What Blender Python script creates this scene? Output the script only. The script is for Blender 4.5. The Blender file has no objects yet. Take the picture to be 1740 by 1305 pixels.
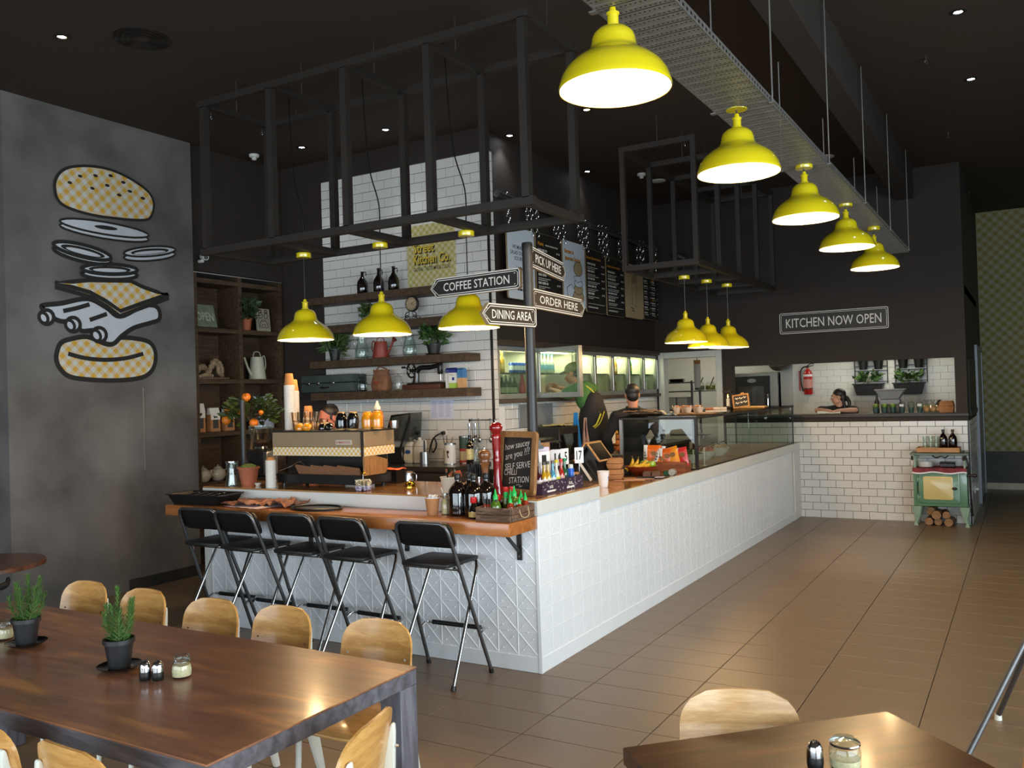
import bpy,bmesh,math,random
from mathutils import Matrix,Vector,Euler,Quaternion,noise as mnoise
# ---------------------------------------------------------------- scene, camera, world, daylight, exposure
scene=bpy.context.scene
COL=scene.collection
random.seed(7)
PI=math.pi
cam_data=bpy.data.cameras.new('camera')
cam=bpy.data.objects.new('camera',cam_data)
COL.objects.link(cam)
YAW,PITCH,ROLL=0.53248,0.01199,-0.030348
_fw=Vector((-math.sin(YAW)*math.cos(PITCH),math.cos(YAW)*math.cos(PITCH),math.sin(PITCH)))
_rt=Vector((math.cos(YAW),math.sin(YAW),0))
_up=_rt.cross(_fw)
_r2=math.cos(ROLL)*_rt+math.sin(ROLL)*_up
_u2=-math.sin(ROLL)*_rt+math.cos(ROLL)*_up
_m=Matrix(((_r2.x,_u2.x,-_fw.x),(_r2.y,_u2.y,-_fw.y),(_r2.z,_u2.z,-_fw.z))).to_4x4()
_m.translation=Vector((2.71812,-4.88183,1.782))
cam.matrix_world=_m
cam_data.sensor_fit='HORIZONTAL'
cam_data.sensor_width=36.0
cam_data.lens=1487.7*36/1740
cam_data.clip_start=0.05
cam_data.clip_end=200
scene.camera=cam
scene.view_settings.view_transform='Standard'
scene.view_settings.look='None'
scene.view_settings.gamma=1.0
scene.view_settings.use_curve_mapping=False
scene.view_settings.exposure=0.0
scene.cycles.max_bounces=8
scene.cycles.diffuse_bounces=3
scene.cycles.glossy_bounces=3
scene.cycles.transmission_bounces=6
scene.cycles.transparent_max_bounces=12
scene.cycles.caustics_reflective=False
scene.cycles.caustics_refractive=False
scene.cycles.sample_clamp_indirect=4.0
scene.cycles.use_denoising=True
world=bpy.data.worlds.new('world')
scene.world=world
world.use_nodes=True
wnt=world.node_tree
wnt.nodes['Background'].inputs[0].default_value=(0.62,0.78,1.0,1)
wnt.nodes['Background'].inputs[1].default_value=0.5
def area(name,loc,direction,sx,sy,power,color,spread=180):
 d=bpy.data.lights.new(name,'AREA')
 d.shape='RECTANGLE';d.size=sx;d.size_y=sy
 d.energy=power;d.color=color;d.spread=math.radians(spread)
 o=bpy.data.objects.new(name,d);COL.objects.link(o)
 o.location=loc
 o.rotation_euler=Vector(direction).to_track_quat('-Z','Y').to_euler()
 return o
area('daylight_right',(6.3,-3.2,1.75),(-1,0.16,-0.12),8.5,2.7,720,(0.80,0.91,1.0))
area('daylight_rear',(-0.5,-8.8,1.7),(0,1,-0.10),10.0,2.6,470,(0.80,0.91,1.0))
# ---------------------------------------------------------------- materials
def lin(h):
 h=h.lstrip('#')
 c=[int(h[i:i+2],16)/255 for i in(0,2,4)]
 return tuple(x/12.92 if x<=0.04045 else((x+0.055)/1.055)**2.4 for x in c)+(1,)
MATS={}
def pm(name,col,rough=0.5,metal=0.0,var=0.12,scale=9.0,bump=0.0,bscale=None,coat=0.0,emit=0.0,col2=None,stretch=(1,1,1),detail=3.0,emit_col=None,spec=0.5,sub=0.0,rvar=0.0):
 if name in MATS:return MATS[name]
 m=bpy.data.materials.new(name);m.use_nodes=True
 nt=m.node_tree;N=nt.nodes;L=nt.links
 b=N['Principled BSDF']
 c=lin(col)
 tc=N.new('ShaderNodeTexCoord');mp=N.new('ShaderNodeMapping')
 mp.inputs['Scale'].default_value=stretch
 L.new(tc.outputs['Object'],mp.inputs[0])
 nz=N.new('ShaderNodeTexNoise');nz.inputs['Scale'].default_value=scale;nz.inputs['Detail'].default_value=detail
 L.new(mp.outputs[0],nz.inputs['Vector'])
 rp=N.new('ShaderNodeValToRGB')
 rp.color_ramp.elements[0].position=0.3;rp.color_ramp.elements[1].position=0.7
 if col2:a,d=c,lin(col2)
 else:
  a=tuple(x*(1-var)for x in c[:3])+(1,);d=tuple(min(1,x*(1+var))for x in c[:3])+(1,)
 rp.color_ramp.elements[0].color=a;rp.color_ramp.elements[1].color=d
 L.new(nz.outputs['Fac'],rp.inputs[0]);L.new(rp.outputs[0],b.inputs['Base Color'])
 b.inputs['Roughness'].default_value=rough;b.inputs['Metallic'].default_value=metal
 b.inputs['Specular IOR Level'].default_value=spec
 if rvar:
  mr=N.new('ShaderNodeMapRange');mr.inputs[3].default_value=max(0.02,rough-rvar);mr.inputs[4].default_value=rough+rvar
  L.new(nz.outputs['Fac'],mr.inputs[0]);L.new(mr.outputs[0],b.inputs['Roughness'])
 if coat:b.inputs['Coat Weight'].default_value=coat;b.inputs['Coat Roughness'].default_value=0.08
 if sub:b.inputs['Subsurface Weight'].default_value=sub
 if emit:
  b.inputs['Emission Color'].default_value=lin(emit_col)if emit_col else c
  b.inputs['Emission Strength'].default_value=emit
 if bump:
  n2=N.new('ShaderNodeTexNoise');n2.inputs['Scale'].default_value=bscale or scale*3;n2.inputs['Detail'].default_value=4
  L.new(mp.outputs[0],n2.inputs['Vector'])
  bp=N.new('ShaderNodeBump');bp.inputs['Strength'].default_value=bump;bp.inputs['Distance'].default_value=0.01
  L.new(n2.outputs['Fac'],bp.inputs['Height']);L.new(bp.outputs[0],b.inputs['Normal'])
 MATS[name]=m
 return m
def wood(name,c1,c2,c3=None,scale=6.0,stretch=(1,14,14),rough=0.4,coat=0.0,bump=0.05,contrast=(0.35,0.65)):
 """streaky timber: noise stretched along one axis, finer grain on top"""
 if name in MATS:return MATS[name]
 m=bpy.data.materials.new(name);m.use_nodes=True
 nt=m.node_tree;N=nt.nodes;L=nt.links;b=N['Principled BSDF']
 tc=N.new('ShaderNodeTexCoord');mp=N.new('ShaderNodeMapping');mp.inputs['Scale'].default_value=stretch
 L.new(tc.outputs['Object'],mp.inputs[0])
 n1=N.new('ShaderNodeTexNoise');n1.inputs['Scale'].default_value=scale;n1.inputs['Detail'].default_value=6;n1.inputs['Distortion'].default_value=0.6
 n2=N.new('ShaderNodeTexNoise');n2.inputs['Scale'].default_value=scale*5;n2.inputs['Detail'].default_value=4
 L.new(mp.outputs[0],n1.inputs['Vector']);L.new(mp.outputs[0],n2.inputs['Vector'])
 rp=N.new('ShaderNodeValToRGB');e=rp.color_ramp.elements
 e[0].position=contrast[0];e[1].position=contrast[1];e[0].color=lin(c1);e[1].color=lin(c2)
 if c3:
  x=e.new((contrast[0]+contrast[1])/2);x.color=lin(c3)
 L.new(n1.outputs['Fac'],rp.inputs[0])
 mx=N.new('ShaderNodeMix');mx.data_type='RGBA';mx.blend_type='MULTIPLY';mx.inputs[0].default_value=0.35
 r2=N.new('ShaderNodeValToRGB');r2.color_ramp.elements[0].color=(0.55,0.55,0.55,1);r2.color_ramp.elements[0].position=0.3;r2.color_ramp.elements[1].position=0.6
 L.new(n2.outputs['Fac'],r2.inputs[0]);L.new(rp.outputs[0],mx.inputs[6]);L.new(r2.outputs[0],mx.inputs[7])
 L.new(mx.outputs[2],b.inputs['Base Color'])
 b.inputs['Roughness'].default_value=rough
 if coat:b.inputs['Coat Weight'].default_value=coat;b.inputs['Coat Roughness'].default_value=0.12
 if bump:
  bp=N.new('ShaderNodeBump');bp.inputs['Strength'].default_value=bump;bp.inputs['Distance'].default_value=0.004
  L.new(n2.outputs['Fac'],bp.inputs['Height']);L.new(bp.outputs[0],b.inputs['Normal'])
 MATS[name]=m
 return m
def gingham(name,cbase,ccheck,pitch,axes='YZ',rot=45.0,rough=0.6,mid=0.5):
 """two crossed sets of stripes printed on a flat face, in object space"""
 if name in MATS:return MATS[name]
 m=bpy.data.materials.new(name);m.use_nodes=True
 nt=m.node_tree;N=nt.nodes;L=nt.links;b=N['Principled BSDF']
 tc=N.new('ShaderNodeTexCoord');sp=N.new('ShaderNodeSeparateXYZ');L.new(tc.outputs['Object'],sp.inputs[0])
 def math_(op,a,bb):
  n=N.new('ShaderNodeMath');n.operation=op
  for i,v in enumerate((a,bb)):
   if v is None:continue
   if isinstance(v,(int,float)):n.inputs[i].default_value=v
   else:L.new(v,n.inputs[i])
  return n.outputs[0]
 u=sp.outputs['XYZ'.index(axes[0])];v=sp.outputs['XYZ'.index(axes[1])]
 ca,sa=math.cos(math.radians(rot)),math.sin(math.radians(rot))
 p=math_('ADD',math_('MULTIPLY',u,ca/pitch),math_('MULTIPLY',v,sa/pitch))
 q=math_('SUBTRACT',math_('MULTIPLY',v,ca/pitch),math_('MULTIPLY',u,sa/pitch))
 s1=math_('GREATER_THAN',math_('FRACT',p,None),0.5)
 s2=math_('GREATER_THAN',math_('FRACT',q,None),0.5)
 f=math_('MULTIPLY',math_('ADD',s1,s2),0.5)
 mx=N.new('ShaderNodeMix');mx.data_type='RGBA'
 L.new(f,mx.inputs[0]);mx.inputs[6].default_value=lin(cbase);mx.inputs[7].default_value=lin(ccheck)
 L.new(mx.outputs[2],b.inputs['Base Color']);b.inputs['Roughness'].default_value=rough
 MATS[name]=m
 return m
def glass(name,tint='ffffff',alpha=0.9,rough=0.02,refl=0.6):
 """thin clear glass: mostly see-through with a fresnel reflection"""
 if name in MATS:return MATS[name]
 m=bpy.data.materials.new(name);m.use_nodes=True
 nt=m.node_tree;N=nt.nodes;L=nt.links
 N.remove(N['Principled BSDF']);out=N['Material Output']
 tr=N.new('ShaderNodeBsdfTransparent');gl=N.new('ShaderNodeBsdfGlossy');gl.inputs['Roughness'].default_value=rough
 nz=N.new('ShaderNodeTexNoise');nz.inputs['Scale'].default_value=3
 rp=N.new('ShaderNodeValToRGB');t=lin(tint)
 rp.color_ramp.elements[0].color=tuple(x*alpha*0.97 for x in t[:3])+(1,);rp.color_ramp.elements[1].color=tuple(x*alpha for x in t[:3])+(1,)
 L.new(nz.outputs['Fac'],rp.inputs[0]);L.new(rp.outputs[0],tr.inputs[0])
 lw=N.new('ShaderNodeLayerWeight');lw.inputs[0].default_value=0.35
 mr=N.new('ShaderNodeMapRange');mr.inputs[3].default_value=0.04;mr.inputs[4].default_value=refl
 L.new(lw.outputs['Fresnel'],mr.inputs[0])
 mx=N.new('ShaderNodeMixShader');L.new(mr.outputs[0],mx.inputs[0]);L.new(tr.outputs[0],mx.inputs[1]);L.new(gl.outputs[0],mx.inputs[2])
 L.new(mx.outputs[0],out.inputs[0])
 MATS[name]=m
 return m
# ---------------------------------------------------------------- geometry helpers
class G:
 """collects verts and faces; T is applied to everything that is added"""
 def __init__(s,T=None):
  s.v=[];s.f=[];s.T=T or Matrix()
 def add(s,vs,fs):
  o=len(s.v)
  s.v+=[tuple(s.T@Vector(p))for p in vs]
  s.f+=[tuple(i+o for i in f)for f in fs]
  return s
 def box(s,x0,x1,y0,y1,z0,z1):
  return s.add([(x0,y0,z0),(x1,y0,z0),(x1,y1,z0),(x0,y1,z0),(x0,y0,z1),(x1,y0,z1),(x1,y1,z1),(x0,y1,z1)],[(0,3,2,1),(4,5,6,7),(0,1,5,4),(1,2,6,5),(2,3,7,6),(3,0,4,7)])
 def cbox(s,c,d):
  return s.box(c[0]-d[0]/2,c[0]+d[0]/2,c[1]-d[1]/2,c[1]+d[1]/2,c[2]-d[2]/2,c[2]+d[2]/2)
 def taper(s,a,b,h,ta,tb,c=(0,0,0)):
  """box a x b at the base, ta x tb at height h"""
  x,y,z=c
  return s.add([(x-a/2,y-b/2,z),(x+a/2,y-b/2,z),(x+a/2,y+b/2,z),(x-a/2,y+b/2,z),(x-ta/2,y-tb/2,z+h),(x+ta/2,y-tb/2,z+h),(x+ta/2,y+tb/2,z+h),(x-ta/2,y+tb/2,z+h)],[(0,3,2,1),(4,5,6,7),(0,1,5,4),(1,2,6,5),(2,3,7,6),(3,0,4,7)])
 def lathe(s,prof,n=20,at=(0,0,0),cap=True,ax=None):
  M=Matrix.Translation(at)@(ax.to_4x4()if ax else Matrix())
  vs=[];fs=[]
  for r,z in prof:
   for k in range(n):
    a=2*PI*k/n
    vs.append(tuple(M@Vector((r*math.cos(a),r*math.sin(a),z))))
  for i in range(len(prof)-1):
   for k in range(n):
    fs.append((i*n+k,i*n+(k+1)%n,(i+1)*n+(k+1)%n,(i+1)*n+k))
  if cap:
   if prof[0][0]>1e-4:fs.append(tuple(reversed(range(n))))
   if prof[-1][0]>1e-4:fs.append(tuple((len(prof)-1)*n+k for k in range(n)))
  return s.add(vs,fs)
 def cyl(s,a,b,r0,r1=None,n=12,cap=True):
  a=Vector(a);b=Vector(b);d=b-a
  q=d.to_track_quat('Z','Y').to_matrix()
  return s.lathe([(r0,0),(r0 if r1 is None else r1,d.length)],n,a,cap,q)
 def capsule(s,a,b,ra,rb,n=12):
  a=Vector(a);b=Vector(b);d=b-a;l=max(d.length,1e-5)
  q=d.to_track_quat('Z','Y').to_matrix()if d.length>1e-5 else Matrix.Identity(3)
  pr=[(max(1e-5,ra*math.cos(t)),ra*math.sin(t))for t in[(-PI/2)+i*PI/2/4 for i in range(5)]]
  pr+=[(max(1e-5,rb*math.cos(t)),l+rb*math.sin(t))for t in[i*PI/2/4 for i in range(5)]]
  return s.lathe(pr,n,a,False,q)
 def ell(s,c,r,n=14,rings=9,rot=None):
  if isinstance(r,(int,float)):r=(r,r,r)
  M=(rot.to_matrix()if isinstance(rot,(Euler,Quaternion))else rot)if rot else Matrix.Identity(3)
  old=s.T
  s.T=old@Matrix.Translation(c)@M.to_4x4()@Matrix.Diagonal((r[0],r[1],r[2],1))
  s.lathe([(max(1e-4,math.cos(t)),math.sin(t))for t in[-PI/2+PI*i/(rings-1)for i in range(rings)]],n,cap=False)
  s.T=old
  return s
 def tube(s,pts,r,n=8,closed=False,cap=True,flat=None):
  pts=[Vector(p)for p in pts];k=len(pts)
  rs=r if isinstance(r,(list,tuple))else[r]*k
  vs=[];fs=[];prev=None
  for i,p in enumerate(pts):
   if closed:t=pts[(i+1)%k]-pts[i-1]
   else:t=pts[min(i+1,k-1)]-pts[max(i-1,0)]
   t.normalize()
   if prev is None:
    ref=Vector((0,0,1))if abs(t.z)<0.9 else Vector((1,0,0))
    nn=ref.cross(t).normalized()
   else:
    nn=prev-t*prev.dot(t);nn.normalize()
   prev=nn;bb=t.cross(nn)
   for j in range(n):
    a=2*PI*j/n
    vs.append(tuple(p+rs[i]*(math.cos(a)*nn*(flat or 1)+math.sin(a)*bb)))
  m=k if closed else k-1
  for i in range(m):
   for j in range(n):
    fs.append((i*n+j,i*n+(j+1)%n,((i+1)%k)*n+(j+1)%n,((i+1)%k)*n+j))
  if cap and not closed:
   fs.append(tuple(reversed(range(n))));fs.append(tuple((k-1)*n+j for j in range(n)))
  return s.add(vs,fs)
 def prism(s,poly,h0,h1,M=None):
  """extrude a 2D outline (x,y) from z=h0 to z=h1, then place with M"""
  n=len(poly);M=M or Matrix()
  ar=sum(poly[i][0]*poly[(i+1)%n][1]-poly[(i+1)%n][0]*poly[i][1]for i in range(n))
  if ar<0:poly=list(reversed(poly))
  vs=[tuple(M@Vector((x,y,h0)))for x,y in poly]+[tuple(M@Vector((x,y,h1)))for x,y in poly]
  fs=[tuple(reversed(range(n))),tuple(range(n,2*n))]+[(i,(i+1)%n,n+(i+1)%n,n+i)for i in range(n)]
  return s.add(vs,fs)
 def mesh(s,name,bevel=0.0,seg=1,smooth=True,angle=40,recalc=False):
  me=bpy.data.meshes.new(name)
  me.from_pydata(s.v,[],s.f);me.update()
  if bevel or recalc:
   bm=bmesh.new();bm.from_mesh(me)
   if recalc:bmesh.ops.remove_doubles(bm,verts=bm.verts,dist=1e-5);bmesh.ops.recalc_face_normals(bm,faces=bm.faces)
   if bevel:
    es=[e for e in bm.edges if len(e.link_faces)==2 and e.calc_face_angle(0)>math.radians(35)]
    bmesh.ops.bevel(bm,geom=es,offset=bevel,segments=seg,affect='EDGES',profile=0.5,clamp_overlap=True)
   bm.to_mesh(me);bm.free()
  if smooth:
   me.polygons.foreach_set('use_smooth',[True]*len(me.polygons))
   me.set_sharp_from_angle(angle=math.radians(angle))
  return me
 def build(s,name,mat,parent=None,**kw):
  return put(name,s.mesh(name,**kw),mat,parent)
def put(name,me,mat,parent=None,loc=None,M=None):
 if mat is not None and len(me.materials)==0:me.materials.append(mat)
 o=bpy.data.objects.new(name,me);COL.objects.link(o)
 if parent is not None:o.parent=parent
 if loc is not None:o.location=loc
 if M is not None:o.matrix_local=M
 return o
def thing(name,label,cat,loc=(0,0,0),rz=0.0,group=None):
 o=bpy.data.objects.new(name,None);COL.objects.link(o)
 o.empty_display_size=0.1
 o.location=loc;o.rotation_euler=(0,0,rz)
 o['label']=label;o['category']=cat
 if group:o['group']=group
 return o
def tag(o,label,cat,group=None):
 o['label']=label;o['category']=cat
 if group:o['group']=group
 return o
def struct(o):
 o['kind']='structure';return o
def kids(o):return[c for c in ALLKIDS.get(o,[])]
def dup(o,loc=None,rz=None,label=None,parent=None,scale=None):
 """a copy of a thing with copies of its parts and sub-parts (meshes shared)"""
 c=o.copy();COL.objects.link(c)
 if parent is not None:c.parent=parent
 if loc is not None:c.location=loc
 if rz is not None:c.rotation_euler=(0,0,rz)
 if scale is not None:c.scale=scale if not isinstance(scale,(int,float))else(scale,)*3
 if label:c['label']=label
 for ch in list(o.children):dup(ch,parent=c)
 return c
TEXTS=[]
def text(name,body,mat,parent,M,width=None,height=None,bold=0.0,extrude=0.0008,shear=0.0):
 """lettering as a mesh in its own xy plane, scaled to width/height, centred, then placed with M"""
 cu=bpy.data.curves.new('lettering','FONT')
 cu.body=body;cu.align_x='CENTER';cu.align_y='CENTER';cu.offset=bold;cu.extrude=0.0;cu.shear=shear
 cu.resolution_u=2
 to=bpy.data.objects.new('lettering',cu);COL.objects.link(to)
 dg=bpy.context.evaluated_depsgraph_get();dg.update()
 me=bpy.data.meshes.new_from_object(to.evaluated_get(dg))
 bpy.data.objects.remove(to);bpy.data.curves.remove(cu)
 xs=[v.co.x for v in me.vertices];ys=[v.co.y for v in me.vertices]
 w=max(xs)-min(xs);h=max(ys)-min(ys);cx=(max(xs)+min(xs))/2;cy=(max(ys)+min(ys))/2
 sx=sy=None
 if width:sx=width/w
 if height:sy=height/h
 sx=sx or sy;sy=sy or sx
 for v in me.vertices:v.co=((v.co.x-cx)*sx,(v.co.y-cy)*sy,extrude)
 me.materials.clear()
 return put(name,me,mat,parent,M=M)
def basis(o,x,y):
 """matrix with local x along x, local y along y, origin o"""
 x=Vector(x).normalized();y=Vector(y);y=(y-x*y.dot(x)).normalized();z=x.cross(y)
 M=Matrix(((x.x,y.x,z.x),(x.y,y.y,z.y),(x.z,y.z,z.z))).to_4x4();M.translation=Vector(o)
 return M
def rrect(w,h,r,n=5,cx=0,cy=0):
 pts=[]
 for(sx,sy,a0)in((1,1,0),(-1,1,PI/2),(-1,-1,PI),(1,-1,1.5*PI)):
  for i in range(n+1):
   a=a0+PI/2*i/n
   pts.append((cx+sx*(w/2-r)+r*math.cos(a),cy+sy*(h/2-r)+r*math.sin(a)))
 return pts
def ellpts(cx,cy,rx,ry,n=28,rot=0.0):
 c,s=math.cos(rot),math.sin(rot)
 return[(cx+rx*math.cos(2*PI*i/n)*c-ry*math.sin(2*PI*i/n)*s,cy+rx*math.cos(2*PI*i/n)*s+ry*math.sin(2*PI*i/n)*c)for i in range(n)]
def smooth_path(pts,n=6,closed=False):
 """Catmull-Rom through pts"""
 P=[Vector(p)for p in pts];k=len(P);out=[]
 rng=range(k)if closed else range(k-1)
 for i in rng:
  p0=P[(i-1)%k]if closed or i>0 else P[i]
  p1=P[i];p2=P[(i+1)%k]
  p3=P[(i+2)%k]if closed or i+2<k else P[i+1]
  for j in range(n):
   t=j/n
   out.append(0.5*((2*p1)+(-p0+p2)*t+(2*p0-5*p1+4*p2-p3)*t*t+(-p0+3*p1-3*p2+p3)*t**3))
 if not closed:out.append(P[-1])
 return out
BLACKWALL=pm('black_paint','2a211a',0.75,var=0.1,scale=2)
WALLTILE=pm('white_glazed_tile','dcd9d2',0.18,var=0.03,scale=3,coat=0.3)
GROUT=pm('dark_grout','37342f',0.9,var=0.15)
WHITEMETAL=pm('white_pressed_metal','e6e9ea',0.35,var=0.02,scale=3)
WHITETRIM=pm('off_white_trim','d6d6cf',0.4,var=0.03,scale=3)
BLACKPLASTIC=pm('black_plastic','151413',0.38,var=0.1)
BLACKMETAL=pm('black_steel','1e1b19',0.5,var=0.1,scale=5)
CHROME=pm('polished_chrome','c8c8c8',0.15,1.0,var=0.03)
STEEL=pm('brushed_steel','a9a9a6',0.32,1.0,var=0.06,scale=20,stretch=(1,12,12))
GREYSTEEL=pm('dull_grey_steel','6f6f70',0.4,0.9,var=0.06)
WHITEPAPER=pm('white_paper','e8e6e4',0.85,var=0.02)
KRAFT=pm('kraft_card','a9764a',0.8,var=0.08,scale=20)
BLACKINK=pm('black_ink','1a1817',0.7,var=0.05)
CREAMINK=pm('cream_print','e4e0d6',0.6,var=0.03)
CLEAR=glass('clear_glass','f8fdfb',0.975,refl=.35)
DARKWOOD=wood('dark_shelf_timber','3a2919','54402a',scale=3,stretch=(12,1.2,12),rough=0.6)
LEAF=pm('green_leaf','3d5a2a',0.5,var=0.35,scale=25)
TERRACOTTA=pm('terracotta','a05a3c',0.8,var=0.12,scale=12,bump=0.2)
AMBER=pm('dark_amber_glass','140c07',0.08,var=0.2,coat=1.0)
YELLOW=pm('yellow_enamel','d8c417',0.16,var=0.03,scale=3,coat=0.8)
# ---------------------------------------------------------------- setting: floor, ceiling, walls
CEIL=4.53
_camM=cam.matrix_world.inverted()
def project(p):
 q=_camM@Vector(p)
 if q.z>-0.1:return None
 return(870+1487.7*q.x/-q.z,652.5-1487.7*q.y/-q.z,-q.z)
def chamfer_tile(name,w,h,d,c):
 """flat slab with a chamfered face, back on z=0, lower left corner at the origin"""
 g=G()
 g.add([(0,0,0),(w,0,0),(w,h,0),(0,h,0),(0,0,d-c),(w,0,d-c),(w,h,d-c),(0,h,d-c),(c,c,d),(w-c,c,d),(w-c,h-c,d),(c,h-c,d)],[(8,9,10,11),(4,5,9,8),(5,6,10,9),(6,7,11,10),(7,4,8,11),(0,1,5,4),(1,2,6,5),(2,3,7,6),(3,0,4,7)])
 return g.mesh(name,smooth=False)
_tilecache={}
def tiles(parent,o,u,v,ul,vl,mat,name='wall_tile',tw=0.2,th=0.1,gap=0.0045,off=0.5,d=0.008,c=0.002,v0=0.0,u0=0.0,holes=(),limit=300,order=None):
 """running-bond tiles over a face; u0/v0 shift the pattern; holes are (ua,ub,va,vb)"""
 rnd=random.Random(5)
 M0=basis(o,u,v)
 cells=[]
 r=-1
 pw,ph=tw+gap,th+gap
 row=0
 y=v0
 while y<vl:
  x=u0+(pw*off if row%2 else 0)-pw
  while x<ul:
   a,b=max(0,x),min(ul,x+tw);e,f=max(0,y),min(vl,y+th)
   if b-a>0.012 and f-e>0.012:
    cx,cy=(a+b)/2,(e+f)/2
    if not any(ha<cx<hb and hc<cy<hd for ha,hb,hc,hd in holes):
     cells.append((a,e,b-a,f-e))
   x+=pw
  y+=ph;row+=1
 if order:cells.sort(key=lambda t:order(M0@Vector((t[0]+t[2]/2,t[1]+t[3]/2,d))))
 rest=G()
 for i,(a,e,w,h)in enumerate(cells):
  if i<limit:
   k=(name,round(w,3),round(h,3),mat.name)
   if k not in _tilecache:_tilecache[k]=chamfer_tile(name,round(w,3),round(h,3),d,c)
   M=M0@Matrix.Translation((a,e,rnd.uniform(-0.0006,0.0006)))@Euler((rnd.uniform(-.004,.004),rnd.uniform(-.003,.003),0)).to_matrix().to_4x4()
   put(name,_tilecache[k],mat,parent,M=M)
  else:
   rest.T=M0;rest.box(a,a+w,e,e+h,0,d)
 if rest.v:
  o2=rest.build(name+'_field',mat,parent,smooth=False);o2['kind']='stuff'
FLOORTILE=pm('taupe_floor_tile','79654f',0.36,var=0.1,scale=2.2,stretch=(1,9,1),rvar=0.08,bump=0.02)
FLOORGROUT=pm('floor_grout','3a312b',0.9,var=0.1)
g=G();g.box(-8,7,-10,12.5,-0.2,-0.009)
floor=struct(g.build('floor',FLOORGROUT,smooth=False))
FX,FY,PX,PY=0.3685,-0.308,0.6014,0.2985
ft=chamfer_tile('floor_tile',PX-0.004,PY-0.004,0.009,0.0015)
cells=[]
for i in range(-14,11):
 for j in range(-30,42):
  x,y=FX+i*PX,FY+j*PY
  c=(x+PX/2,y+PY/2)
  p=project((c[0],c[1],0))
  hid=(c[0]<-0.15 and 0.15<c[1]<7.3)or(c[1]>7.5 and c[0]<1.9)or c[1]>11.6 or c[0]>6.8 or c[0]<-7.8
  sz=PX*PY/(p[2]**3)if p and-120<p[0]<1860 and p[1]<1420 and not hid else 0
  cells.append((sz,x,y,hid))
cells.sort(reverse=True)
rest=G()
for k,(sz,x,y,hid)in enumerate(cells):
 if k<300 and sz>0:put('floor_tile',ft,FLOORTILE,floor,loc=(x+0.002,y+0.002,-0.009))
 elif y<11.3 and-7.9<x<6.4:rest.box(x+.002,x+PX-.002,y+.002,y+PY-.002,-0.009,0)
o=rest.build('floor_tile_field',FLOORTILE,floor,smooth=False);o['kind']='stuff'
CEILMAT=pm('dark_brown_ceiling','32251a',0.8,var=0.06,scale=1.5)
g=G();g.box(-8,7,-10,12.5,CEIL,CEIL+0.15)
struct(g.build('ceiling',CEILMAT,smooth=False))
g=G();g.box(1.33,1.53,-6,7.42,4.14,CEIL)
struct(g.build('trim_1',BLACKWALL,smooth=False))
CONC=pm('dark_mottled_concrete','4f4c49',0.7,scale=1.6,col2='7a7672',detail=7,bump=0.05)
g=G();g.box(-5.2,-4.8,-0.62,1.352,0,CEIL)
wall_left=struct(g.build('wall_left',CONC,smooth=False))
g=G();g.box(-5.6,-5.2,-0.62,2.68,0,CEIL);g.box(-5.2,-4.85,1.352,2.68,3.2,CEIL)
struct(g.build('wall_shelf_side',BLACKWALL,smooth=False))
g=G();g.box(-8,-7.6,-10,3,0,CEIL);struct(g.build('wall_far_left',BLACKWALL,smooth=False))
g=G();g.box(-7.6,-5.2,2.4,2.68,0,CEIL);struct(g.build('wall_left_rear',BLACKWALL,smooth=False))
g=G();g.box(-4.806,-4.797,0.11,0.70,1.15,1.96)
acc=struct(g.build('door_2',CONC,smooth=False))
g=G();g.box(-4.797,-4.79,0.70,0.708,1.15,1.96);g.build('edge_strip',pm('bright_aluminium','b9b7b2',0.35,0.8,var=0.03),acc,smooth=False)
g=G();g.box(-4.8,-4.785,0.50,1.352,0.0,0.11)
struct(g.build('baseboard_left',pm('dark_plinth','2a2826',0.6,var=0.1),bevel=0.002))
g=G();g.box(-5.2,-1.963,2.688,2.762,0,CEIL);g.box(-5.2,-2.05,2.762,2.9,0,CEIL)
wall_back=struct(g.build('wall_back',BLACKWALL,smooth=False))
g=G();g.box(-4.2,-1.962,2.6805,2.689,1.0,4.285);g.box(-1.963,-1.9555,2.688,2.762,1.0,4.285)
g.build('grout_bed',GROUT,wall_back,smooth=False)
tiles(wall_back,(-4.2,2.6805,1.0),(1,0,0),(0,0,1),2.225,3.285,WALLTILE,v0=0.03,u0=0.1,th=0.097,gap=0.0045,limit=290,order=lambda p:-p.z if p.z<2.9 else p.z-20)
tiles(wall_back,(-1.9555,2.692,1.0),(0,1,0),(0,0,1),0.07,3.285,WALLTILE,v0=0.03,tw=0.07,off=0,th=0.097,gap=0.0045,limit=0)
g=G();g.box(-1.972,-1.953,2.670,2.692,1.0,4.287);g.build('corner_strip',BLACKPLASTIC,wall_back,smooth=False)
g=G();g.box(-2.3,-2.05,2.9,7.42,2.33,CEIL);g.box(-2.6,-2.45,2.9,7.42,1.69,2.33);g.box(-2.3,-2.05,2.9,7.42,0,1.69)
wall_menu=struct(g.build('wall_menu',BLACKWALL,smooth=False))
g=G();g.box(-2.051,-2.043,2.765,7.42,1.0,1.69);g.build('grout_bed',GROUT,wall_menu,smooth=False)
tiles(wall_menu,(-2.043,2.765,1.0),(0,1,0),(0,0,1),4.655,0.69,WALLTILE,limit=200)
KY=7.42
g=G()
g.box(-1.04,2.06,KY,KY+.14,0,1.375);g.box(-1.04,2.06,KY,KY+.14,2.083,CEIL);g.box(-2.3,-1.04,KY,KY+.14,2.33,CEIL)
g.box(-1.04,-0.897,KY,KY+.14,1.375,2.083);g.box(1.927,2.06,KY,KY+.14,1.375,2.083);g.box(-2.3,-2.0,KY,KY+.14,0,2.33)
wall_kitchen=struct(g.build('wall_kitchen',BLACKWALL,smooth=False))
g=G();g.box(-1.0,2.058,KY-0.0085,KY,0,1.285);g.build('grout_bed',GROUT,wall_kitchen,smooth=False)
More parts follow.
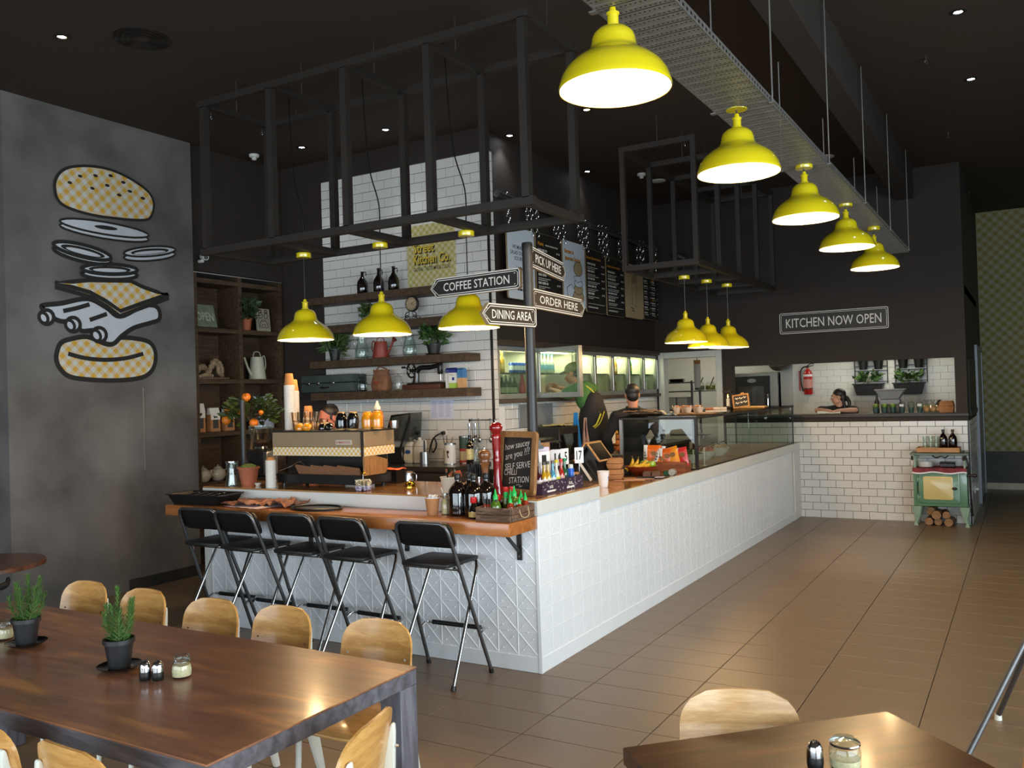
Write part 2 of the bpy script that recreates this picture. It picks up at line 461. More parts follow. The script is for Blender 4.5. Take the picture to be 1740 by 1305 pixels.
tiles(wall_kitchen,(-1.0,KY-0.0085,0),(1,0,0),(0,0,1),3.056,1.284,WALLTILE,v0=0.0,u0=0.03,th=0.097,limit=298)
g=G();g.box(2.05,2.07,KY-0.02,KY,0,1.285);g.build('corner_strip',BLACKPLASTIC,wall_kitchen,smooth=False)
g=G();g.box(-0.9,2.07,KY-0.03,KY+0.55,1.345,1.378);g.build('hatch_sill',pm('dark_sill','2c2723',0.45,var=0.1),wall_kitchen,bevel=0.003)
g=G()
for x in(-2.0,-1.13):g.box(x,x+0.09,KY-0.02,KY+.16,0,2.33)
g.box(-1.91,-1.13,KY-0.02,KY+.16,2.24,2.33)
struct(g.build('door_1',pm('pale_grey_paint','c4c6c2',0.45,var=0.03),bevel=0.004))
g=G();g.box(1.93,2.06,KY+.14,11.4,0,1.345);g.box(1.93,2.06,KY+.14,11.4,2.1,CEIL)
g.box(1.93,2.06,9.3,11.4,1.345,2.1);g.box(1.93,2.06,KY+.14,7.72,1.345,2.1)
wall_ks=struct(g.build('wall_kitchen_side',BLACKWALL,smooth=False))
g=G();g.box(2.06,2.066,KY+0.003,9.3,0,1.285);g.build('grout_bed',GROUT,wall_ks,smooth=False)
tiles(wall_ks,(2.066,KY+0.003,0),(0,1,0),(0,0,1),1.877,1.283,WALLTILE,th=0.097,limit=120,order=lambda p:p.y)
g=G();g.box(2.06,2.085,7.72,9.3,1.33,1.40);g.box(2.06,2.075,7.72,9.25,1.40,2.06);g.build('closed_shutter',pm('black_shutter','201d1b',0.55),wall_ks,bevel=0.002)
g=G();g.box(2.06,2.10,9.42,9.5,0.0,2.3);g.box(2.06,2.10,10.9,11.0,0,2.3);g.box(2.06,2.10,9.5,10.9,2.22,2.3);g.box(2.06,2.085,9.5,10.9,0.02,2.22)
struct(g.build('door_3',pm('silver_door','8b9297',0.4,0.3,var=0.05),bevel=0.004))
GWALL=gingham('green_yellow_gingham','a8a487','8c8446',0.11,'XZ',45,0.8)
g=G();g.box(1.9,7,11.4,11.6,0,CEIL)
struct(g.build('wall_end',GWALL,smooth=False))
g=G();g.box(2.07,7,11.37,11.4,0,0.11);struct(g.build('baseboard_end',pm('cream_skirting','b9b29c',0.5),bevel=0.003))
g=G();g.box(2.06,7,11.37,11.4,0.11,0.62);struct(g.build('trim_2',pm('grey_dado','4c4b48',0.7),smooth=False))
for nm,ax in(('wall_right',0),('wall_rear',1)):
 g=G()
 if ax==0:
  g.box(6.6,6.8,-10,12.5,3.3,CEIL);g.box(6.6,6.8,-10,12.5,0,0.3);g.box(6.6,6.8,2.2,12.5,0.3,3.3)
 else:
  g.box(-8,7,-9.4,-9.2,3.3,CEIL);g.box(-8,7,-9.4,-9.2,0,0.3);g.box(-8,-6,-9.4,-9.2,0.3,3.3);g.box(5,7,-9.4,-9.2,0.3,3.3)
 struct(g.build(nm,BLACKWALL,smooth=False))
k=1
for y in(-9.0,-6.3,-3.6,-0.9):
 g=G();y1=y+2.7 if y<-1 else 2.2
 g.box(6.66,6.74,y,y+.06,.3,3.3);g.box(6.66,6.74,y1-.06,y1,.3,3.3);g.box(6.66,6.74,y,y1,.3,.36);g.box(6.66,6.74,y,y1,3.24,3.3)
 w=struct(g.build('window_%d'%k,BLACKMETAL,smooth=False));k+=1
 g=G();g.box(6.69,6.70,y+.06,y1-.06,.36,3.24);g.build('pane',CLEAR,w,smooth=False)
for x in(-6.0,-3.25,-0.5,2.25):
 g=G();x1=x+2.75
 g.box(x,x+.06,-9.34,-9.26,.3,3.3);g.box(x1-.06,x1,-9.34,-9.26,.3,3.3);g.box(x,x1,-9.34,-9.26,.3,.36);g.box(x,x1,-9.34,-9.26,3.24,3.3)
 w=struct(g.build('window_%d'%k,BLACKMETAL,smooth=False));k+=1
 g=G();g.box(x+.06,x1-.06,-9.305,-9.295,.36,3.24);g.build('pane',CLEAR,w,smooth=False)
KW=pm('white_kitchen_wall','cfcfc6',0.35,var=0.04,scale=2)
g=G();g.box(-0.42,1.93,9.6,9.75,0,2.9);g.box(-0.55,-0.42,9.6,10.35,0,2.9);g.box(-3.4,-0.42,10.3,10.45,0,2.9);g.box(-3.4,-3.25,KY+.14,10.45,0,2.9)
wk=struct(g.build('wall_kitchen_rear',KW,smooth=False))
tiles(wk,(-0.42,9.6,1.0),(1,0,0),(0,0,1),2.35,1.3,pm('white_kitchen_tile','d2d2ca',0.25,var=0.02),gap=0.002,limit=160)
g=G();g.box(-3.4,2.06,KY+.14,10.45,2.9,3.0);struct(g.build('ceiling_kitchen',KW,smooth=False))
# ---------------------------------------------------------------- service counter
counter=thing('service_counter','long L-shaped white service counter clad in pressed metal panels','counter')
g=G();g.prism([(-3.1,0.012),(-0.012,0.012),(-0.012,7.40),(-0.8,7.40),(-0.8,0.8),(-3.1,0.8)],0,1.0)
g.build('carcass',WHITETRIM,counter,smooth=False)
g=G();g.box(-3.1,0.0,0.0,0.012,0,0.1);g.build('skirting',WHITEMETAL,counter,bevel=0.002)
g=G();g.box(-0.012,0.0,0.0,7.4,0,0.1);g.build('skirting',WHITEMETAL,counter,bevel=0.002)
g=G();g.box(-0.022,0.005,-0.005,0.022,0,1.0);g.build('corner_trim',WHITEMETAL,counter,bevel=0.003)
g=G();g.box(-0.012,0.004,7.06,7.40,0.0,1.0);g.build('end_panel',WHITETRIM,counter,bevel=0.003)
g=G();g.box(-3.12,-3.10,0.0,0.8,0,1.0);g.build('end_panel',WHITETRIM,counter,bevel=0.002)
CELL=0.1505
def ridge(g,a,b,w,h):
 a=Vector((a[0],a[1],0));b=Vector((b[0],b[1],0));d=(b-a).normalized();n=Vector((-d.y,d.x,0))*w/2;up=Vector((0,0,h))
 g.add([a-n,b-n,b+up,a+up,a+n,b+n],[(0,1,2,3),(4,3,2,5)])
def stud(g,x,y,r,h):
 g.add([(x-r,y-r,0),(x+r,y-r,0),(x+r,y+r,0),(x-r,y+r,0),(x,y,h)],[(0,1,4),(1,2,4),(2,3,4),(3,0,4)])
def pressed(nc,name='pressed_panel',k=1.0):
 g=G();w=nc*CELL
 g.add([(0,0,0),(w,0,0),(w,CELL,0),(0,CELL,0)],[(0,1,2,3)])
 for i in range(nc):
  x=i*CELL
  ridge(g,(x,CELL),(x+CELL,0),0.010,0.0045*k)
  ridge(g,(x,0),(x+CELL,CELL),0.006,0.002*k)
  ridge(g,(x,0),(x,CELL),0.010,0.004*k)
  ridge(g,(x,0),(x+CELL,0),0.007,0.0025)
  for fx,fy in((.5,0),(0,.5),(.25,.25),(.75,.75),(.25,.75),(.75,.25),(.5,.5)):
   stud(g,x+fx*CELL,fy*CELL,0.006,0.007*k)
 return g.mesh(name,smooth=False)
p4,p5,p1=pressed(4),pressed(5,k=.4),pressed(1,k=.4)
for r in range(6):
 z=0.1+r*CELL
 x=-0.022
 for k in range(5):
  n=4 if k<4 else 4
  x-=n*CELL
  if r<6:put('pressed_panel',p4,WHITEMETAL,counter,M=basis((x,0.004,z),(1,0,0),(0,0,1)))
 y=0.022
 while y+CELL<7.065:
  n=5 if y+5*CELL<7.065 else 1
  put('pressed_panel',p5 if n==5 else p1,WHITEMETAL,counter,M=basis((-0.004,y,z),(0,1,0),(0,0,1)))
  y+=n*CELL
top=thing('counter_worktop','glossy timber worktop with off-white edge trim along the white counter','worktop')
TANTOP=wood('glossy_tan_worktop','a87848','c4935e',scale=2.5,stretch=(1.2,9,9),rough=0.12,coat=0.6,bump=0.0)
g=G();g.prism([(-3.12,0.0),(0.004,0.0),(0.004,0.93),(-0.8,0.93),(-0.8,0.8),(-3.12,0.8)],1.098,1.108);g.build('raised_top',TANTOP,top,bevel=0.001)
g=G();g.box(-0.8,0.0,0.93,7.4,0.995,1.009);g.build('lower_top',TANTOP,top,bevel=0.001)
g=G();g.box(-3.12,0.006,-0.006,0.03,1.003,1.0975);g.build('front_upstand',WHITETRIM,top,bevel=0.002)
g=G();g.box(-0.03,0.008,0.03,0.93,1.006,1.0975);g.build('raised_edge_trim',WHITETRIM,top,bevel=0.002)
g=G();g.box(-0.8,-0.03,0.905,0.93,1.006,1.0975);g.build('step_riser',WHITETRIM,top,bevel=0.002)
g=G();g.box(-0.03,0.008,0.93,7.4,0.905,1.011);g.build('lower_edge_trim',WHITETRIM,top,bevel=0.002)
g=G();g.box(-3.08,-0.8,0.06,0.79,1.0,1.0975);g.box(-0.79,-0.05,0.06,0.90,1.0,1.0975);g.build('substrate',pm('dark_substrate','2b2724',0.8),top,smooth=False)
bar=thing('timber_bar','honey-coloured thick timber bar shelf bracketed to the counter front','bar top')
BARWOOD=wood('honey_timber','a4622f','bf7c45','b06c38',scale=2.0,stretch=(1.0,10,10),rough=0.28,coat=0.35)
g=G();g.box(-3.13,0.0,-0.36,-0.0065,0.923,1.003);g.build('top',BARWOOD,bar,bevel=0.003,seg=2)
for x in(-2.86,-1.94,-1.04,-0.135):
 g=G()
 g.box(x-.018,x+.018,-0.014,-0.004,0.715,0.922);g.box(x-.018,x+.018,-0.30,-0.014,0.912,0.922)
 b=g.build('bracket',BLACKMETAL,bar,bevel=0.002)
 g=G();g.add([(x-.008,-0.016,0.76),(x+.008,-0.016,0.76),(x+.008,-0.016,0.785),(x-.008,-0.016,0.785),(x-.008,-0.20,0.912),(x+.008,-0.20,0.912),(x+.008,-0.175,0.912),(x-.008,-0.175,0.912)],[(0,1,5,4),(1,2,6,5),(2,3,7,6),(3,0,4,7)])
 g.build('brace',BLACKMETAL,b,smooth=False)
 for z in(0.74,0.89):
  g=G();g.cyl((x,-0.0145,z),(x,-0.017,z),0.004,n=8);g.build('screw',CHROME,b)
# ---------------------------------------------------------------- bar stools
def make_stool():
 t=thing('bar_stool','','bar stool')
 g=G();W0,W1=0.245,0.195
 def P(s,f):return(s*(W0+(W1-W0)*f),0.20-0.40*f,0.012+0.985*f)
 pts=[P(-1,0),P(-1,.5),P(-1,.88),P(-1,.93)]
 a=Vector(P(-1,.93));b=Vector(P(1,.93));top=Vector((0,-0.198,1.005))
 c0=[(-W1,-0.182,0.955),(-W1+.012,-0.192,0.985),(-W1+.045,-0.198,1.003)]
 path=pts+c0+[(W1-.045,-0.198,1.003),(W1-.012,-0.192,0.985),(W1,-0.182,0.955),P(1,.93),P(1,.88),P(1,.5),P(1,0)]
 g.tube(path,0.0125,10);g.build('back_frame',GREYSTEEL,t)
 g=G()
 def Q(s,f):return(s*(0.215-0.035*f),-0.20+0.36*f,0.012+0.655*f)
 path=[Q(-1,0),Q(-1,.5),Q(-1,.94),(-.178,.165,.685),(-.165,.185,.712),(-.13,.19,.722),(.13,.19,.722),(.165,.185,.712),(.178,.165,.685),Q(1,.94),Q(1,.5),Q(1,0)]
 g.tube(path,0.0115,10);g.build('seat_frame',CHROME,t)
 g=G();n=10
 out=rrect(0.43,0.165,0.05,6)
 vs=[];m=len(out)
 for d in(0.012,0.038):
  for x,z in out:
   bow=0.028*(1-(x/0.215)**2)
   vs.append((x,0.2-0.4*(0.913+z)/0.985+d+bow*.8,0.925+z))
 g.add(vs,[tuple(reversed(range(m))),tuple(range(m,2*m))]+[(i,(i+1)%m,m+(i+1)%m,m+i)for i in range(m)])
 bk=g.build('backrest',BLACKPLASTIC,t,bevel=0.006,seg=2)
 for s in(-1,1):
  for z in(0.885,0.945):
   g=G();g.cyl((s*(W1+.003),-0.192+(0.96-z)*.4,z),(s*(W1+.003),-0.180+(0.96-z)*.4,z),0.005,n=8);g.build('rivet',CHROME,bk)
 g=G();g.prism([(-.155,-.175),(.155,-.175),(.178,-.16),(.195,.14),(.18,.185),(-.18,.185),(-.195,.14),(-.178,-.16)],0.728,0.752)
 g.build('seat',pm('black_seat','1d1c1b',0.5,var=0.15,scale=60,bump=0.1),t,bevel=0.006,seg=2)
 g=G()
 for s in(-1,1):g.tube([(s*.20,-0.055,.672),(s*.178,-0.09,.72)],0.005,6);g.box(s*.185-.004,s*.185+.004,-0.12,0.0,.715,.728)
 g.tube([(-.2,-.09,.705),(.2,-.09,.705)],0.004,6)
 g.build('hinge',CHROME,t)
 z=0.275;y0=P(1,.27)[1];x0=P(1,.27)[0]
 g=G();g.tube(smooth_path([(-x0,y0,z-.02),(-x0+.005,y0+.05,z+.01),(-x0+.035,y0+.085,z+.012),(0,y0+.085,z+.012),(x0-.035,y0+.085,z+.012),(x0-.005,y0+.05,z+.01),(x0,y0,z-.02)],4),0.0095,8)
 fr=g.build('footrest',CHROME,t)
 g=G();g.cyl((-x0+.045,y0+.085,z+.012),(x0-.045,y0+.085,z+.012),0.0155,n=12);g.build('sleeve',BLACKPLASTIC,fr)
 for s in(-1,1):
  for(x,y)in((s*W0,.20),(s*.215,-.20)):
   g=G();g.cyl((x,y,0),(x,y+(-0.008 if y>0 else .008),0.028),0.0165,0.015,n=10);g.build('foot_cap',BLACKPLASTIC,t)
 return t
SX=[(-2.63,-0.285,0.03,'black folding bar stool at the left end of the timber bar'),(-2.195,-0.325,-0.02,'black folding bar stool, second from the left at the bar'),(-1.69,-0.295,0.02,'black folding bar stool, middle of the five at the bar'),(-1.2,-0.325,-0.03,'black folding bar stool, fourth from the left at the bar'),(-0.555,-0.31,0.015,'black folding bar stool standing apart at the right end of the bar')]
st0=make_stool()
for i,(x,y,r,lb)in enumerate(SX):
 s=st0 if i==0 else dup(st0)
 s.location=(x,y,0);s.rotation_euler=(0,0,r);s['label']=lb;s['group']='folding bar stools along the timber bar'
# ---------------------------------------------------------------- dining chairs
OAK=wood('honey_oak_plywood','c08a48','d9a55e',scale=3,stretch=(1.5,12,14),rough=0.32,coat=0.3)
OAKPALE=wood('pale_oak_plywood','b98d58','d0a873',scale=3,stretch=(1.5,12,16),rough=0.3,coat=0.35)
CREAMMETAL=pm('cream_metal','dcdccf',0.4,var=0.03)
def make_chair(mat,name='dining_chair'):
 t=thing(name,'','chair')
 def shell(w0,w1,z0,z1,th,y_of,n=14,m=10,bow=0.03):
  """rounded plywood panel, curved about the vertical axis"""
  g=G();out=[]
  H=z1-z0
  c=0.06
  prof=[]
  for(x,z)in rrect(w1,H,0.085,7,0,H/2):prof.append((x,z))
  k=len(prof);vs=[]
  inner=[]
  for d in(-th/2,th/2):
   for x,z in prof:
    f=z/H;xx=x*((w0+(w1-w0)*f)/w1)
    crown=0.014*(1-(2*xx/w1)**2)*f
    vs.append((xx,y_of(z)+d-bow*(1-(2*xx/w1)**2),z0+z+crown))
  nn=17
  def ring(d):
   base=len(vs)
   for j in range(nn):
    for i2 in range(nn):
     u=-0.5+i2/(nn-1);f=j/(nn-1)
     z=f*H
     r=0.085;half=w1/2
     if z<r:half=w1/2-r+math.sqrt(max(0,r*r-(r-z)**2))
     elif z>H-r:half=w1/2-r+math.sqrt(max(0,r*r-(z-H+r)**2))
     xx=u*2*half*((w0+(w1-w0)*f)/w1)
     crown=0.014*(1-(2*xx/w1)**2)*f
     vs.append((xx,y_of(z)+d-bow*(1-(2*xx/w1)**2),z0+z+crown))
   return base
  vs.clear()
  b0=ring(-th/2);b1=ring(th/2);fs=[]
  for j in range(nn-1):
   for i2 in range(nn-1):
    q=(j*nn+i2,j*nn+i2+1,(j+1)*nn+i2+1,(j+1)*nn+i2)
    fs.append(tuple(b0+x for x in q));fs.append(tuple(b1+x for x in reversed(q)))
  rim=[i2 for i2 in range(nn)]+[j*nn+nn-1 for j in range(1,nn)]+[(nn-1)*nn+i2 for i2 in range(nn-2,-1,-1)]+[j*nn for j in range(nn-2,0,-1)]
  for a in range(len(rim)):
   p,q=rim[a],rim[(a+1)%len(rim)]
   fs.append((b0+q,b0+p,b1+p,b1+q))
  g.add(vs,fs);return g
 g=shell(0.39,0.37,0.515,0.795,0.012,lambda z:-0.165-0.17*z)
 bk=g.build('backrest',mat,t,angle=50,recalc=True)
 g=G();out=rrect(0.40,0.39,0.08,6);vs=[];k=len(out)
 g.prism(out,0.445,0.458);g.build('seat',mat,t,bevel=0.004,seg=2)
 for s in(-1,1):
  g=G();x=s*0.155
  side=[(-0.305,0.0),(-0.275,0.0),(-0.145,0.40),(-0.150,0.455),(-0.214,0.72),(-0.222,0.733),(-0.231,0.728),(-0.232,0.70),(-0.222,0.455),(-0.225,0.40)]
  g.prism(side,-0.012,0.012,Matrix(((0,0,1,x),(1,0,0,0),(0,1,0,0),(0,0,0,1))))
  lg=g.build('rear_leg',CREAMMETAL,t,bevel=0.006,seg=2)
  g=G();g.cyl((s*0.15,0.165,0.0),(s*0.15,0.135,0.445),0.011,0.013,n=10);g.build('front_leg',CREAMMETAL,t)
  g=G();g.cyl((x,-0.19,0.66),(x,-0.245,0.66),0.005,n=8);g.build('bolt',CHROME,bk)
 g=G();g.box(-.155,.155,-0.17,-0.145,0.41,0.44);g.box(-.15,.15,.12,.14,.42,.443)
 for s in(-1,1):g.box(s*.14-.012,s*.14+.012,-0.16,.13,.42,.444)
 g.build('seat_rail',CREAMMETAL,t,bevel=0.002)
 return t
ch=make_chair(OAK)
CH=[(-1.835,-2.10,PI+.04,'oak chair at the far side of the long table, leftmost of five'),(-1.345,-2.10,PI-.03,'oak chair at the far side of the long table, behind the right-hand rosemary pot'),(-0.80,-2.11,PI+.02,'oak chair, middle of the five at the far side of the long table'),(-0.355,-2.08,PI-.02,'oak chair, second from the right at the far side of the long table'),(0.235,-2.09,PI+.03,'oak chair nearest the table corner at the far side of the long table'),(-0.21,-3.13,0.0,'oak chair with white legs at the near side of the long table, bottom left corner'),(0.29,-3.13,-0.04,'oak chair at the near side, second from the bottom left corner'),(0.735,-2.85,PI/2+.26,'oak chair with white legs at the right end of the long table')]
for i,(x,y,r,lb)in enumerate(CH):
 c=ch if i==0 else dup(ch)
 c.location=(x,y,0);c.rotation_euler=(0,0,r);c['label']=lb;c['group']='oak chairs around the long table'
ch2=make_chair(OAKPALE)
ch2.location=(1.965,-2.30,0);ch2.rotation_euler=(0,0,PI+.38);ch2['label']='pale oak chair behind the dark square table';ch2['group']='chairs at the dark square table'
c=dup(ch);c.location=(2.675,-2.175,0);c.rotation_euler=(0,0,2.356);c['label']='oak chair at the right edge of the picture beside the dark square table';c['group']='chairs at the dark square table'
# ---------------------------------------------------------------- tables
TABLETOP=wood('worn_brown_tabletop','7a5340','b98050','8f6248',scale=1.6,stretch=(1.1,7,7),rough=0.3,coat=0.25,contrast=(0.38,0.72),bump=0.03)
TABLEEDGE=wood('grey_stained_timber','4e4c50','6d6a70',scale=3,stretch=(1.5,9,9),rough=0.42)
TABLELEG=wood('grey_stained_leg_timber','57545a','77747c',scale=3,stretch=(9,9,1.2),rough=0.42)
t=thing('dining_table','long communal table with streaky brown top and grey-edged legs','table',(-0.695,-2.677,0))
g=G();g.box(-1.357,1.357,-0.499,0.499,0.742,0.75);g.build('tabletop',TABLETOP,t,bevel=0.002)
g=G();g.box(-1.356,1.356,-0.498,0.498,0.685,0.7415);g.build('edge_frame',TABLEEDGE,t,bevel=0.002)
for sx in(-1,1):
 for sy in(-1,1):
  g=G();g.box(sx*1.306-.05,sx*1.306+.05,sy*.448-.05,sy*.448+.05,0,0.685);g.build('leg',TABLELEG,t,bevel=0.003)
DARKTOP=wood('dark_brown_tabletop','2a160b','5a3216',scale=2.0,stretch=(1.2,9,9),rough=0.30,coat=0.12)
A=Vector((1.672,-2.538,0));B=Vector((2.302,-1.912,0));u=(B-A).normalized();w=Vector((u.y,-u.x,0));L=(B-A).length
ct=A+u*L/2+w*0.45
t=thing('square_table','dark brown square table in the bottom right corner','table',ct,math.atan2(u.y,u.x))
g=G();g.box(-L/2,L/2,-.45,.45,0.70,0.75);g.build('tabletop',DARKTOP,t,bevel=0.003)
for sx in(-1,1):
 for sy in(-1,1):
  g=G();g.box(sx*(L/2-.07)-.03,sx*(L/2-.07)+.03,sy*.38-.03,sy*.38+.03,0,0.70);g.build('leg',DARKTOP,t,bevel=0.003)
t=thing('round_table','small brown table at the far left edge before the concrete wall','table',(-3.42,-1.62,0))
g=G();g.lathe([(0.0,.715),(.38,.715),(.40,.72),(.40,.745),(.395,.75),(0,.75)],40,cap=False);g.build('tabletop',wood('red_brown_top','4a2b1b','6d4229',scale=3,stretch=(1,8,8),rough=.3),t)
g=G();g.cyl((0,0,.03),(0,0,.715),.04,n=16);g.build('column',BLACKMETAL,t)
g=G();g.lathe([(.26,0),(.26,.012),(.06,.035),(.04,.04)],28);g.build('base',BLACKMETAL,t)
t=thing('spindle_chair','black spindle-back chair beside the small table at far left','chair',(-2.93,-1.98,0),1.15)
g=G();g.prism(rrect(.42,.40,.1,6),.44,.47);g.build('seat',BLACKPLASTIC,t,bevel=.005)
for sx in(-1,1):
 for sy in(-1,1):
  g=G();g.cyl((sx*.15,sy*.14,.44),(sx*.19,sy*.19,0),.016,.012,n=10);g.build('leg',BLACKPLASTIC,t)
g=G();g.tube(smooth_path([(-.23,-.12,.735),(-.19,-.21,.715),(0,-.25,.705),(.19,-.21,.715),(.23,-.12,.735)],5),.022,8,flat=.6);g.build('top_rail',BLACKPLASTIC,t)
for i in range(6):
 x=-.15+.06*i;g=G();g.cyl((x*.9,-.17,.47),(x*1.05,-.245+.35*x*x,.70),.008,n=8);g.build('spindle',BLACKPLASTIC,t)
t=thing('tall_stool','tall stool with grey tube legs and white feet at the right edge','stool',(2.86,-0.10,0),0.25)
g=G();g.lathe([(0,.76),(.17,.76),(.175,.775),(.17,.79),(0,.795)],28,cap=False);g.build('seat',OAK,t)
for k in range(4):
 a=PI*.62+k*PI/2;g=G();g.cyl((.13*math.cos(a),.13*math.sin(a),.76),(.57*math.cos(a),.57*math.sin(a),.02),.0135,n=10);l=g.build('leg',GREYSTEEL,t)
 g=G();g.cyl((.57*math.cos(a),.57*math.sin(a),0),(.568*math.cos(a),.568*math.sin(a),.03),.019,.016,n=12);g.build('foot_cap',CREAMMETAL,l)
g=G();g.tube([(.30*math.cos(a),.30*math.sin(a),.48)for a in[PI*.62+k*PI/2 for k in range(4)]],.009,8,closed=True);g.build('stretcher',GREYSTEEL,t)
# ---------------------------------------------------------------- pendant lamps
BULB=pm('lit_bulb','ffe2b0',0.4,emit=45.0,emit_col='ffd9a0')
LINING=pm('white_enamel_lining','f4efe2',0.4,var=0.02)
def make_pendant(cord):
 t=thing('pendant_lamp','','pendant lamp')
 pr=[(.230,0),(.2315,.006),(.228,.02),(.218,.052),(.198,.086),(.168,.115),(.132,.138),(.105,.157),(.094,.175),(.090,.20),(.084,.222),(.066,.243),(.045,.252),(.030,.256)]
 g=G();g.lathe(pr,48,cap=False);g.build('shade',YELLOW,t,angle=60)
 pin=[(r-.004,z+.0005)for r,z in pr[:-1]]+[(.001,.248)]
 g=G();g.lathe(list(reversed(pin)),48,cap=False);g.build('shade_lining',LINING,t,angle=60)
 g=G();g.lathe([(.030,.2565),(.030,.262),(.023,.266),(.023,.305),(.027,.307),(.027,.313),(.016,.318),(.012,.335),(.005,.34)],20);g.build('lamp_holder',YELLOW,t)
 g=G();g.ell((0,0,.085),(.034,.034,.042),16,11);g.cyl((0,0,.12),(0,0,.20),.018,.02);g.build('bulb',BULB,t)
 g=G();g.tube([(0,0,.338),(0,0,.338+cord)],.0045,6);g.build('cord',BLACKPLASTIC,t)
 g=G();z=.338+cord;g.lathe([(.058,z),(.060,z+.004),(.060,z+.036),(.056,z+.04)],28);g.build('ceiling_rose',YELLOW,t)
 return t
def bulb_light(loc,power,name='pendant_light'):
 d=bpy.data.lights.new(name,'POINT');d.energy=power;d.color=(1.0,0.66,0.33);d.shadow_soft_size=0.05
 o=bpy.data.objects.new(name,d);COL.objects.link(o);o.location=loc
 return o
TRAYZ=3.345
PEN=[(1.309,-1.592,3.01,0,'yellow pendant lamp under the cable tray, nearest the camera'),(1.354,0.013,2.985,0,'second yellow pendant from the camera under the cable tray'),(1.394,1.543,2.965,0,'third yellow pendant from the camera under the cable tray'),(1.40,3.151,2.965,0,'fourth yellow pendant from the camera under the cable tray'),(1.44,4.476,2.93,0,'fifth and farthest yellow pendant under the cable tray'),(-2.386,0.465,2.28,1,'left yellow pendant hanging from the steel frame over the coffee machine'),(-1.615,0.502,2.279,1,'middle yellow pendant hanging from the steel frame over the coffee counter'),(-0.819,0.521,2.279,1,'yellow pendant on the coffee frame partly behind the coffee station sign'),(-0.421,4.144,2.282,1,'nearest of three yellow pendants over the glass display case'),(-0.342,4.657,2.243,1,'middle of three yellow pendants over the glass display case'),(-0.275,5.204,2.25,1,'farthest of three yellow pendants over the glass display case')]
for i,(x,y,z,k,lb)in enumerate(PEN):
 zt=(TRAYZ if k==0 else 2.998)
 p=make_pendant(max(.02,zt-z-.338-.04))
 p.location=(x,y,z);p['label']=lb
 p['group']='pendants under the cable tray' if k==0 else('pendants over the coffee counter' if i<8 else 'pendants over the display case')
 l=bulb_light((0,0,.03),38 if k==0 else 24);l.parent=p
# ---------------------------------------------------------------- hanging steel frames
FRAMEMAT=pm('black_frame_steel','251e18',0.6,var=0.1,scale=4)
def beam(t,a,b,w,name='rail'):
 a=Vector(a);b=Vector(b);g=G()
 lo=[min(a[i],b[i])-w/2 for i in range(3)];hi=[max(a[i],b[i])+w/2 for i in range(3)]
 ax=max(range(3),key=lambda i:abs(b[i]-a[i]))
 lo[ax]+=w/2*1.0;hi[ax]-=w/2*1.0
 g.box(lo[0],hi[0],lo[1],hi[1],lo[2],hi[2]);return g.build(name,FRAMEMAT,t,smooth=False)
def frame(label,xs,ys,z0,z1,w=.055):
 t=thing('hanging_gantry',label,'steel frame',(0,0,0))
 for z in(z0+w/2,z1-w/2):
  for y in(ys[0],ys[-1]):beam(t,(xs[0]-w,y,z),(xs[-1]+w,y,z),w)
  for x in xs:beam(t,(x,ys[0]+w/2-.0+w/2-w/2,z),(x,ys[-1]-w/2,z),w*.98)if x in xs else None
 return t
xs=[-3.05,-2.295,-1.54,-0.785,-0.03]
t=frame('black steel box frame hung over the coffee counter',xs,[0.05,0.75],3.0,4.27)
for x in xs:
 for y in(0.05,0.75):beam(t,(x,y,3.05),(x,y,4.22),.055,'post')
for x in xs:
 g=G();g.cyl((x,.4,4.26),(x,.4,CEIL),.006,n=8);g.build('hanger_rod',CHROME,t)
for(x,y)in((-1.615,.502),(-0.819,.521),(-2.386,.465)):
 g=G();g.tube(smooth_path([(x-.22,y+.1,CEIL),(x-.16,y+.05,4.0),(x-.10,y+.02,3.6),(x,y,3.3),(x,y,3.035)],6),.005,6)
 tag(g.build('lamp_flex',BLACKPLASTIC),{-1.615:'black flex dropping to the middle coffee counter pendant',-0.819:'black flex dropping behind the coffee station sign pendant',-2.386:'black flex dropping to the left coffee counter pendant'}[x],'cable')
ys2=[3.41,4.15,4.9,5.65,6.4]
t=thing('hanging_gantry','black steel box frame hung over the glass display case','steel frame')
for z in(3.0275,4.24):
 for x in(-.78,-.03):beam(t,(x,3.38,z),(x,6.43,z),.055)
 for y in ys2:beam(t,(-.7525,y,z),(-.0575,y,z),.055)
for y in ys2:
 for x in(-.78,-.03):beam(t,(x,y,3.03),(x,y,4.24),.05,'post')
for y in ys2:
 g=G();g.cyl((-.4,y,4.26),(-.4,y,CEIL),.006,n=8);g.build('hanger_rod',CHROME,t)
# ---------------------------------------------------------------- cable tray
GALV=pm('galvanised_steel','8d8a84',0.45,0.75,var=0.12,scale=14)
t=thing('cable_tray','long perforated galvanised cable tray carrying the five big pendants','cable tray',(1.392,0,TRAYZ))
for s in(-1,1):
 g=G()
 g.box(s*.154-.0015,s*.154+.0015,-4.5,6.6,0.0,0.012);g.box(s*.154-.0015,s*.154+.0015,-4.5,6.6,0.028,0.04)
 for k in range(222):g.box(s*.154-.0015,s*.154+.0015,-4.5+k*.05,-4.5+k*.05+.022,.012,.028)
 g.build('side_rail',GALV,t,smooth=False)
g=G()
def trayrib():
 g=G();w=.1505
 g.box(-w,w,-.048,-.034,0,.002);g.box(-w,w,-.006,.006,.002,.004);g.box(-w,w,.034,.040,0,.002);g.box(-w,w,-.020,-.006,.0,.002);g.box(-w,w,.006,.020,0,.002)
 for k in range(15):
  x=-w+k*(2*w/14)
  g.box(x-.0055,x+.0055,-.034,-.020,0,.002);g.box(x-.0055,x+.0055,.020,.034,0,.002)
 return g.mesh('tray_rib',smooth=False)
rb=trayrib()
